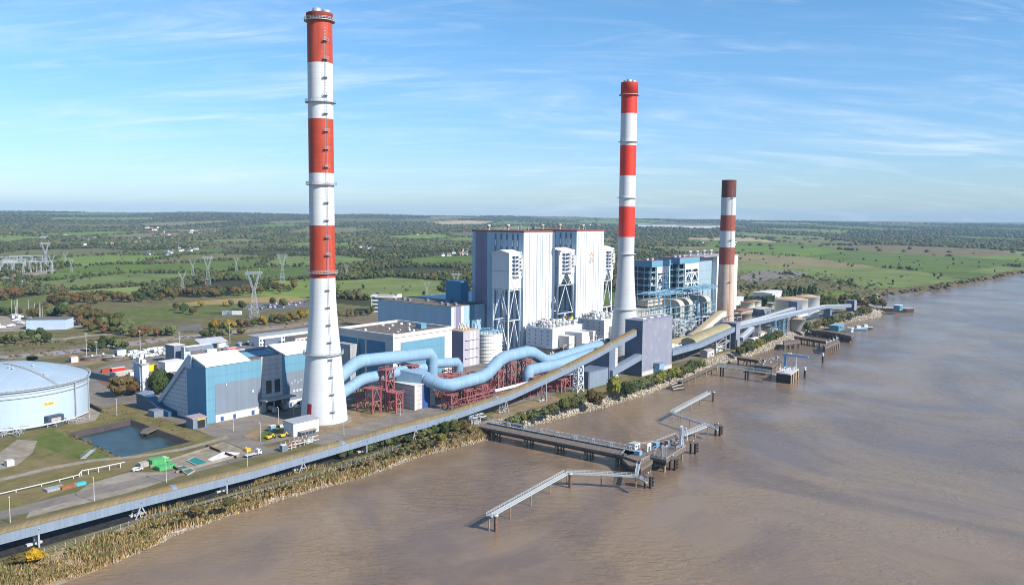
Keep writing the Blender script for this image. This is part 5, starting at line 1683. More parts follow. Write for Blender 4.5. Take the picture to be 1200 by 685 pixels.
for sa, lab in ((447, 'beige elbow duct, leftmost of the three arched tops'), (466.5, 'beige elbow duct, middle of the three arched tops'), (504.5, 'beige elbow duct nearest the rusty chimney')):
    t = thing('elbow_duct', lab, 'duct', w(sa + 6, -26))
    out = [w(sa, -44, 29.5)]
    for k in range(7):
        a = math.pi / 2 * k / 6
        out.append(w(sa, -33 + 8 * math.sin(a), 22 + 7.5 * math.cos(a)))
    out += [w(sa, -25, 7.5), w(sa, -31.5, 7.5), w(sa, -31.5, 21), w(sa, -34, 23), w(sa, -44, 23)]
    MB().extrude(out, A * 9.5).build('casing', M_beige, t)
    q = MB()
    for z_ in (9, 13, 17, 21): q.ob(sa - .25, sa + 9.75, -31.7, -24.75, z_, z_ + .35)
    q.build('stiffeners', M_gtank, t)
    q = MB()
    for a in (sa, sa + 9):
        for c in (-31, -25): q.beam(w(a, c, 0), w(a, c, 7.5), .7)
    q.ob(sa - 1, sa + 12.5, -33, -22, 6.6, 7.2).ob(sa + 2, sa + 9, -30.5, -25.5, 1, 6.5)
    q.build('support_frame', M_steel, t)
t = thing('duct_yard_gear', 'tangle of pale pipes and platforms below the beige elbow ducts', 'pipework', w(440, -10))
q = MB(); r = random.Random(9)
for k in range(150):
    a, c, z_ = r.uniform(380, 515), r.uniform(-30, 16), r.uniform(2, 17)
    q.beam(w(a, c, z_), w(a + r.uniform(4, 12), c, z_), .45).beam(w(a, c, 0), w(a, c, z_ + 1), .4)
    if k % 3 == 0: q.ob(a, a + r.uniform(2, 5), c, c + r.uniform(2, 4), 0, r.uniform(2, 7))
q.build('pipework', [M_greyw], t)
t = thing('duct_yard_steelwork', 'grey steel frames and cabinets packed around the beige elbow ducts', 'steel frame', w(450, -15))
q = MB()
for s_ in np.arange(384, 520, 8.5):
    for t_ in (-36, -23, -12): q.beam(w(s_, t_, 0), w(s_, t_, 24 if t_ < -20 else 13), .4)
    q.beam(w(s_, -36, 23.8), w(s_, -23, 23.8), .4).beam(w(s_, -36, 13), w(s_, -12, 13), .4)
for t_, z_ in ((-36, 23.8), (-23, 23.8), (-23, 13), (-12, 13), (-23, 18)): q.beam(w(384, t_, z_), w(512, t_, z_), .4)
q.build('frame', M_bsteel, t)
for k in range(46):
    a, c = r.uniform(384, 510), r.uniform(-34, 10)
    MB().ob(a, a + r.uniform(2, 5), c, c + r.uniform(2, 4), 0, r.uniform(3, 12 if c < -20 else 7)).build('cabinet', random.choice([M_gtank, M_steel, M_panel]), t)

# ================================================================== tanks on the right
def round_tank(c, r, h, lab, shell, roofm, cone=.9, stair=True, group=None):
    t = thing('storage_tank', lab, 'tank', c, group)
    MB().lathe(c, [(r, 0), (r, h), (r + .15, h), (r + .15, h + .3)], 40, smooth=True).build('shell', shell, t)
    MB().lathe(c, [(r + .15, h + .3), (r * .5, h + .3 + cone * .6), (.05, h + .3 + cone)], 40).build('roof', roofm, t)
    q = MB()
    for k in range(28):
        a = 2 * math.pi * k / 28
        q.beam(np.asarray(c) + [r * math.cos(a), r * math.sin(a), h + .3], np.asarray(c) + [r * math.cos(a), r * math.sin(a), h + 1.4], .12)
    q.lathe(c, [(r - .05, h + 1.3), (r + .08, h + 1.3), (r + .08, h + 1.45), (r - .05, h + 1.45), (r - .05, h + 1.3)], 40, smooth=False)
    q.build('railing', M_steel, t)
    if stair:
        q = MB()
        for k in range(16):
            a = math.pi + .35 + k * .055; a2 = a + .055
            z_ = h * (k + .5) / 16
            q.beam(np.asarray(c) + [(r + .6) * math.cos(a), (r + .6) * math.sin(a), z_], np.asarray(c) + [(r + .6) * math.cos(a2), (r + .6) * math.sin(a2), z_ + h / 16], 1.0, .5)
        q.build('stair', M_steel, t)
    return t


def tank_at(u0, u1, vb, vt, lab, shell, roofm, **kw):
    g0 = P((u0 + u1) / 2, vb)
    dpt = np.linalg.norm(g0 - CAM)
    r = (u1 - u0) / 2 / F * dpt
    c = g0 + (g0 - CAM) * np.array([1, 1, 0]) / np.linalg.norm((g0 - CAM)[:2]) * r
    lo, hi = 0, 60
    for _ in range(40):
        m = (lo + hi) / 2
        if Q((g0[0], g0[1], m))[1] > vt: lo = m
        else: hi = m
    c[2] = 0
    return round_tank(c, r, lo, lab, shell, roofm, **kw)


tank_at(933.5, 958.5, 372.5, 348.5, 'big white tank with sandy roof, right one of the pair', M_oldtank, M_tanrust, cone=2.5)
tank_at(908.5, 944.5, 374.5, 352, 'big white tank with sandy roof and a stair, left one of the pair', M_oldtank, M_tanrust, cone=2.5)
tank_at(926.5, 943, 388, 374.5, 'small grey tank standing near the bank under the far gallery', M_gtank, M_tanrust, stair=False)
tank_at(903, 926, 386, 376, 'dark squat tank behind the gallery trestles', M_gtank, M_gtank, stair=False)
tank_at(861, 880, 379.5, 368.5, 'squat grey tank with a rusty top beside the rusty chimney', M_gtank, M_rust, stair=False)
tank_at(868, 884, 363, 354.5, 'small orange and white tank in front of the dark conifers', M_oldtank, M_rust, stair=False)
tank_at(877, 891.5, 361, 353, 'small white tank beside the orange topped one', M_oldtank, M_tanrust, stair=False)
tank_at(899, 907, 362, 355.5, 'tiny grey tank left of the big white pair', M_gtank, M_greyw, stair=False)
for u0, v0, sz, hh, m_, rm, lab, nm in (
        (862, 358, 34, 8, M_white, M_creamroof, 'white low warehouse right of the rusty chimney', 'warehouse'),
        (905, 350, 50, 7, M_white, M_creamroof, 'long white shed behind the conifers', 'warehouse'),
        (871, 371, 26, 6, M_gtank, M_rust, 'rusty roofed plant shed left of the dark squat tank', 'shed'),
        (892, 369, 28, 6, M_panel, M_gtank, 'grey plant shed between the tanks', 'shed'),
        (884, 403, 12, 4, M_cream, M_creamroof, 'white site cabin below the far gallery', 'cabin'),
        (891, 396, 14, 4.5, M_cream, M_tanrust, 'tan roofed site cabin below the far gallery', 'cabin'),
        (905, 392, 14, 4.5, M_cream, M_tanrust, 'tan roofed site cabin beside the blue trestles', 'cabin'),
        (880, 408, 10, 3.5, M_white, M_creamroof, 'white site cabin near the riverside shrubs', 'cabin'),
        (838, 413, 16, 5, M_cream, M_tanrust, 'cream low building under the pale gallery', 'cabin'),
        (829, 419, 12, 5, M_pconc, M_gtank, 'grey concrete hut between tower and slim tower', 'cabin'),
        (716, 446, 9, 5, M_white, M_creamroof, 'white cabin under the low gallery by the shrubs', 'cabin'),
        (1000, 372, 12, 5, M_panel, M_gtank, 'small grey hut at the end of the conveyor road', 'cabin')):
    g_ = G(u0, v0)
    t = thing(nm, lab, nm, w(g_[0] + sz / 2, g_[1] - 4))
    MB().ob(g_[0], g_[0] + sz, g_[1] - sz * .55, g_[1], 0, hh).build('wall', m_, t)
    MB().extrude([w(g_[0] - .4, g_[1] + .5, hh + .02), w(g_[0] - .4, g_[1] - sz * .275, hh + .9), w(g_[0] - .4, g_[1] - sz * .55 - .5, hh + .02)], A * (sz + .8)).build('roof', rm, t)
    MB().ob(g_[0] + sz * .3, g_[0] + sz * .3 + 1.6, g_[1], g_[1] + .08, .1, 2.4).build('door', M_dusk, t)
    MB().ob(g_[0] + sz * .6, g_[0] + sz * .85, g_[1], g_[1] + .08, 1.4, 2.6).build('window', M_glass, t)
# ================================================================== jetties in the river
def PW(u, v, z=0.4):
    return P(u, v, z)


def bar_deck(q, p0, p1, wd_, z0, z1):
    p0, p1 = np.array(p0, float), np.array(p1, float)
    d = (p1 - p0)[:2]; d /= np.linalg.norm(d); n2_ = np.array([-d[1], d[0]]) * wd_ / 2
    c = [p0[:2] - n2_, p1[:2] - n2_, p1[:2] + n2_, p0[:2] + n2_]
    q.hexa([(*x_, z0) for x_ in c] + [(*x_, z1) for x_ in c])
    return d, n2_


def railing(q, p0, p1, z, h=1.1, step=2.5, wd_=.09):
    p0, p1 = np.array([p0[0], p0[1], z]), np.array([p1[0], p1[1], z])
    ln = np.linalg.norm(p1 - p0); k = max(1, int(ln / step))
    for i in range(k + 1):
        c = p0 + (p1 - p0) * i / k
        q.beam(c, c + [0, 0, h], wd_)
    for hh in (h * .55, h):
        q.beam(p0 + [0, 0, hh], p1 + [0, 0, hh], wd_)


def pile(parent, xy, ztop, r=.42, m=None, name='pile', twin=False):
    for k in ((-.8, .8) if twin else (0,)):
        c = np.array([xy[0] + k, xy[1] - k * .6, 0])
        MB().tube([c + [0, 0, ZW - 2.5], c + [0, 0, ztop]], r, 10).build(name, m or M_pile, parent)


# main approach jetty
ja, jb = P(565.5, 497, .4), P(740, 531.5, .4)
jt = thing('approach_jetty', 'long dark approach jetty reaching from the bank to the loading platform', 'jetty', (ja + jb) / 2 * np.array([1, 1, 0]))
q = MB(); jd, jn = bar_deck(q, ja, jb, 9.5, -.7, .4); q.build('deck', M_deck, jt)
for sg in (-1, 1):
    q = MB(); bar_deck(q, ja + [*(jn * sg * .93), 0], jb + [*(jn * sg * .93), 0], .6, -1.5, -.72); q.build('girder', M_timber, jt)
    q = MB(); railing(q, ja[:2] + jn * sg * .97, jb[:2] + jn * sg * .97, .4, 1.1); q.build('railing', M_rail, jt)
jl = np.linalg.norm(jb - ja)
for f_ in (.10, .34, .55, .74, .93):
    c = ja + (jb - ja) * f_
    q = MB(); q.beam(c + [*(jn * -1.0), -1.0], c + [*(jn * 1.0), -1.0], 1.1, .9)
    q.build('crosshead', M_timber, jt)
    for sg in (-.75, -.3, .3, .75): pile(jt, c[:2] + jn * sg, -1.4, .45)
q = MB()
for k, off in enumerate((.62, .72, .82)):
    q.tube([ja + [*(jn * off), .55], jb + [*(jn * off), .55]], .24, 8)
q.build('pipes', M_steel, jt)
q = MB()
for f_ in np.linspace(.05, .97, 9):
    c = ja + (jb - ja) * f_
    q.beam(c + [*(jn * .55), .4], c + [*(jn * .55), 2.4], .3).beam(c + [*(jn * .92), .4], c + [*(jn * .92), 2.4], .3).beam(c + [*(jn * .5), 2.4], c + [*(jn * .97), 2.4], .3)
q.beam(ja + [*(jn * .9), 2.5], jb + [*(jn * .9), 2.5], .3).beam(ja + [*(jn * .6), 2.5], jb + [*(jn * .6), 2.5], .3)
q.build('pipe_frame', M_rail, jt)
q = thing('jetty_gear', 'white valve and pipe cluster at the shore end of the approach jetty', 'pipework', P(557, 494))
b = MB(); r = random.Random(4)
for k in range(34):
    c = P(556 + r.uniform(-8, 8), 495 + r.uniform(-3, 2), 0)
    b.beam(c, c + [0, 0, r.uniform(1, 4.2)], .22); h_ = r.uniform(1, 4); dd_ = r.choice([A, N]) * r.uniform(2, 5)
    b.beam(c + [0, 0, h_], c + dd_ + [0, 0, h_], .26)
b.build('pipework', M_rail, q)
MB().box(*(lambda c: (c[0] - 2, c[0] + 2, c[1] - 2, c[1] + 2))(P(557, 496)), 0, 1.4).build('plinth', M_pconc, q)

# loading platform
pl = thing('loading_platform', 'brown loading platform with white loading arms at the end of the jetty', 'jetty platform', P(770, 528) * np.array([1, 1, 0]))
hd = [PW(738, 522), PW(765, 519), PW(793, 508.5), PW(804, 524), PW(781, 539), PW(762, 535), PW(751, 541), PW(727, 533)]
MB().extrude([h_ - [0, 0, 1.3] for h_ in hd], [0, 0, 1.3]).build('deck', M_deck, pl)
q = MB()
hc = sum(hd) / len(hd)
for i in range(len(hd)):
    a, c = hd[i], hd[(i + 1) % len(hd)]
    railing(q, a + (hc - a) * .02, c + (hc - c) * .02, .4, 1.1, 2)
q.build('railing', M_rail, pl)
MB().extrude([h_ + (hc - h_) * .05 - [0, 0, 2.6] for h_ in hd], [0, 0, 1.28]).build('beam_grid', M_timber, pl)
for h_ in hd:
    c = h_ + (hc - h_) * .12; pile(pl, c[:2], -1.7, .55)
    c = h_ + (hc - h_) * .45; pile(pl, c[:2], -1.7, .55)
lo = [PW(729, 537, -.6), PW(747, 538.5, -.6), PW(765, 533, -.6), PW(765, 540, -.6), PW(751, 549, -.6), PW(737, 545, -.6)]
MB().extrude([h_ - [0, 0, 1.2] for h_ in lo], [0, 0, 1.2]).build('lower_deck', M_deck, pl)
lc = sum(lo) / len(lo)
MB().extrude([h_ + (lc - h_) * .06 - [0, 0, 3.8] for h_ in lo], [0, 0, 2.5]).build('lower_beams', M_timber, pl)
for h_ in lo: pile(pl, (h_ + (lc - h_) * .2)[:2], -1.8, .6)


def cab(u0, v0, wx, wy, h_, m_, rm, lab, nm='cabin', z=.42, rot=True, win=True):
    c = P(u0, v0, z)
    t = thing(nm, lab, nm.replace('_', ' '), c)
    ax, ay = (A, N) if rot else (np.array([1., 0, 0]), np.array([0, -1., 0]))
    cs_ = [c - ax * wx / 2 - ay * wy, c + ax * wx / 2 - ay * wy, c + ax * wx / 2, c - ax * wx / 2]
    MB().extrude(cs_, [0, 0, h_]).build('wall', m_, t)
    k_ = [x_ + (x_ - sum(cs_) / 4) * .06 + [0, 0, h_ + .02] for x_ in cs_]
    MB().extrude(k_, [0, 0, .25]).build('roof', rm, t)
    if win:
        o_ = c + ay * .04
        MB().extrude([o_ - ax * wx * .35 + [0, 0, h_ * .5], o_ - ax * wx * .05 + [0, 0, h_ * .5], o_ - ax * wx * .05 + [0, 0, h_ * .8], o_ - ax * wx * .35 + [0, 0, h_ * .8]], ay * .06).build('window', M_glass, t)
        MB().extrude([o_ + ax * wx * .12, o_ + ax * wx * .34, o_ + ax * wx * .34 + [0, 0, h_ * .75], o_ + ax * wx * .12 + [0, 0, h_ * .75]], ay * .06).build('door', M_dusk, t)
    return t


cab(747, 526.5, 5, 3.5, 2.8, M_white, M_gtank, 'white cabin on the loading platform, nearest the jetty')
cab(751, 533, 2.4, 2, 1.6, mat('sea_blue_box', (.12, .33, .48), .5, .1, .4), M_bsteel, 'small blue box on the loading platform below the cabin', 'box', win=False)
cab(771, 524, 3.2, 2, 2.2, mat('teal_box', (.10, .22, .33), .5, .1, .4), M_bsteel, 'dark blue container in the middle of the loading platform', 'box', win=False)
cab(785, 521.5, 3.4, 2, 2.2, M_panel, M_gtank, 'grey container on the loading platform beside the white loading tower', 'box', win=False)
cab(751, 530.2, 1.2, 1.0, 1.4, M_red2, M_red2, 'red fire box beside the white cabin on the platform', 'box', win=False)
c = PW(798, 523)
t = thing('loading_tower', 'tall white loading arm tower on the platform edge', 'loading arm', c)
q = MB(); lattice(q, [c + [-.8, -.8, 0], c + [.8, -.8, 0], c + [.8, .8, 0], c + [-.8, .8, 0]], [c + [-.5, -.5, 10], c + [.5, -.5, 10], c + [.5, .5, 10], c + [-.5, .5, 10]], 5, .22)
q.build('mast', M_wsteel, t)
MB().tube([c + [.9, 0, 1], c + [.9, 0, 8.5], c + [2.2, -.9, 9.3], c + [2.6, -1.2, 3.5]], .2, 8).build('arm', M_white, t)
MB().tube([c + [-.2, -1.0, 1], c + [-.2, -1.0, 9.2], c + [.4, -2.0, 8.2]], .2, 8).build('arm', M_white, t)
c = PW(778, 536)
t = thing('loading_portal', 'grey steel portal frame on the near corner of the loading platform', 'loading arm', c)
q = MB(); lattice(q, [c + [-1, -.7, 0], c + [1, -.7, 0], c + [1, .7, 0], c + [-1, .7, 0]], [c + [-1, -.7, 5.2], c + [1, -.7, 5.2], c + [1, .7, 5.2], c + [-1, .7, 5.2]], 2, .2); q.build('frame', M_steel, t)
MB().tube([c + [0, 0, .2], c + [0, 0, 4.5], c + [1.6, .6, 5.6]], .16, 8).build('arm', M_wsteel, t)
c = PW(757.5, 529)
t = thing('white_gate', 'white arched frame beside the cabin on the loading platform', 'gate frame', c)
q = MB()
q.extrude([c, c + [0, 0, 3.2], c + A * .8 + [0, 0, 3.8], c + A * 3 + [0, 0, 3.8], c + A * 3.6 + [0, 0, 3.2], c + A * 3.6, c + A * 2.8, c + A * 2.8 + [0, 0, 2.2], c + A * .9 + [0, 0, 2.2], c + A * .9], N * .5); q.build('frame', M_white, t)
t = thing('platform_pipes', 'red and grey valves and pipes lying across the loading platform', 'pipework', PW(782, 522))
q = MB(); q2_ = MB(); r = random.Random(3)
for k in range(46):
    c = PW(r.uniform(763, 796), 0, .45)
    u_ = r.uniform(763, 797); v_ = np.interp(u_, [763, 797], [527, 517]) + r.uniform(-4, 7)
    c = PW(u_, v_, .45); d = r.choice([A, N, A]) * r.uniform(.8, 4); h_ = r.uniform(.2, 1.3)
    (q2_ if k % 4 == 0 else q).beam(c + [0, 0, h_], c + d + [0, 0, h_], .22).beam(c, c + [0, 0, h_ + .3], .2)
q.build('pipes', M_steel, t); q2_.build('red_valves', M_rsteel, t)


def dolphin(u, v, lab, ztop=.6, top=True):
    c = P(u, v, ZW); c[2] = 0
    t = thing('mooring_dolphin', lab, 'dolphin', c)
    MB().box(c[0] - 1.7, c[0] + 1.7, c[1] - 1.4, c[1] + 1.4, ztop - .9, ztop).build('cap', M_deck, t)
    for i in (-1.1, 1.1):
        for j in (-.9, .9): pile(t, (c[0] + i, c[1] + j), ztop - .92, .42, M_timber)
    for k in range(3):
        MB().lathe((c[0] + 1.9, c[1] - .4, -4.6 + k * 1.6), [(.01, 0), (.65, .05), (.75, .6), (.65, 1.2), (.01, 1.25)], 12).build('fender', M_dark, t)
    MB().lathe((c[0], c[1], ztop), [(.28, 0), (.22, .5), (.42, .55), (.42, .75), (.01, .8)], 10).build('bollard', M_rail, t)
    return t


dolphin(788, 550, 'dark fendered dolphin just below the loading platform')
dolphin(812, 531, 'dark fendered dolphin off the right corner of the loading platform')
dolphin(841, 510, 'dark fendered dolphin at the tip of the upper walkway')
dolphin(759, 571, 'dark fendered dolphin at the end of the nearest walkway')


M_bigpile = mat('rusty_steel_pile', (.135, .075, .055), .9, .3, .5, dirt=(.24, .19, .12))


def walkway(pts, lab, wd_=1.9, z=.6, piles=(), bigpiles=(), m=None, group=None):
    w3 = [P(u_, v_, z) for u_, v_ in pts]
    mid = sum(w3) / len(w3); mid[2] = 0
    t = thing('walkway', lab, 'walkway', mid, group)
    for a, c in zip(w3[:-1], w3[1:]):
        q = MB(); d, nn_ = bar_deck(q, a, c, wd_, z - .45, z); q.build('deck', m or M_steel, t)
        q = MB(); railing(q, a[:2] + nn_, c[:2] + nn_, z, 1.1, 1.8, .11); railing(q, a[:2] - nn_, c[:2] - nn_, z, 1.1, 1.8, .11); q.build('railing', M_rail, t)
    for u_, v_ in piles:
        c = P(u_, v_, ZW); pile(t, c[:2], z - .45, .28, M_pile)
    for u_, v_ in bigpiles:
        c = P(u_, v_, ZW); pile(t, c[:2], z - .2, .75, M_bigpile, 'big_pile')
        MB().lathe((c[0], c[1], z - .2), [(1.0, 0), (1.0, .3), (.01, .35)], 14).build('pile_cap', M_rail, t)
    return t


M_wk = mat('pale_grating', (.36, .385, .39), .6, .1, .5)
walkway([(573, 604), (664, 553.5)], 'nearest sloping grey walkway, standing alone on piles in the river', 2.3, .6, [(598, 607), (622, 592), (645, 578), (573, 621.5)], [(581, 622), (668, 571)], M_wk)
walkway([(664, 553.5), (706, 555), (745.5, 557.5)], 'level grey walkway linking the nearest sloping one to the loading platform', 2.0, .6, [(664.5, 566), (704.5, 569), (745, 570)], [], M_wk)
walkway([(745.5, 557.5), (758, 564.5)], 'short catwalk from the level walkway to the nearest dolphin', 1.1, .6)
walkway([(746, 556), (748.5, 543)], 'short link from the lower platform deck down to the level walkway', 1.4, .6)
walkway([(788, 483), (831, 460)], 'upper sloping grey walkway, farthest from the approach jetty head', 2.2, .6, [(789, 496), (810, 481.5), (820, 474.5), (830, 469.5)], [(836, 470)], M_wk)
walkway([(788, 484.5), (829, 498)], 'thin dark catwalk between the two upper grey walkways', .9, .6, [(796, 491), (808, 503), (797.5, 494)], [])
walkway([(800, 509.5), (829, 498)], 'middle grey walkway right of the loading platform', 2.2, .6, [(814.5, 514), (829, 509.5)], [], M_wk)
walkway([(829, 498), (841, 503)], 'short catwalk to the tip dolphin of the upper walkways', 1.1, .6)

# ---------------------------------------------------------------- quays farther up the river
t = thing('truss_footbridge', 'grey truss footbridge from the bank to the crane platform', 'footbridge', P(876, 436) * np.array([1, 1, 0]))
fa, fb = P(843, 429, 1), P(909, 438, 1)
q = MB(); d, nn_ = bar_deck(q, fa, fb, 2.4, .4, .9); q.build('deck', M_steel, t)
for sg in (-1, 1):
    q = MB(); k = 20
    for i in range(k):
        a = fa + (fb - fa) * i / k + [*(nn_ * sg), 0]; c = fa + (fb - fa) * (i + 1) / k + [*(nn_ * sg), 0]
        q.beam(a + [0, 0, -.1], a + [0, 0, 2.2], .2).beam(a + [0, 0, -.1], c + [0, 0, 2.2], .18).beam(a + [0, 0, 2.2], c + [0, 0, 2.2], .28)
    q.build('truss', M_rail, t)
for f_ in (.05, .5): pile(t, (fa + (fb - fa) * f_)[:2], .4, .5, M_timber, twin=True)
t = thing('crane_platform', 'concrete mooring platform carrying a blue gantry crane', 'platform', P(922, 448, ZW) * np.array([1, 1, 0]))
cp = [P(909.5, 447, ZW), P(926, 449.5, ZW), P(935, 443, ZW), P(919, 441, ZW)]
MB().extrude(cp, [0, 0, 6.0]).build('block', M_timber, t)
cc_ = sum(cp) / 4
MB().extrude([x_ + (x_ - cc_) * .05 + [0, 0, 6.02] for x_ in cp], [0, 0, .8]).build('deck', M_pconc, t)
f0, f1 = cp[1] + (cp[1] - cc_) * .03, cp[2] + (cp[2] - cc_) * .03
ex = np.cross((f1 - f0) / np.linalg.norm(f1 - f0), [0, 0, 1]) * .35
MB().extrude([f0, f1, f1 + [0, 0, 5.98], f0 + [0, 0, 5.98]], ex).build('fender_wall', M_pile, t)
for k in range(3):
    c = cp[1] + (cp[2] - cp[1]) * (k + .3) / 3 + ex * 2.5; MB().tube([c - [0, 0, 2], c + [0, 0, 6.4]], .35, 8).build('fender_pile', M_timber, t)
q = MB(); r = random.Random(8)
for k in range(18):
    c = cp[0] + (cp[2] - cp[0]) * r.uniform(.15, .85) + (cp[1] - cp[3]) * r.uniform(-.3, .3) + [0, 0, 6.8]
    q.beam(c, c + [0, 0, r.uniform(1, 4)], .3); q.beam(c + [0, 0, 1.5], c + A * r.uniform(1, 3) + [0, 0, 1.5], .3)
q.build('mooring_gear', M_wsteel, t)
t = thing('gantry_crane', 'small blue gantry crane reaching over the mooring platform', 'crane', cp[3] + [0, 0, 6.8])
ca, cb = cp[3] + (cc_ - cp[3]) * .3 + [0, 0, 6.8], cp[2] + (cc_ - cp[2]) * .2 + [0, 0, 6.8]
M_cb = mat('crane_blue', (.17, .28, .42), .5, .1, .4)
MB().beam(ca, ca + [0, 0, 9.5], 1.7).build('column', M_cb, t)
for k in (-.8, .8): MB().beam(cb + A * k, cb + A * k + [0, 0, 9], .4).build('leg', M_wsteel, t)
d = (cb - ca); d /= np.linalg.norm(d)
MB().beam(ca - d * 2 + [0, 0, 10.2], cb + d * 8 + [0, 0, 9.6], 1.8, 1.4).build('beam', M_cb, t)
MB().beam(ca + d * 1 + [0, 0, 11], ca + d * 4 + [0, 0, 11], 1.5, .8).build('trolley', M_wsteel, t)


def pier(px, lab, z=.6, th_=1.4, np_=4, name='pier', m=None, pm=None):
    c4 = [P(u_, v_, z) for u_, v_ in px]
    cc = sum(c4) / len(c4); cc[2] = 0
    t = thing(name, lab, 'pier', cc)
    MB().extrude([x_ - [0, 0, th_] for x_ in c4], [0, 0, th_]).build('deck', m or M_deck, t)
    for i in range(len(c4)):
        a, c = c4[i], c4[(i + 1) % len(c4)]
        k = max(1, int(np.linalg.norm(c - a) / 6))
        for j in range(k):
            x_ = a + (c - a) * j / k; x_ = x_ + (np.array([cc[0], cc[1], x_[2]]) - x_) * .08
            pile(t, x_[:2], z - th_, .6, pm or M_pile)
    q = MB()
    for i in range(len(c4)):
        a, c = c4[i], c4[(i + 1) % len(c4)]
        q.beam(a - [0, 0, th_ + .5], c - [0, 0, th_ + .5], .5, .9)
    q.build('beam', M_timber, t)
    return t


pier([(884, 427.5), (893, 419.5), (912, 418.5), (915, 421), (905, 430)], 'small brown pier with dark piles behind the truss footbridge')
t = thing('pier_gear', 'dark clutter of bollards and racks on the small brown pier', 'mooring gear', P(900, 424, .6))
q = MB(); r = random.Random(5)
for k in range(26):
    u_ = r.uniform(887, 911); c = P(u_, np.interp(u_, [887, 911], [426, 421.5]) + r.uniform(-2, 3), .6)
    q.beam(c, c + [0, 0, r.uniform(.8, 3)], .5).beam(c + [0, 0, .6], c + r.choice([A, N]) * r.uniform(1.5, 5) + [0, 0, .6], .5)
q.build('racks', M_gtank, t)
pier([(864, 416.5), (896, 421.5), (897, 423), (864, 418.5)], 'dark narrow timber walkway from the bank to the small brown pier', th_=1)
pier([(918, 398.5), (936, 397), (938, 400), (919, 402.5)], 'dark landing stage on the bank below the small grey tank')
pier([(931, 392.5), (969, 398.5), (969, 400), (931, 394)], 'thin dark jetty leading to the white fendered pier head', th_=1.2)
t = pier([(965, 403.5), (982, 396.5), (984, 399.5), (967, 407)], 'narrow pier head with white railings and tan piles', th_=1.6)
q = MB()
for u_, v_ in ((968, 403), (972, 401.5), (976, 400), (980, 398)):
    c = P(u_, v_, .6); q.beam(c, c + [0, 0, 4], .5); q.beam(c + [0, 0, 1.5], c + A * 5 + [0, 0, 1.5], .6)
q.build('mooring_gear', M_rail, t)
pier([(951, 383.5), (968, 384), (988, 386.5), (1001, 389.5), (998, 394), (985, 391), (968, 388), (951, 386.5)], 'broad dark quay curving along the bank below the end house', th_=3.2)
cab(986, 387, 17, 9, 5, mat('turquoise_shed', (.08, .24, .32), .5, .08, .3), M_bsteel, 'turquoise shed with a white end on the dark quay', 'shed', .65)
cab(999, 389, 6, 5, 4, M_white, M_creamroof, 'small white cabin on the tip of the dark quay', 'cabin', .65)


def vessel(u, v, ln, bm, lab, hull, ang, house=True, nm='barge', hh=2.6):
    c = P(u, v, ZW)
    t = thing(nm, lab, 'boat', c)
    d = np.array([math.cos(ang), math.sin(ang), 0]); s_ = np.array([-d[1], d[0], 0])
    o_ = [c - d * ln / 2 - s_ * bm / 2, c + d * ln * .3 - s_ * bm / 2, c + d * ln / 2, c + d * ln * .3 + s_ * bm / 2, c - d * ln / 2 + s_ * bm / 2]
    MB().extrude([x_ - [0, 0, .6] for x_ in o_], [0, 0, hh]).build('hull', hull, t)
    MB().extrude([x_ + (x_ - c) * .03 + [0, 0, hh - .58] for x_ in o_], [0, 0, .4]).build('gunwale', M_rail, t)
    if house:
        h_ = c - d * ln * .15
        MB().extrude([h_ - d * ln * .15 - s_ * bm * .33, h_ + d * ln * .15 - s_ * bm * .33, h_ + d * ln * .15 + s_ * bm * .33, h_ - d * ln * .15 + s_ * bm * .33], [0, 0, 5]).build('wheelhouse', M_white, t)
        MB().beam(h_ + [0, 0, 5], h_ + [0, 0, 8.5], .25).build('mast', M_steel, t)
    return t


vessel(1008, 387, 15, 7, 'blue barge moored beside the dark quay', mat('barge_blue', (.04, .11, .20), .5, .1, .3), TH - .9)
vessel(1016, 385.5, 12, 6, 'dark workboat with white wheelhouse beside the blue barge', M_timber, TH - .9, nm='workboat')
t = vessel(1047, 365, 46, 10, 'long dark moored pontoon by the far bushes', M_timber, -.25, False, 'pontoon', 5.2)
cab(1056, 363.5, 13, 7, 6, mat('turquoise_house', (.10, .27, .34), .5, .08, .3), M_white, 'turquoise and white deckhouse at the end of the far pontoon', 'deckhouse', ZW + 5.05)
for u_, v_, lab in ((943, 442.5, 'lone mooring pile with white cap, right of the crane platform'), (964, 425, 'lone mooring pile with white cap, farther out in the river')):
    c = P(u_, v_, ZW); c[2] = 0
    t = thing('mooring_pile', lab, 'pile', c)
    MB().tube([c + [0, 0, ZW - 2], c + [0, 0, 0.2]], .8, 12).build('shaft', M_timber, t)
    MB().tube([c + [0, 0, 0.2], c + [0, 0, 2.4]], .85, 12).build('cap', M_white, t)
# wrecked raft and quay wall along the stones
t = thing('wrecked_raft', 'grey wrecked timber raft lying on the stones of the bank', 'raft', P(793, 452, -2))
q = MB()
ra, rb_, rc_, rd_ = P(786, 450, -2.2), P(797, 445, -1.0), P(802, 456, ZW + .3), P(789, 457.5, ZW + .2)
for k in range(9):
    f_ = k / 8
    q.beam(ra + (rb_ - ra) * f_, rd_ + (rc_ - rd_) * f_, .9, .4)
q.build('planks', M_timber, t)
q = MB()
for f_ in (.15, .5, .85): q.beam(ra + (rd_ - ra) * f_ + [0, 0, .35], rb_ + (rc_ - rb_) * f_ + [0, 0, .35], .5)
q.build('joists', M_gtank, t)
t = thing('quay_wall', 'low timber quay wall on piles along the bank by the slim tower', 'quay', P(815, 440, 0))
q = MB(); d, nn_ = bar_deck(q, P(797, 447, -1), P(846, 425, -1), 3.0, -1.6, -1.0); q.build('deck', M_deck, t)
for f_ in np.linspace(.02, .98, 8):
    c = P(797, 447, -1) + (P(846, 425, -1) - P(797, 447, -1)) * f_; pile(t, c[:2] - nn_ * .6, -1.6, .4)
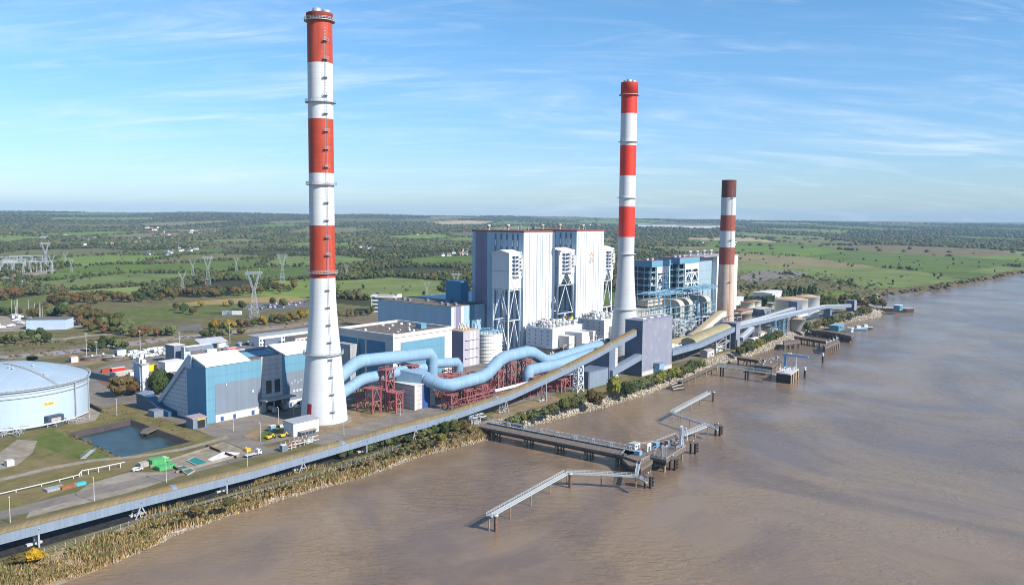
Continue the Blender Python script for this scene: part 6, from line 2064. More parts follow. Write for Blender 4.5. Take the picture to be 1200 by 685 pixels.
# ================================================================== big tank and yard on the left
tc_ = P(8, 505); dv = (tc_ - CAM) * np.array([1, 1, 0]); dv /= np.linalg.norm(dv)
RT_ = 40.5
tk = P(8, 505) + dv * RT_; tk[2] = 0
HT = 19.6
bt = thing('oil_tank', 'huge pale blue round tank with domed roof at the edge of the works', 'storage tank', tk)
MB().lathe(tk, [(RT_, 0), (RT_, HT)], 96).build('shell', M_tank, bt)
dome = [(RT_ - .2, HT + .05)] + [(RT_ * math.cos(a) / math.cos(0), HT + 8.6 * math.sin(a)) for a in np.linspace(.05, math.pi / 2 - .001, 14)]
dome = [(RT_ * (1 - k / 14.) - .2 * (k == 0) + .01, HT + .05 + 8.2 * (1 - (1 - k / 14.) ** 2)) for k in range(15)]
MB().lathe(tk, dome, 96).build('dome_roof', M_tankroof, bt)
for z_, dr in ((HT - 3.4, .55), (HT - 1.7, .3), (HT - .1, 1.1)):
    MB().lathe(tk, [(RT_ - .02, z_ - .35), (RT_ + dr, z_ - .35), (RT_ + dr, z_), (RT_ - .02, z_)], 96, smooth=False).build('wind_girder', M_steel, bt)
q = MB()
for k in range(120):
    a = 2 * math.pi * k / 120; d = np.array([math.cos(a), math.sin(a), 0]) * (RT_ + 1.0)
    q.beam(tk + d + [0, 0, HT - .1], tk + d + [0, 0, HT + 1.1], .1)
for z_ in (HT + .5, HT + 1.05):
    q.lathe(tk, [(RT_ + .95, z_), (RT_ + 1.07, z_), (RT_ + 1.07, z_ + .12), (RT_ + .95, z_ + .12), (RT_ + .95, z_)], 96, smooth=False)
q.build('railing', M_rail, bt)
av = math.atan2(-dv[1], -dv[0])


def tank_pt(u_frac, z_, dr=0.0):
    """point on the near shell, u_frac from -1 (left) to 1 (right)"""
    rv_ = np.array([dv[1], -dv[0], 0])
    a = math.asin(max(-1, min(1, u_frac)))
    return tk + (-dv * math.cos(a) + rv_ * math.sin(a)) * (RT_ + dr) + [0, 0, z_]


q = MB()
for o_ in (-.5, .5): q.beam(tank_pt(.775, .1, .35) + dv * 0 + np.array([o_ * .8, o_ * .5, 0]), tank_pt(.775, HT, .35) + np.array([o_ * .8, o_ * .5, 0]), .16)
for z_ in np.arange(.6, HT, .9): q.beam(tank_pt(.768, z_, .35), tank_pt(.782, z_, .35), .14)
q.build('ladder', M_steel, bt)
MB().tube([tank_pt(.78, .3, .6), tank_pt(.78, HT + 1, .6)], .28, 8).build('riser_pipe', M_steel, bt)
MB().tube([tank_pt(.965, .3, .5), tank_pt(.965, HT - 1, .5)], .22, 8).build('riser_pipe', M_steel, bt)
q = MB()                                     # stair over the dome and small top gear
for k in range(30):
    f0_, f1_ = k / 30, (k + 1) / 30
    def dp(f): 
        a = av + .62; r_ = RT_ * (1 - f) ; return tk + np.array([math.cos(a) * r_, math.sin(a) * r_, HT + .3 + 8.2 * (1 - (r_ / RT_) ** 2)])
    q.beam(dp(f0_), dp(f1_), 1.4, .25)
    q.beam(dp(f0_), dp(f0_) + [0, 0, 1.1], .1)
q.build('roof_stair', M_steel, bt)
for k in range(7):
    a = av + random.uniform(-1, 1); r_ = random.uniform(3, 34)
    MB().lathe(tk + np.array([math.cos(a) * r_, math.sin(a) * r_, HT + 8.2 * (1 - (r_ / RT_) ** 2)]), [(.4, 0), (.4, .7), (.7, .75), (.7, 1.0), (.01, 1.2)], 10).build('roof_vent', M_rail, bt)
# worn yellow plate with darker lettering, plus the manhole housing
q = MB(); pts = [tank_pt(f_, z_, .06) for f_, z_ in ((.415, 10.2), (.535, 10.2), (.535, 11.9), (.415, 11.9))]
MB().extrude(pts, -dv * .06).build('yellow_plate', mat('worn_yellow', (.66, .44, .10), .7, .25, 1.5), bt)
for k in range(7):
    f_ = .43 + k * .0135
    pts = [tank_pt(f_, 10.6 + (k % 2) * .2, .14), tank_pt(f_ + .007, 10.6, .14), tank_pt(f_ + .007, 11.4, .14), tank_pt(f_, 11.4 - (k % 3) * .2, .14)]
    MB().extrude(pts, -dv * .04).build('plate_letter', M_rust, bt)
hsg = tank_pt(.5, 0, .0)
fx = np.array([dv[1], -dv[0], 0]); fx = fx * math.cos(.52) + dv * math.sin(.52); fy = np.cross([0, 0, 1], fx) * -1
fy = (tank_pt(.5, 0, 1) - tank_pt(.5, 0, 0))
vh = thing('valve_house', 'dark blue valve house against the foot of the huge tank', 'valve house', hsg + fy * 2)
MB().extrude([hsg - fx * 4.2 + fy * .1, hsg + fx * 4.2 + fy * .1, hsg + fx * 4.2 + fy * 3.5, hsg - fx * 4.2 + fy * 3.5], [0, 0, 5.0]).build('wall', mat('valve_navy', (.045, .065, .095), .5, .1, .3), vh)
MB().extrude([hsg - fx * 2.6 + fy * 3.5 + [0, 0, 1.2], hsg + fx * 2.6 + fy * 3.5 + [0, 0, 1.2], hsg + fx * 2.6 + fy * 3.5 + [0, 0, 3.9], hsg - fx * 2.6 + fy * 3.5 + [0, 0, 3.9]], fy * .12).build('opening', M_gtank, vh)
q = thing('tank_pipes', 'white pipes and valves along the foot of the huge tank', 'pipework', tank_pt(.2, 0, 5) * np.array([1, 1, 0]))
for k, dr in enumerate((2.2, 3.6, 5.0)):
    pth = [tank_pt(f_, 1.1 + .3 * k, dr) for f_ in np.linspace(-.25, .9 - .2 * k, 14)]
    MB().tube(pth, .34, 8).build('pipe', M_wsteel if k else M_rail, q)
b = MB(); r = random.Random(6)
for k in range(46):
    c = tank_pt(r.uniform(-.25, .8), 0, r.uniform(1.5, 9)); 
    if r.random() < .6: c = tank_pt(r.uniform(-.25, .12), 0, r.uniform(2, 14))
    h_ = r.uniform(.6, 2.6); b.beam(c, c + [0, 0, h_], .3); b.beam(c + [0, 0, h_], c + np.array([r.uniform(-4, 4), r.uniform(-3, 3), 0]) + [0, 0, h_], .36)
b.build('valves', M_steel, q)

# dark cutting wall between tank road and pond
t = thing('retaining_wall', 'dark timber retaining wall beside the road behind the huge tank', 'wall', P(110, 476))
q = MB(); q.beam(P(100, 471, .9), P(119, 481, .9), .6, 1.8); q.build('wall', M_timber, t)

# pond outlet and embankment stair
t = thing('pond_outlet', 'small brown concrete outlet jutting over the pond', 'outlet', P(176, 505))
MB().extrude([P(164, 508, -1.0), P(168, 503, -.8), P(184, 499, .1), P(186, 502, .1), P(172, 508.5, -1)], [0, 0, .5]).build('slab', M_deck, t)
q = MB()
for u_, v_ in ((165, 507.5), (170, 504), (176, 506)): q.beam(P(u_, v_, -4), P(u_, v_, -.9), .5)
q.build('posts', M_pconc, t)
t = thing('bank_steps', 'grey steel steps on the grass bank beside the pond', 'steps', P(103, 532))
q = MB(); a, c = P(97, 537, .35), P(109, 527, 1.2)
q.beam(a, c, 1.8, .25)
for k in range(10):
    m_ = a + (c - a) * k / 9; q.beam(m_ + [-.9, -.5, .1], m_ + [.9, .5, .1], .3)
for o_ in (np.array([-1, -.6, 0]), np.array([1, .6, 0])): q.beam(a + o_ + [0, 0, 1], c + o_ + [0, 0, 1], .1)
q.build('flight', M_steel, t)
# white above-ground pipeline on sleepers
t = thing('white_pipeline', 'thin white pipeline on low stands crossing the grass', 'pipeline', P(70, 560))
pth = [P(-40, 588, 1.0), P(0, 578, 1.0), (P(60, 564, 1.0)), P(92, 556, 1.1), P(96, 551, 2.1), P(120, 546.5, 2.1), P(146, 541, 2.1)]
MB().tube(pth, .19, 8).build('pipe', M_white, t)
for a, c in zip(pth[:-1], pth[1:]):
    for f_ in (.3, .8):
        x_ = a + (c - a) * f_; MB().beam(x_ * np.array([1, 1, 0]), x_, .35).build('stand', M_rail, t)

# walled yard, basins, green containers
for i, (pts, lab) in enumerate((([(176, 546), (254, 521)], 'low pale concrete kerb wall along the back of the walled yard'), ([(206, 552.5), (280, 533)], 'low pale concrete kerb wall along the front of the walled yard'), ([(242, 522), (258, 528.5)], 'short dark wall on the upper side of the walled yard'), ([(264, 530.5), (277, 535.5)], 'short dark wall beside the chalky spill'), ([(196, 542), (214, 553)], 'short dark wall by the teal basins'))):
    t = thing('yard_wall', lab, 'wall', P(*pts[0]))
    MB().beam(P(*pts[0], .5), P(*pts[1], .5), .5, 1.0).build('wall', M_conc if i < 2 else M_timber, t)
M_teal = mat('teal_liner', (.02, .19, .17), .6, .15, .3)
for i, (px_, lab) in enumerate((([(206, 548), (215, 546), (228, 552), (220, 556.5)], 'faded teal basin nearest the green containers'), ([(219, 540), (228, 536), (243, 542.5), (231, 546)], 'bright teal basin farther from the green containers'))):
    c4 = [P(u_, v_) for u_, v_ in px_]
    t = thing('settling_basin', lab, 'basin', sum(c4) / 4)
    MB().extrude(c4, [0, 0, .35]).build('water', M_teal if i else mat('dull_teal', (.055, .13, .11), .7, .3, .4), t)
    q = MB()
    for k in range(4): q.beam(c4[k] + [0, 0, .25], c4[(k + 1) % 4] + [0, 0, .25], .4, .55)
    q.build('rim', M_gtank, t)


def box_thing(nm, lab, cat, u_, v_, wx, wy, h_, m_, lid=None, ang=None, group=None, z=0.0, ribs=True):
    c = P(u_, v_, z)
    a = TH if ang is None else ang
    ax, ay = np.array([math.cos(a), math.sin(a), 0]), np.array([math.sin(a), -math.cos(a), 0])
    t = thing(nm, lab, cat, c, group)
    cs_ = [c - ax * wx / 2 - ay * wy / 2, c + ax * wx / 2 - ay * wy / 2, c + ax * wx / 2 + ay * wy / 2, c - ax * wx / 2 + ay * wy / 2]
    MB().extrude(cs_, [0, 0, h_]).build('body', m_, t)
    if lid: MB().extrude([x_ + (x_ - c) * .04 + [0, 0, h_ + .01] for x_ in cs_], [0, 0, .18]).build('lid', lid, t)
    if ribs:
        q = MB()
        for k in range(5):
            x_ = cs_[3] + (cs_[2] - cs_[3]) * (k + .5) / 5
            q.extrude([x_, x_ + ax * .15, x_ + ax * .15 + ay * .1, x_ + ay * .1], [0, 0, h_ * .97])
        q.build('ribs', m_, t)
    return t


box_thing('container', 'green container, taller one of the group in the walled yard', 'container', 183, 544, 5.5, 4, 2.6, M_green, M_green)
box_thing('container', 'green container with a bright lid behind the taller green one', 'container', 190, 542, 4.6, 3.6, 2.2, M_green, mat('light_green', (.25, .55, .25), .6, .1))
box_thing('container', 'low green skip in front of the green containers', 'skip', 194, 548.5, 7.5, 4, 1.5, M_green, M_green)
box_thing('container', 'grey skip on the grass left of the green containers', 'skip', 168, 546, 4, 3, 1.9, M_gtank)
box_thing('container', 'white cube tank alone on the grass at the far left', 'tank', 11, 545, 3, 3, 2.5, M_cream)
box_thing('container', 'small yellow skip beside the white flatbed lorry', 'skip', 290, 528.5, 2.2, 2, 1.5, M_yel)
box_thing('scrap_pile', 'heap of grey steel scrap on the grass', 'scrap', 64, 573, 7, 4, .9, M_steel)
box_thing('scrap_pile', 'rusty red scrap beside the grey steel heap', 'scrap', 80, 571, 6, 3, 1.0, M_rust)
box_thing('scrap_pile', 'bright blue drum stack at the right end of the scrap', 'scrap', 94, 568, 4, 2, 1.1, mat('azure', (.06, .40, .55), .5, .1))
for k, (u_, v_, lab) in enumerate(((315, 514, 'left yellow tracked excavator beside the small white building'), (331, 512, 'right yellow tracked excavator beside the small white building'))):
    c = P(u_, v_)
    t = thing('excavator', lab, 'excavator', c)
    for o_ in (-1.1, 1.1): MB().extrude([c + A * -2 + N * (o_ - .3), c + A * 2 + N * (o_ - .3), c + A * 2 + N * (o_ + .3), c + A * -2 + N * (o_ + .3)], [0, 0, .9]).build('track', M_dark, t)
    MB().extrude([c + A * -1.8 + N * -1.3 + [0, 0, .95], c + A * 1.6 + N * -1.3 + [0, 0, .95], c + A * 1.6 + N * 1.3 + [0, 0, .95], c + A * -1.8 + N * 1.3 + [0, 0, .95]], [0, 0, 1.3]).build('engine_body', M_yel, t)
    MB().extrude([c + A * .2 + N * -1.2 + [0, 0, 2.26], c + A * 1.6 + N * -1.2 + [0, 0, 2.26], c + A * 1.6 + N * .1 + [0, 0, 2.26], c + A * .2 + N * .1 + [0, 0, 2.26]], [0, 0, 1.3]).build('cab', M_glass, t)
    MB().beam(c + A * 1.4 + N * .6 + [0, 0, 1.8], c + A * 2.9 + N * 1.0 + [0, 0, 3.4], .5).build('boom', M_yel, t)
    MB().beam(c + A * 2.9 + N * 1 + [0, 0, 3.4], c + A * 3.9 + N * 1.3 + [0, 0, 1.2], .4).build('dipper', M_yel, t)
    MB().ob(*(lambda L_: (L_[0] + 3.6, L_[0] + 4.5, L_[1] + .8, L_[1] + 1.8))(loc(c)), .3, 1.3).build('bucket', M_dark, t)
for o_ in [x_ for x_ in COL.objects if x_.name.startswith('excavator')]: o_.scale = (.72, .72, .72)
box_thing('chemical_tank', 'small blue and white tank beside the left excavator', 'tank', 319, 505, 3, 2.2, 3, M_bsteel, M_white)
# small white building by the chimney
wb = thing('site_building', 'small white building with grey roof in front of the tallest chimney', 'building', w(-25, 11))
MB().ob(-32, -16.5, 8.5, 16.2, 0, 6.6).build('wall', M_white, wb)
MB().extrude([w(-32.4, 8.1, 6.62), w(-32.4, 16.6, 6.62), w(-32.4, 16.6, 6.9), w(-32.4, 8.1, 7.4)], A * 16.3).build('roof', M_steel, wb)
MB().ob(-29, -20, 16.2, 18.6, 0, 2.1).build('annexe', M_dusk, wb)
MB().ob(-29.5, -19.5, 16.22, 19.2, 2.12, 2.35).build('annexe_roof', mat('annexe_brown', (.25, .21, .19), .8, .2), wb)
for k in range(4): MB().ob(-28.6 + k * 2.1, -27.1 + k * 2.1, 18.6, 18.68, .5, 1.7).build('window', M_glass, wb)
t = thing('pipe_stack', 'rack of white and rusty pipes beside the conveyor, below the small white building', 'pipe rack', P(348, 523))
q = MB(); q2_ = MB(); r = random.Random(12)
a0, a1 = P(333, 527), P(363, 517)
for k in range(40):
    f_ = r.random(); c = a0 + (a1 - a0) * f_ + N * r.uniform(-2.5, 2); h_ = r.uniform(.4, 2.8)
    (q if k % 3 else q2_).beam(c + [0, 0, h_], c + A * r.uniform(3, 6) + [0, 0, h_], .35)
for f_ in np.linspace(0, 1, 7):
    for o_ in (-2.4, 2): q.beam(a0 + (a1 - a0) * f_ + N * o_, a0 + (a1 - a0) * f_ + N * o_ + [0, 0, 3], .3)
q.build('pipes', M_rail, t); q2_.build('rusty_pipes', M_rust, t)
box_thing('site_cabin', 'grey cabinet with a white edge at the left end of the pipe rack', 'cabinet', 332, 528.5, 2.6, 2.2, 3.0, M_panel, M_white)
# cabin and bay under the conveyor near the jetty
cab(516, 503.5, 7, 4.5, 3.2, M_white, M_creamroof, 'white cabin under the conveyor near the jetty root', 'cabin', .1)

# ---------------------------------------------------------------- vehicles
M_tyre = mat('tyre', (.02, .02, .022), .9, .1)
carcols = {'white': (.70, .71, .72), 'silver': (.40, .42, .44), 'dark': (.05, .055, .065), 'blue': (.05, .13, .32), 'red': (.36, .03, .03), 'grey': (.18, .19, .20)}


def make_car(colour, van=False):
    t = thing('parked_van' if van else 'parked_car', 'x', 'van' if van else 'car', (0, 0, 0))
    m_ = mat('car_paint_' + colour, carcols[colour], .35, .05, 1, spec=.5)
    if van:
        pr_ = [(-2.7, .4), (2.7, .4), (2.7, 1.2), (2.2, 1.35), (1.6, 2.3), (-2.7, 2.35)]
        wn = [(2.05, 1.4), (1.62, 2.1), (.8, 2.1), (.8, 1.4)]
    else:
        pr_ = [(-2.15, .35), (2.15, .35), (2.15, .8), (1.2, .95), (.5, 1.45), (-1.2, 1.48), (-2.0, .98)]
        wn = [(.95, .97), (.42, 1.38), (-1.1, 1.4), (-1.6, .99)]
    MB().extrude([(x_, -.9, z_) for x_, z_ in pr_], (0, 1.8, 0)).build('body', m_, t)
    MB().extrude([(x_, -.93, z_) for x_, z_ in wn], (0, 1.86, 0)).build('windows', M_glass, t)
    for x_ in (-1.35, 1.35):
        for y_ in (-.95, .75):
            MB().tube([(x_, y_, .34), (x_, y_ + .2, .34)], .34, 10).build('wheel', M_tyre, t)
    return t


CARS = {}


def car(u_, v_, colour, lab, group=None, ang=None, van=False, jit=0):
    k = (colour, van)
    if k not in CARS: CARS[k] = {}
    return first_or_dup(CARS[k], lambda: make_car(colour, van), P(u_, v_), TH if ang is None else ang, 1.0, lab, group)


car(349, 477.5, 'white', 'white car parked in the shade right of the loading bay')
car(329, 500, 'silver', 'silver car left of the small white building', ang=TH + 1.2)
car(335, 498.5, 'blue', 'blue car left of the small white building', ang=TH + 1.2)
car(161, 551, 'white', 'white car by the grey skip on the grass')
for (u_, v_, lab) in ((296, 534, 'white flatbed lorry parked by the chalky walled yard'), ):
    c = P(u_, v_); t = thing('flatbed_lorry', lab, 'lorry', c)
    f = lambda a, b_, z_: c + A * a + N * b_ + [0, 0, z_]
    MB().extrude([f(-4, -1.2, .9), f(1.8, -1.2, .9), f(1.8, 1.2, .9), f(-4, 1.2, .9)], [0, 0, .35]).build('bed', M_rail, t)
    MB().extrude([f(2, -1.2, .6), f(4.2, -1.2, .6), f(4.2, -1.2, 1.7), f(3.6, -1.2, 2.8), f(2, -1.2, 2.8)], N * 2.4).build('cab', M_white, t)
    MB().extrude([f(3.0, -1.24, 1.8), f(4.0, -1.24, 1.8), f(3.55, -1.24, 2.6), f(3.0, -1.24, 2.6)], N * 2.48).build('windows', M_glass, t)
    for a in (-3, -1.6, 3.0):
        for b_ in (-1.2, .9): MB().tube([f(a, b_, .5), f(a, b_ + .3, .5)], .5, 10).build('wheel', M_tyre, t)
for k, (u_, v_, lab) in enumerate(((317, 482.5, 'silver tanker lorry in the left loading doorway'), (329, 479, 'silver tanker lorry in the right loading doorway'))):
    c = P(u_, v_); t = thing('tanker_lorry', lab, 'lorry', c)
    f = lambda a, b_, z_: c + N * a + A * b_ + [0, 0, z_]
    MB().tube([f(-6, 0, 2.5), f(2.5, 0, 2.5)], 1.35, 16).build('tank', mat('silver_tank', (.42, .40, .38), .4, .1, .5, metal=.4), t)
    MB().extrude([f(3, -1.2, .6), f(5, -1.2, .6), f(5, -1.2, 2), f(4.6, -1.2, 3.1), f(3, -1.2, 3.1)], A * 2.4).build('cab', M_gtank, t)
    MB().extrude([f(-6, -.6, .8), f(3, -.6, .8), f(3, .6, .8), f(-6, .6, .8)], [0, 0, .35]).build('chassis', M_dark, t)
    for a in (-5, -3.8, 1, 4):
        for b_ in (-1.2, .9): MB().tube([f(a, b_, .5), f(a, b_ + .3, .5)], .5, 10).build('wheel', M_tyre, t)
    MB().ob(*(lambda L_: (L_[0] - .6, L_[0] + .6, L_[1] - 4, L_[1] - 2))(loc(c)), 3.85, 4.1).build('top_hatch', M_steel, t)
# works yard behind the blue hall
for (u_, v_, wx, wy, h_, m_, lab) in ((125, 435.5, 7, 2.4, 2.2, M_red, 'red trailer parked left in the works yard'), (138, 434.5, 9, 2.5, 2.4, M_red2, 'long red and white trailer in the works yard'), (142, 440, 14, 3, 2.8, M_gtank, 'grey tank wagon parked in front of the red trailers'), (155, 440, 4, 2.6, 2.6, M_cream, 'tan container beside the grey tank wagon'), (177, 434, 7, 3, 4, mat('vivid_yellow', (.75, .50, .01), .5, .08), 'bright yellow container behind the silo tower'), (165, 431, 10, 2.6, 2.4, M_cream, 'long cream trailer behind the silo tower'), (247, 415, 8, 4, 4.2, M_white, 'white box cabin in the yard behind the blue hall roof'), (271, 411.5, 8, 3, 2.8, M_red2, 'red container behind the blue hall roof'), (264, 412, 5, 3, 2.6, M_dusk, 'dark blue container beside the red one behind the hall roof')):
    box_thing('trailer' if 'trailer' in lab or 'wagon' in lab else 'container', lab, 'trailer' if 'trailer' in lab or 'wagon' in lab else 'container', u_, v_, wx, wy, h_, m_, M_creamroof if m_ in (M_red2, M_gtank) else None)
r = random.Random(21)
for k in range(44):
    u_ = r.uniform(152, 196); v_ = np.interp(u_, [152, 196], [417, 410.5]) + r.choice([-2.5, -.2, 2.2, 4.2]) + r.uniform(-.4, .4)
    cc_2 = r.choice(['white', 'white', 'white', 'silver'])
    car(u_, v_, cc_2, cc_2 + ' van parked in tight rows beside the creek', 'vans parked in rows beside the creek', TH + r.choice([0, 1.57]), True)
for k in range(30):
    u_ = r.uniform(258, 345); v_ = np.interp(u_, [258, 345], [406, 397]) + r.uniform(-2.4, 1.5)
    cc_2 = r.choice(['white', 'white', 'silver', 'blue', 'grey'])
    car(u_, v_, cc_2, 'small ' + cc_2 + ' car parked along the yard by the long white building', 'cars parked behind the blue hall', TH + r.choice([0, 1.57]))
for k in range(46):
    u_ = r.uniform(292, 360) if k % 2 else r.uniform(315, 345); v_ = np.interp(u_, [285, 360], [361.5, 354]) + r.uniform(-1.5, 3)
    cc_2 = r.choice(['white', 'white', 'silver', 'dark', 'blue', 'grey', 'red'])
    car(u_, v_, cc_2, 'small ' + cc_2 + ' car in the staff car park beyond the creek', 'cars in the car park beyond the creek', TH + r.choice([0, 1.57]))
# ---------------------------------------------------------------- lamp posts


def make_lamp():
    t = thing('lamp_post', 'x', 'street lamp')
    MB().tube([(0, 0, 0), (0, 0, 8.6)], [.16, .10], 8).build('post', M_rail, t)
    MB().beam((0, 0, 8.5), (1.6, 0, 8.8), .14).build('arm', M_rail, t)
    MB().box(1.3, 2.2, -.18, .18, 8.72, 8.92).build('lamp_head', M_white, t)
    return t


LAMP = {}
for u_, v_, lab in ((12, 612, 'slim lamp post by the road, farthest left beside the conveyor'), (110.5, 587, 'slim lamp post by the road below the scrap heaps'), (195, 565, 'slim lamp post in front of the green containers'), (305.5, 517, 'slim lamp post on the earth island left of the excavators'), (273.5, 505, 'slim lamp post in the yard facing the grey panels'), (326.5, 497, 'slim lamp post behind the silver and blue cars'), (344.5, 491, 'slim lamp post in the shade by the loading canopy'), (403, 510, 'slim lamp post right of the tallest chimney foot'), (290, 548, 'slim lamp post close to the conveyor below the flatbed lorry'), (137, 487, 'slim lamp post beside the main road by the pond'), (469, 487, 'slim lamp post at the corner of the concrete duct house')):
    first_or_dup(LAMP, make_lamp, P(u_, v_), TH + 1.2, 1.0 if v_ > 480 else .9, lab)
for i, (u_, v_, h_) in enumerate(((101.5, 417, 17), (164.5, 413, 17), (210.5, 412, 15), (269.5, 402.5, 17), (113, 416, 10))):
    c = P(u_, v_); t = thing('light_mast', ('tall white light mast by the creek, beside the round basins', 'tall white light mast behind the silo tower', 'tall white light mast left of the canopy shed', 'tall white light mast by the cars near the long white building', 'shorter light mast beside the round basins')[i], 'light mast', c)
    MB().tube([c, c + [0, 0, h_]], [.22, .12], 8).build('mast', M_rail, t)
    MB().box(c[0] - .9, c[0] + .9, c[1] - .3, c[1] + .3, h_, h_ + .5).build('lamp_head', M_white, t)
# river strip fence
t = thing('wire_fence', 'wire fence on thin pale posts along the top of the river bank', 'fence', P(120, 625))
fp = [P(u_, v_) for u_, v_ in ((-10, 670), (40, 652), (100, 634), (170, 610), (250, 590), (320, 572), (400, 549), (470, 525))]
q = MB(); q2_ = MB()
for a, c in zip(fp[:-1], fp[1:]):
    k = int(np.linalg.norm(c - a) / 3)
    for i in range(k):
        x_ = a + (c - a) * i / k; q.beam(x_, x_ + [0, 0, 1.9], .09)
    for h_ in (.5, 1.0, 1.5, 1.85): q2_.beam(a + [0, 0, h_], c + [0, 0, h_], .035)
q.build('posts', M_rail, t); q2_.build('wires', M_steel, t)

# ---------------------------------------------------------------- buildings behind the hall, round basins
def plain_building(nm, lab, cat, u_, v_, wx, wy, h_, m_, rm, ang=None, shade=None, windows=0, z=0):
    t = box_thing(nm, lab, cat, u_, v_, wx, wy, h_, m_, rm, ang, z=z, ribs=False)
    c = P(u_, v_, z); a = TH if ang is None else ang
    ax, ay = np.array([math.cos(a), math.sin(a), 0]), np.array([math.sin(a), -math.cos(a), 0])
    if windows:
        for fl in range(max(1, int(h_ // 3.4))):
            q = MB()
            for k in range(windows):
                x_ = c - ax * wx / 2 + ax * wx * (k + .25) / windows + ay * (wy / 2 + .02) + [0, 0, 1.2 + fl * 3.3]
                q.extrude([x_, x_ + ax * wx / windows * .55, x_ + ax * wx / windows * .55 + [0, 0, 1.4], x_ + [0, 0, 1.4]], ay * .08)
            q.build('window_row', M_glass, t)
    x_ = c - ax * (wx * .5) - ay * wy * .2
    MB().extrude([x_, x_ + ay * 2.2, x_ + ay * 2.2 + [0, 0, 2.6], x_ + [0, 0, 2.6]], -ax * .08).build('door', M_dusk, t)
    return t


plain_building('plant_house', 'tall grey plant house behind the leaning hall wall', 'industrial building', 206, 424, 9, 12, 13, M_panel, M_creamroof)
plain_building('plant_house', 'low pale plant house with an open dark end', 'industrial building', 201, 434, 14, 9, 7, mat('pale_block', (.52, .55, .58), .7, .06), M_creamroof)
t = thing('belt_bridge', 'angular pale belt bridge between the grey plant house and the hall', 'belt bridge', P(220, 428))
bb0 = P(213, 428)
q = MB(); q.extrude([bb0 + A * 2, bb0 + A * 7, bb0 + A * 7 + [0, 0, 9], bb0 + A * 4 + [0, 0, 13], bb0 + A * 2 + [0, 0, 13]], -N * 4); q.build('leg', M_lined, t)
MB().extrude([bb0 + A * 3 + [0, 0, 9.5], bb0 + A * 24 + [0, 0, 9.5], bb0 + A * 24 + [0, 0, 12.6], bb0 + A * 3 + [0, 0, 12.6]], -N * 3.8).build('bridge', M_panel, t)
MB().extrude([bb0 + A * 2.8 + [0, 0, 12.62], bb0 + A * 24.2 + [0, 0, 12.62], bb0 + A * 24.2 + [0, 0, 13.1], bb0 + A * 2.8 + [0, 0, 13.1]], -N * 4.1).build('roof', M_creamroof, t)
t = thing('canopy_shed', 'grey roofed open shed with a blue bay among parked vans', 'shed', P(245, 408))
cs0 = P(245, 408)
MB().extrude([cs0 + A * -10 + N * 5 + [0, 0, 4.5], cs0 + A * -10 + N * -5 + [0, 0, 7.5], cs0 + A * -10 + N * -5 + [0, 0, 8], cs0 + A * -10 + N * 5 + [0, 0, 5]], A * 24).build('roof', mat('grey_sheet', (.36, .38, .42), .6, .08, .2, seam=(1, .1)), t)
MB().extrude([cs0 + A * -8 + N * 3, cs0 + A * 2 + N * 3, cs0 + A * 2 + N * -4, cs0 + A * -8 + N * -4], [0, 0, 4.6]).build('bay', mat('bay_blue', (.10, .24, .45), .6, .1), t)
MB().extrude([cs0 + A * 6 + N * 4, cs0 + A * 14 + N * 4, cs0 + A * 14 + N * -4, cs0 + A * 6 + N * -4], [0, 0, 4.4]).build('side_bay', M_cream, t)
for a in (-9, 4.5, 13.5): MB().beam(cs0 + A * a + N * 4.6, cs0 + A * a + N * 4.6 + [0, 0, 4.6], .4).build('post', M_steel, t)
plain_building('long_office', 'long white two storey building behind the tallest chimney', 'office building', 339, 400, 70, 14, 8.5, M_white, M_steel, windows=22)
plain_building('dark_shed', 'dark blue low shed at the left end of the long white building', 'shed', 316, 404, 16, 10, 6, M_dusk, M_panel)
plain_building('stores_building', 'cream building with brown roof against the tallest chimney', 'building', 353, 404, 22, 14, 7.5, M_cream, M_deck, windows=5)
for i, (u_, v_) in enumerate(((108, 421), (121, 419), (133, 421.5))):
    c = P(u_, v_); t = thing('round_basin', ('low round concrete basin nearest the huge tank', 'low round concrete basin, middle one of three', 'low round concrete basin nearest the trailers')[i], 'basin', c)
    MB().lathe(c, [(7, 0), (7, 2), (6.4, 2), (6.4, 1.2), (.05, 1.2)], 28, smooth=False).build('rim', M_deck, t)
    MB().beam(c + [-6.8, 0, 2.3], c + [6.8, 0, 2.3], .9, .4).build('bridge', M_rail, t)
    MB().lathe(c, [(.9, 2.5), (.9, 3.6), (.05, 3.8)], 12).build('drive_unit', M_greyw, t)
plain_building('pump_hut', 'white and blue pump hut beside the round basins', 'hut', 141, 417, 7, 5, 5, M_greyw, M_panel)
plain_building('round_hut', 'small cream hut behind the huge tank rim', 'hut', 86, 424, 5, 5, 4, M_cream, M_tanrust)
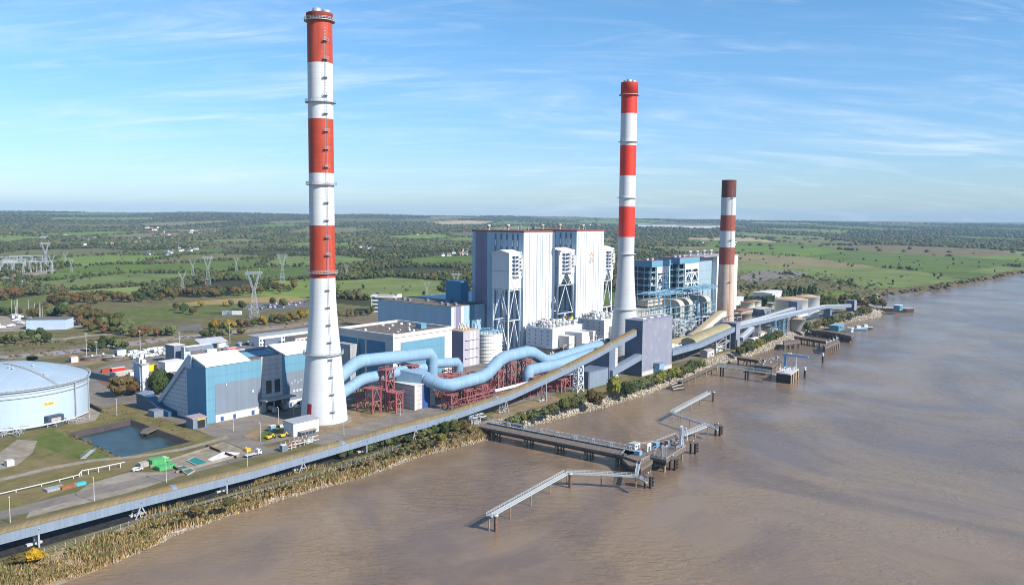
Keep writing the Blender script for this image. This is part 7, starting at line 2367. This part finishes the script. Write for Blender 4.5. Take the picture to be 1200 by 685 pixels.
# ================================================================== beyond the creek
def make_pylon(kind):
    """lattice pylon 50 m tall at the origin; kind 0: flat cross-beam on a splayed head, kind 1: cat-eared head"""
    t = thing('lattice_pylon', 'x', 'pylon')
    q = MB()
    sq = lambda h_, z_: [np.array([a * h_, b_ * h_, z_]) for a, b_ in ((-1, -1), (1, -1), (1, 1), (-1, 1))]
    lattice(q, sq(4.2, 0), sq(1.3, 27), 5, .2)
    q.build('tower_body', M_pyl, t)
    q = MB()
    for sg in (-1, 1):
        b4 = [np.array([sg * .4 + a * .9, b_ * 1.2, 27]) for a, b_ in ((-1, -1), (1, -1), (1, 1), (-1, 1))]
        t4 = [np.array([sg * (5.4 if kind == 0 else 7.5) + a * .7, b_ * .7, 44 if kind == 0 else 42]) for a, b_ in ((-1, -1), (1, -1), (1, 1), (-1, 1))]
        lattice(q, b4, t4, 4, .17)
    q.build('head', M_pyl, t)
    q = MB()
    if kind == 0:
        lattice(q, [np.array([-8.5, a, z_]) for a, z_ in ((-.8, 43.5), (.8, 43.5), (.8, 45.3), (-.8, 45.3))], [np.array([8.5, a, z_]) for a, z_ in ((-.8, 43.5), (.8, 43.5), (.8, 45.3), (-.8, 45.3))], 8, .17)
        for sg in (-1, 1): q.beam((sg * 5.4, 0, 45), (sg * 6.2, 0, 50), .25)
    else:
        for sg in (-1, 1):
            q.beam((sg * 7.5, 0, 42), (sg * 11, 0, 43.5), .3).beam((sg * 7.5, 0, 44.5), (sg * 11, 0, 43.5), .25)
            q.beam((sg * 7.5, 0, 42), (sg * 8.4, 0, 48), .3).beam((sg * 7.5, 0, 42), (sg * 3, 0, 40), .25)
        q.beam((-7.5, 0, 41.5), (7.5, 0, 41.5), .3)
    q.build('cross_arm', M_pyl, t)
    q = MB()
    for x_ in (-7, 0, 7): q.beam((x_, 0, 43.4 if kind == 0 else 41.4), (x_, 0, 39.5), .22)
    q.build('insulators', M_rail, t)
    return t


M_pyl = mat('pylon_steel', (.33, .36, .38), .6, .1, .5)
PY = ({}, {})
for (u_, vb, vt, k, a, lab) in ((298, 372, 313, 0, .5, 'lattice pylon standing in the car park beyond the creek'), (244, 334.5, 297.5, 0, .4, 'tall lattice pylon in the green field left of the tallest chimney'), (214, 340, 316, 1, .8, 'cat eared lattice pylon in the hedge left of the tall one'), (226, 322.5, 302, 1, .2, 'smaller lattice pylon between the cat eared one and the tall one'), (277, 317.5, 301, 0, .6, 'small lattice pylon alone in a far field'), (331, 332.5, 294.5, 0, .3, 'tall lattice pylon just left of the tallest chimney'), (406, 326, 309, 0, .5, 'small lattice pylon just right of the tallest chimney'), (500, 351, 327.5, 1, .6, 'cat eared lattice pylon near the white office building'), (534, 349, 317.5, 0, .4, 'lattice pylon beside the tall boiler block'), (84, 319, 302.5, 0, .2, 'broad lattice pylon right of the substation'), (77, 309.5, 293.5, 1, .4, 'lattice pylon behind the substation edge'), (54, 316, 281, 0, .9, 'tallest lattice pylon at the substation'), (61, 318, 297, 1, .1, 'lattice pylon at the right end of the substation gantries')):
    b3 = P(u_, vb); d = np.linalg.norm(b3 - CAM)
    lo, hi = 0, 120
    for _ in range(40):
        m = (lo + hi) / 2
        if Q((b3[0], b3[1], m))[1] > vt: lo = m
        else: hi = m
    first_or_dup(PY[k], lambda: make_pylon(k), b3, a, lo / 50, lab)


def make_gantry():
    t = thing('substation_gantry', 'x', 'gantry')
    for x_ in (-18, 0, 18):
        q = MB(); lattice(q, [np.array([x_ + a * 1.4, b_ * 1.4, 0]) for a, b_ in ((-1, -1), (1, -1), (1, 1), (-1, 1))], [np.array([x_ + a * .5, b_ * .5, 20]) for a, b_ in ((-1, -1), (1, -1), (1, 1), (-1, 1))], 3, .24)
        q.build('mast', M_pyl, t)
    q = MB(); lattice(q, [np.array([-18, a, z_]) for a, z_ in ((-.7, 18.5), (.7, 18.5), (.7, 20), (-.7, 20))], [np.array([18, a, z_]) for a, z_ in ((-.7, 18.5), (.7, 18.5), (.7, 20), (-.7, 20))], 8, .3); q.build('beam', M_pyl, t)
    q = MB()
    for k in range(9): q.beam((-16 + k * 4, 3, 0), (-16 + k * 4, 3, 6), .5)
    q.build('insulators', M_rail, t)
    return t


GA = {}
for i, (u_, v_) in enumerate(((3, 318), (17, 316), (30, 319), (42, 315), (8, 313), (24, 311.5), (48, 319), (38, 311), (-5, 321), (14, 321))):
    first_or_dup(GA, make_gantry, P(u_, v_), .25 + .1 * (i % 3), 1.0, 'grey lattice gantry in the crowded outdoor substation', 'lattice gantries of the outdoor substation')
sheet('gravel', [(-60, 330), (-60, 312), (0, 309), (50, 308), (66, 313), (64, 320), (30, 324), (0, 328)], M_conc, z=.32)
for i, (u_, v_, wx, lab) in enumerate(((22, 309, 55, 'long pale control building at the back of the substation'), (5, 319, 18, 'small white switch house inside the substation'))):
    plain_building('switch_house', lab, 'building', u_, v_, wx, 10, 6, M_white, M_greyw, ang=.05)

# office block and boat shed
oc_ = P(452, 365.5)
t = thing('office_block', 'white four storey office block alone by the creek', 'office building', oc_)
f = lambda a, b_, z_: oc_ + np.array([a, b_, z_])
MB().extrude([f(-16, 0, 0), f(10, -3, 0), f(16, 4, 0), f(16, 16, 0), f(-16, 18, 0)], [0, 0, 17]).build('wall', mat('office_concrete', (.60, .60, .58), .75, .06, .2), t)
for k in range(4):
    z_ = 1.0 + k * 4.1
    MB().extrude([f(-15, -.25, z_ + 1), f(9.5, -3.15, z_ + 1), f(9.5, -3.15, z_ + 2.9), f(-15, -.25, z_ + 2.9)], [0, .3, 0]).build('window_band', M_glass, t)
    MB().extrude([f(10.6, -2.6, z_ + 1), f(15.8, 3.5, z_ + 1), f(15.8, 3.5, z_ + 2.9), f(10.6, -2.6, z_ + 2.9)], [.25, -.2, 0]).build('window_band', M_glass, t)
MB().extrude([f(-17, -1, 17.02), f(-11, -1.4, 17.02), f(-11, 18, 17.02), f(-17, 18.5, 17.02)], [0, 0, 1.2]).build('roof_edge', M_white, t)
MB().extrude([f(-9, 3, 17.02), f(8, 2, 17.02), f(8, 13, 17.02), f(-9, 14, 17.02)], [0, 0, 1.8]).build('roof_plant', M_gtank, t)
MB().extrude([f(12, 1.5, 17.02), f(16.2, 3.5, 17.02), f(16.2, 15, 17.02), f(12, 15, 17.02)], [0, 0, 2.2]).build('stair_head', M_white, t)
plain_building('office_annexe', 'low white annexe right of the office block', 'office building', 475, 364, 13, 10, 9, M_cream, M_white, ang=.1, windows=2)
plain_building('boat_shed', 'pale blue boat shed with a dark roof in the boatyard', 'shed', 59, 384.5, 34, 20, 9.5, mat('shed_blue', (.42, .52, .66), .6, .05, .2, seam=(2, .08)), M_asphd, ang=.12, windows=0)
box_thing('white_trailer', 'long white trailer standing beyond the creek by the car park', 'trailer', 272, 368.5, 20, 3, 4, M_white, M_creamroof, ang=.05)


def make_boat(mast):
    t = thing('yacht', 'x', 'boat')
    o_ = [(-4.2, -1.2), (2, -1.4), (4.6, 0), (2, 1.4), (-4.2, 1.2)]
    MB().extrude([(x_ * .8, y_ * .5, .6) for x_, y_ in o_], (0, 0, .5)).extrude([(x_, y_, 1.1) for x_, y_ in o_], (0, 0, 1.3)).build('hull', M_white, t)
    MB().extrude([(-2.2, -.8, 2.42), (1.2, -.8, 2.42), (1.8, 0, 2.42), (1.2, .8, 2.42), (-2.2, .8, 2.42)], (0, 0, .7)).build('cabin', M_creamroof, t)
    q = MB()
    for x_ in (-2.5, 1.5):
        for y_ in (-1, 1): q.beam((x_, y_ * 1.3, 0), (x_, y_ * .8, 1.4), .2)
    q.build('cradle', M_steel, t)
    if mast:
        MB().tube([(.6, 0, 2.4), (.6, 0, 17)], .17, 6).build('mast', M_rail, t)
        MB().beam((.6, 0, 3.8), (-3.6, 0, 3.8), .15).build('boom', M_rail, t)
    return t


BO = ({}, {})
r = random.Random(31)
for i in range(22):
    if i < 14: u_, v_ = r.uniform(14, 52), r.uniform(371, 378.5)
    elif i < 18: u_, v_ = r.uniform(-5, 24), r.uniform(379, 386)
    else: u_, v_ = r.uniform(78, 100), r.uniform(376, 381)
    ms = 0 if (i < 11) else 1
    first_or_dup(BO[ms], lambda: make_boat(ms == 0), P(u_, v_), r.uniform(0, 6.28), r.uniform(.85, 1.2), 'white yacht with a tall bare mast laid up in the boatyard' if ms == 0 else 'small white boat without a mast in the boatyard', 'masted yachts in the boatyard' if ms == 0 else 'small boats in the boatyard')


def make_house(kind):
    t = thing('house', 'x', 'house')
    MB().box(-6.5, 6.5, -4, 4, 0, 4.2).build('wall', M_house, t)
    MB().extrude([(-6.9, -4.5, 4.0), (-6.9, 0, 7.4), (-6.9, 4.5, 4.0)], (13.8, 0, 0)).build('roof', M_slate if kind == 0 else M_tile, t)
    MB().box(3, 4, -.5, .5, 6, 8.4).build('chimney', M_house, t)
    q = MB()
    for x_ in (-4.6, -1.6, 2.0): q.box(x_, x_ + 1.3, -4.06, -3.9, 1.2, 2.6)
    q.build('window_row', M_glass, t)
    return t


M_house = mat('white_house_render', (.74, .72, .68), .8, .06)
M_slate = mat('slate_roof', (.085, .09, .105), .7, .15)
M_tile = mat('clay_roof', (.26, .13, .09), .8, .15)
HO = ({}, {})
r = random.Random(41)
clusters = [((30, 337), 3, 6, 2, 'white house with slate roof among trees above the boatyard'), ((190, 297), 8, 18, 2.5, 'white house in the hamlet beyond the first hedged fields'), ((225, 293), 6, 16, 2, 'white house on the right side of the far hamlet'), ((145, 283), 18, 60, 4, 'white house scattered on the wooded slope at far left'), ((75, 279), 9, 40, 4, 'white house half hidden in the far left woods'), ((130, 264), 14, 60, 6, 'tiny white house high on the far left hillside'), ((200, 268), 10, 40, 5, 'tiny white house by the pale fields on the far hillside'), ((425, 291), 6, 18, 2, 'white house in the far wood right of the tallest chimney'), ((530, 297), 12, 18, 3, 'white house in the village left of the boiler blocks'), ((690, 262), 16, 16, 2.5, 'tiny white house on the ridge above the boiler blocks'), ((240, 275), 10, 50, 4, 'tiny white house in the far woods left of the tallest chimney'), ((840, 284), 4, 22, 3, 'white house beyond the meadows near the rusty chimney'), ((450, 278), 4, 45, 4, 'tiny white house on the wooded plain behind the workshop')]
for (cu, cv), n_, su, sv, lab in clusters:
    for k in range(n_):
        u_, v_ = cu + r.uniform(-su, su), cv + r.uniform(-sv, sv)
        p3 = P(u_, v_)
        for _ in range(4):
            p3 = P(u_, v_, float(terrain(p3[0], p3[1])) + .2)
        kk = 0 if r.random() < .75 else 1
        far_s = 1.0 + min(.6, max(0, np.linalg.norm(p3) - 2500) / 6000)
        first_or_dup(HO[kk], lambda: make_house(kk), p3, r.uniform(0, 3.1), far_s, lab, lab.replace('white house', 'white houses').replace('tiny white houses', 'tiny white houses'))
# distant industrial sheds on the skyline
for i, (u_, v_, wx, lab) in enumerate(((770, 266, 260, 'long white warehouse far away under the skyline, left one'), (806, 267, 330, 'long white warehouse far away under the skyline, middle one'), (836, 267, 220, 'long white warehouse far away under the skyline, right one'))):
    p3 = P(u_, v_)
    for _ in range(4): p3 = P(u_, v_, float(terrain(p3[0], p3[1])))
    t = thing('warehouse', lab, 'warehouse', p3)
    MB().box(p3[0] - wx / 2, p3[0] + wx / 2, p3[1], p3[1] + 120, p3[2] - 2, p3[2] + 16).build('wall', M_white, t)
    MB().box(p3[0] - wx / 2 - 2, p3[0] + wx / 2 + 2, p3[1] - 2, p3[1] + 122, p3[2] + 16, p3[2] + 18).build('roof', M_creamroof, t)

# ================================================================== trees, shrubs
LEAFM = [mat('leaves_%s' % nm, tuple(1.25 * x_ for x_ in c_), .9, .35, .45, rand=.22, local=True, spec=.1) for nm, c_ in (('dark_green', (.036, .050, .017)), ('olive', (.060, .062, .020)), ('brown_green', (.085, .064, .026)), ('rust', (.090, .056, .025)), ('yellow_green', (.105, .105, .022)), ('pale_green', (.082, .095, .040)), ('conifer', (.018, .036, .020)), ('gold', (.17, .115, .016)), ('bright_gold', (.27, .165, .012)))]
M_bark = mat('bark', (.075, .055, .040), .95, .25, .5)
SHAPES = [crown_shape(100 + i, 11, 520, 1.0, .16, .10) for i in range(5)]
BUSH = [crown_shape(200 + i, 9, 420, .75, .02, .11) for i in range(4)]
CONE = [crown_shape(300 + i, 14, 420, 2.0, .10, .10, True) for i in range(2)]
PROT = {}


def leafy(shape_set, kind_, pal, base_name, cat, seed, trunk_h=.34):
    key = (kind_, pal, seed)
    if key in PROT: return PROT[key], True
    t = thing(base_name, 'x', cat)
    v_, f_ = shape_set[seed]
    b = MB(); b.add(v_, [tuple(x_) for x_ in f_]); b.build('crown', LEAFM[pal], t)
    q = MB()
    hgt = float(v_[:, 2].max())
    q.tube([(0, 0, -.03), (.01, 0, hgt * .3), (.0, .01, hgt * .62)], [.042, .030, .012], 7)
    for k in range(4):
        a = k * 1.6 + seed; q.tube([(.0, 0, hgt * (.2 + .07 * k)), (math.cos(a) * .2, math.sin(a) * .2, hgt * (.42 + .07 * k))], [.018, .006], 5)
    q.build('trunk', M_bark, t)
    PROT[key] = t
    return t, False


def plant(u_, v_, wd_, hk, pal, lab, group=None, kind_='tree', name='broadleaf_tree', cat='tree', at=None):
    sh = {'tree': SHAPES, 'bush': BUSH, 'cone': CONE}[kind_]
    t, old = leafy(sh, kind_, pal, name, cat, random.randrange(len(sh)))
    p3 = P(u_, v_) if at is None else np.asarray(at, float)
    sc = (wd_, wd_ * random.uniform(.9, 1.1), wd_ * hk)
    if old: t = dup(t, p3, random.uniform(0, 6.28), sc, lab, group)
    else:
        t.location = tuple(p3); t.rotation_euler = (0, 0, random.uniform(0, 6.28)); t.scale = sc
        t['label'] = lab
        if group: t['group'] = group
    t.name = name; t['category'] = cat
    return t


HUE = ['dark green', 'olive green', 'brown green', 'rust brown', 'yellow green', 'pale green', 'blackish green', 'golden brown', 'golden']


def belt(line, n_, jit, w0, w1, pals, lab, name='broadleaf_tree', cat='tree', kind_='tree', hk=(.85, 1.1)):
    seg = [np.hypot(b_[0] - a[0], (b_[1] - a[1]) * 4) for a, b_ in zip(line[:-1], line[1:])]
    cum = np.concatenate([[0], np.cumsum(seg)])
    for k in range(n_):
        s_ = (k + random.uniform(.1, .9)) / n_ * cum[-1]
        u_ = np.interp(s_, cum, [p[0] for p in line]); v_ = np.interp(s_, cum, [p[1] for p in line]) + random.uniform(-jit, jit)
        pal = random.choice(pals)
        grp = lab.replace('tree ', 'trees ', 1).replace('shrub ', 'shrubs ', 1).replace('conifer ', 'conifers ', 1).replace('poplar ', 'poplars ', 1)
        plant(u_, v_, random.uniform(w0, w1), random.uniform(*hk), pal, HUE[pal] + ' ' + lab, grp, kind_, name, cat)


belt([(36, 376), (66, 368), (98, 372), (122, 382), (150, 391)], 38, 3.5, 9, 14, [0, 1, 1, 2, 5], 'rounded tree in the belt right of the boatyard')
belt([(60, 360), (95, 353), (140, 352), (200, 349)], 30, 4, 9, 14, [1, 2, 0, 2, 3], 'tree in the thick belt above the boatyard')
belt([(195, 350), (240, 346), (290, 343), (345, 341)], 32, 3, 9, 13, [2, 3, 2, 1, 0], 'tree in the belt above the straw field')
belt([(90, 383), (130, 390), (165, 393), (205, 391)], 18, 2.5, 7, 11, [2, 1, 3, 5, 0], 'tree between the creek and the boatyard road')
belt([(-5, 352), (12, 350), (30, 349)], 7, 2, 10, 14, [3, 2, 3], 'tree at the edge of the field left of the boatyard')
belt([(-8, 369), (25, 367)], 7, 1.5, 7, 10, [0, 1, 2], 'tree in the hedge behind the boatyard masts')
belt([(-5, 404), (25, 401), (60, 398)], 9, 3, 7, 10, [0, 0, 1, 5], 'tree on the creek bank behind the huge tank')
belt([(245, 386), (270, 383.5), (300, 381), (335, 377), (360, 373)], 22, 1.8, 6, 10, [2, 4, 3, 7, 1, 0], 'tree in the row between road and creek')
belt([(232, 397), (262, 393), (290, 391)], 8, 1.2, 5, 8, [0, 1, 5], 'low tree on the near bank of the creek')
belt([(108, 413), (125, 408), (148, 409)], 8, 1.5, 7, 10, [0, 1, 5], 'tree between the round basins and the creek')
belt([(385, 374), (405, 371), (430, 369), (437, 367)], 9, 1.2, 6, 9, [1, 2, 0], 'small tree by the creek right of the tallest chimney')
belt([(478, 362), (505, 356), (540, 352), (552, 350)], 9, 1.5, 6, 10, [0, 1, 2], 'tree behind the low blue turbine hall')
for u_, v_, wd_, pal, lab in ((207, 363.5, 9, 1, 'lone olive tree on the left of the empty car park'), (214.5, 367, 11, 0, 'lone dark round tree in the empty car park'), (226, 369, 9, 2, 'lone brown green tree at the front of the empty car park'), (235, 360, 8, 7, 'lone golden tree behind the empty car park'), (284, 363.5, 11, 0, 'lone dark tree beside the long white trailer'), (271, 359, 8, 5, 'pale tree between the two car parks'), (263, 359, 6, 7, 'small golden tree between the two car parks'), (320, 358, 10, 1, 'olive tree rising among the parked cars'), (332, 360, 11, 5, 'pale tree at the right end of the parked cars')):
    plant(u_, v_, wd_, 1.0, pal, lab)
for u_, v_, wd_, hk, pal, lab in ((143, 464, 17, .72, 2, 'brown green tree left of the silo tower'), (153, 463, 13, .75, 3, 'rust coloured tree against the left side of the silo tower'), (187, 462, 15, 1.0, 0, 'dense dark green tree right of the silo tower'), (196, 459, 12, 1.0, 0, 'dark tree touching the leaning hall wall'), (202, 450, 12, .5, 3, 'rust coloured low tree behind the leaning hall wall'), (38, 424, 9, .5, 0, 'dark bush behind the huge tank roof')):
    plant(u_, v_, wd_, hk, pal, lab)
belt([(876, 358), (892, 359), (902, 359), (905, 356)], 9, 1.5, 10, 13, [6, 6, 0], 'conifer clumped left of the big white tanks', 'conifer_tree', hk=(1.0, 1.2))
belt([(917, 352), (930, 349), (946, 348), (957, 347)], 11, .6, 7, 9, [6, 0, 0], 'slim poplar in the row behind the big white tanks', 'poplar_tree', kind_='cone', hk=(.95, 1.2))
belt([(962, 362), (975, 360), (968, 366)], 7, 1, 13, 17, [1, 2, 0], 'tall tree right of the big white tanks')
belt([(985, 360), (1005, 357), (1020, 357), (1035, 361)], 14, 1.5, 9, 13, [0, 1, 2], 'tree on the point beside the far pontoon')
# riverside shrubs
belt([(392, 538), (420, 530), (450, 521), (480, 516), (510, 509), (548, 500)], 26, 2.0, 5, 8, [0, 1, 0, 5, 2], 'shrub on the bank below the conveyor', 'riverside_shrub', 'shrub', 'bush')
belt([(592, 500), (612, 495), (640, 487), (662, 479), (684, 471)], 13, 1.2, 6, 9, [1, 2, 0, 5], 'shrub above the stones right of the jetty', 'riverside_shrub', 'shrub', 'bush')
belt([(722, 463), (750, 455), (775, 447), (800, 439), (826, 430)], 20, 1.2, 7, 10, [0, 1, 0, 5, 4], 'shrub on the bank below the transfer tower', 'riverside_shrub', 'shrub', 'bush')
belt([(866, 415), (885, 408), (905, 399), (914, 395)], 13, 1.0, 8, 11, [0, 1, 4, 0], 'shrub on the bank below the far gallery', 'riverside_shrub', 'shrub', 'bush')
belt([(940, 389), (960, 384), (985, 376), (1005, 370), (1022, 366)], 16, 1.2, 8, 12, [1, 2, 5], 'shrub along the stony bank by the end house', 'riverside_shrub', 'shrub', 'bush')
for u_, v_, wd_, hk, pal, lab in ((41, 657, 6.2, .95, 8, 'bright golden shrub at the foot of the conveyor trestle'), (720, 468, 12, 1.2, 4, 'yellow green tree on the bank below the low belt house'), (696, 473, 12, .95, 2, 'brown round shrub on the bank left of the yellow green tree'), (733, 462, 12, .9, 0, 'large dark shrub right of the yellow green tree'), (534, 505, 6, .9, 7, 'golden shrub on the bank left of the jetty root'), (516, 516, 6, .9, 4, 'yellow green shrub below the white cabin by the jetty'), (20, 662, 7, .7, 2, 'brown bramble left of the golden shrub'), (270, 592, 6, .6, 1, 'olive bramble by the river fence'), (230, 600, 6, .6, 2, 'brown bramble by the river fence')):
    plant(u_, v_, wd_, hk, pal, lab, None, 'bush' if 'shrub' in lab or 'bramble' in lab else 'tree', 'riverside_shrub' if 'shrub' in lab or 'bramble' in lab else 'broadleaf_tree', 'shrub' if 'shrub' in lab or 'bramble' in lab else 'tree')

# ---------------------------------------------------------------- reeds and stones on the bank (beyond counting)
bank_s = np.concatenate([[0], np.cumsum(np.linalg.norm(np.diff(shore, axis=0), axis=1))])
bpx = np.array([Q((x_, y_, ZW)) for x_, y_ in shore])


def bank_point(f, k):
    """k from 0 at the waterline to 1 at the top of the bank"""
    i = int(np.searchsorted(bank_s, f)) - 1; i = max(0, min(len(shore) - 2, i))
    g_ = (f - bank_s[i]) / (bank_s[i + 1] - bank_s[i])
    a = shore[i] * (1 - g_) + shore[i + 1] * g_; b_ = top[i] * (1 - g_) + top[i + 1] * g_
    p = a + (b_ - a) * k
    return np.array([p[0], p[1], ZW * (1 - k) if k <= 1 else 0.0])


vis = [i for i in range(len(shore)) if shore[i, 1] > 180]
f_lo = bank_s[vis[0]]
def f_at(u_):
    ok = [i for i in vis if bpx[i, 0] < u_]
    return bank_s[ok[-1]] if ok else f_lo
V, Fa, Cc, n0 = [], [], [], 0
r = np.random.default_rng(77)
f1 = f_at(590)
for k in range(11500):
    f_ = f_lo + (f1 - f_lo) * r.random()
    i = int(np.searchsorted(bank_s, f_)) - 1
    ux = bpx[max(0, i), 0]
    lim = np.interp(ux, [0, 200, 330, 440, 590], [1, .95, .75, .35, .25]) * (.45 + .55 * (math.sin(f_ / 11.) * math.sin(f_ / 4.3 + 1) > -.25))
    if r.random() > lim and not (np.sin(f_ / 6.) > .55): continue
    kk = r.uniform(.06, .92) if r.random() < .7 else r.uniform(.08, .5)
    if ux > 380 and kk > .8: continue
    kk = max(.04, kk + .08 * math.sin(f_ / 9.) + .06 * math.sin(f_ / 3.7))
    c = bank_point(f_, max(.05, kk))
    h_ = r.uniform(1.8, 3.4) * (0.75 + .25 * math.sin(f_ / 5.3))
    green = r.random() < (.35 + .4 * kk)
    for j in range(7):
        a = r.uniform(0, 6.28); o_ = c + np.array([r.normal() * .45, r.normal() * .45, -.2])
        wv = np.array([math.cos(a), math.sin(a), 0]) * r.uniform(.07, .17)
        tip = o_ + np.array([r.normal() * .45, r.normal() * .45, h_ * r.uniform(.75, 1.1)])
        mid = o_ * .45 + tip * .55
        V.append(np.array([o_ - wv, o_ + wv, mid + wv * 1.2, mid - wv * 1.2, tip])); Fa.append(np.array([[0, 1, 2], [0, 2, 3], [3, 2, 4]]) + n0); n0 += 5
        st_ = np.array([.42, .29, .14]) * r.uniform(.7, 1.15)
        tp = (np.array([.155, .145, .050]) if green else np.array([.34, .245, .125])) * r.uniform(.7, 1.2)
        Cc.append(np.array([st_, st_, tp]))
M_reed = mat('reed_leaf', (0, 0, 0), .9, .15, .6, attr='own_colour', spec=.1)
tag(colour_mesh('reeds', np.concatenate(V), np.concatenate(Fa), np.concatenate(Cc), M_reed, 'stuff'), 'tawny and green reeds growing along the muddy river bank', 'reeds')
V, Fa, Cc, n0 = [], [], [], 0
vb, fb = ICO[0]
fend = f_at(1034)
for k in range(9500):
    f_ = f_at(140) + (fend - f_at(140)) * r.random() ** 1.05
    i = int(np.searchsorted(bank_s, f_)) - 1; ux = bpx[max(0, i), 0]
    if ux < 470:
        if r.random() > .35: continue
        kk = r.uniform(-.02, .14)
    elif ux < 570: kk = r.uniform(-.02, .55)
    else: kk = r.uniform(-.03, .85)
    c = bank_point(f_, kk)
    s_ = r.uniform(.25, .75) * (1 if ux < 570 else 1.45)
    p = vb * r.uniform(.6, 1.2, (12, 1)) * s_ * np.array([1, 1, .7])
    a = r.uniform(0, 6.28); p = np.stack([p[:, 0] * math.cos(a) - p[:, 1] * math.sin(a), p[:, 0] * math.sin(a) + p[:, 1] * math.cos(a), p[:, 2]], 1) + c + [0, 0, .1]
    V.append(p); Fa.append(fb + n0); n0 += 12
    g_ = np.array([.40, .35, .28]) * r.uniform(.55, 1.15) * (1 if kk > .08 else .8)
    Cc.append(np.repeat(g_[None], 20, 0))
M_stone = mat('bank_stone', (0, 0, 0), .9, .2, .8, attr='own_colour', spec=.15)
tag(colour_mesh('bank_stones', np.concatenate(V), np.concatenate(Fa), np.concatenate(Cc), M_stone, 'stuff'), 'pale loose stones tipped along the river bank', 'stones')
# scrubby ground cover
V, Fa, Cc, n0 = [], [], [], 0
vb, fb = ICO[1]


def scrub(poly, n_, s0_, s1_, cols):
    global n0
    us_, vs_ = [p[0] for p in poly], [p[1] for p in poly]
    k = 0
    while k < n_:
        q_ = (r.uniform(min(us_), max(us_)), r.uniform(min(vs_), max(vs_)))
        if not inside(q_, poly): k += .05; continue
        k += 1
        c = P(*q_); s_ = r.uniform(s0_, s1_)
        p = vb * r.uniform(.55, 1.25, (len(vb), 1)) * s_ * np.array([1, 1, .55]) + c
        V.append(p); Fa.append(fb + n0); n0 += len(p)
        cc = np.array(cols[r.integers(len(cols))]) * r.uniform(.75, 1.25); Cc.append(np.repeat(cc[None], len(fb), 0))


BR = [(.075, .07, .03), (.11, .085, .045), (.05, .06, .022), (.14, .11, .06)]
scrub([(-20, 425), (60, 419), (150, 406), (230, 396), (330, 386), (420, 377), (420, 372), (330, 379), (230, 388), (150, 396), (60, 407), (-20, 412)], 260, .8, 2.0, BR)
scrub([(-20, 408), (100, 402), (230, 389), (350, 376), (350, 373), (240, 385), (150, 394), (-20, 404)], 160, 1, 2.6, BR)
scrub([(100, 478), (140, 474), (200, 492), (245, 512), (225, 516), (160, 494), (120, 496)], 90, .3, .8, BR)
scrub([(80, 505), (145, 536), (140, 541), (76, 510)], 70, .3, .9, BR)
scrub([(380, 545), (480, 517), (555, 498), (560, 505), (480, 528), (390, 552)], 160, .6, 1.4, BR[:3])
scrub([(-10, 664), (120, 629), (260, 589), (380, 551), (385, 556), (255, 596), (110, 636), (-10, 674)], 190, .4, 1.0, [(.15, .13, .055), (.12, .115, .045), (.19, .15, .075)])
scrub([(862, 318), (940, 316), (1050, 332), (1040, 346), (1000, 356), (900, 350), (865, 352)], 520, 1.2, 4.0, BR + [(.06, .065, .03), (.16, .13, .07)])
scrub([(1000, 352), (1060, 340), (1200, 316), (1200, 319), (1110, 335), (1045, 345)], 130, 2, 4.5, [(.12, .085, .045), (.10, .09, .045), (.06, .06, .025)])
tag(colour_mesh('undergrowth', np.concatenate(V), np.concatenate(Fa), np.concatenate(Cc), M_woods, 'stuff'), 'brown and green scrub along the creek and the river bank', 'undergrowth')
# ------------------------------------------------------------------ air
hz = MB().box(-15500, 15500, -400, 15500, -9, 216)
hm = bpy.data.materials.new('air'); hm.use_nodes = True
hm.node_tree.nodes.remove(hm.node_tree.nodes['Principled BSDF'])
pv = hm.node_tree.nodes.new('ShaderNodeVolumePrincipled')
pv.inputs['Color'].default_value = (0.44, 0.70, 1.0, 1)
pv.inputs['Density'].default_value = 0.000042
pv.inputs['Anisotropy'].default_value = 0.0
hm.node_tree.links.new(pv.outputs[0], hm.node_tree.nodes['Material Output'].inputs['Volume'])
try: hm.cycles.homogeneous_volume = True
except Exception: pass
ho = hz.build('haze', hm, origin=(0, 0, 0))
tag(ho, kind='stuff')
print('objects', len(scene.objects))
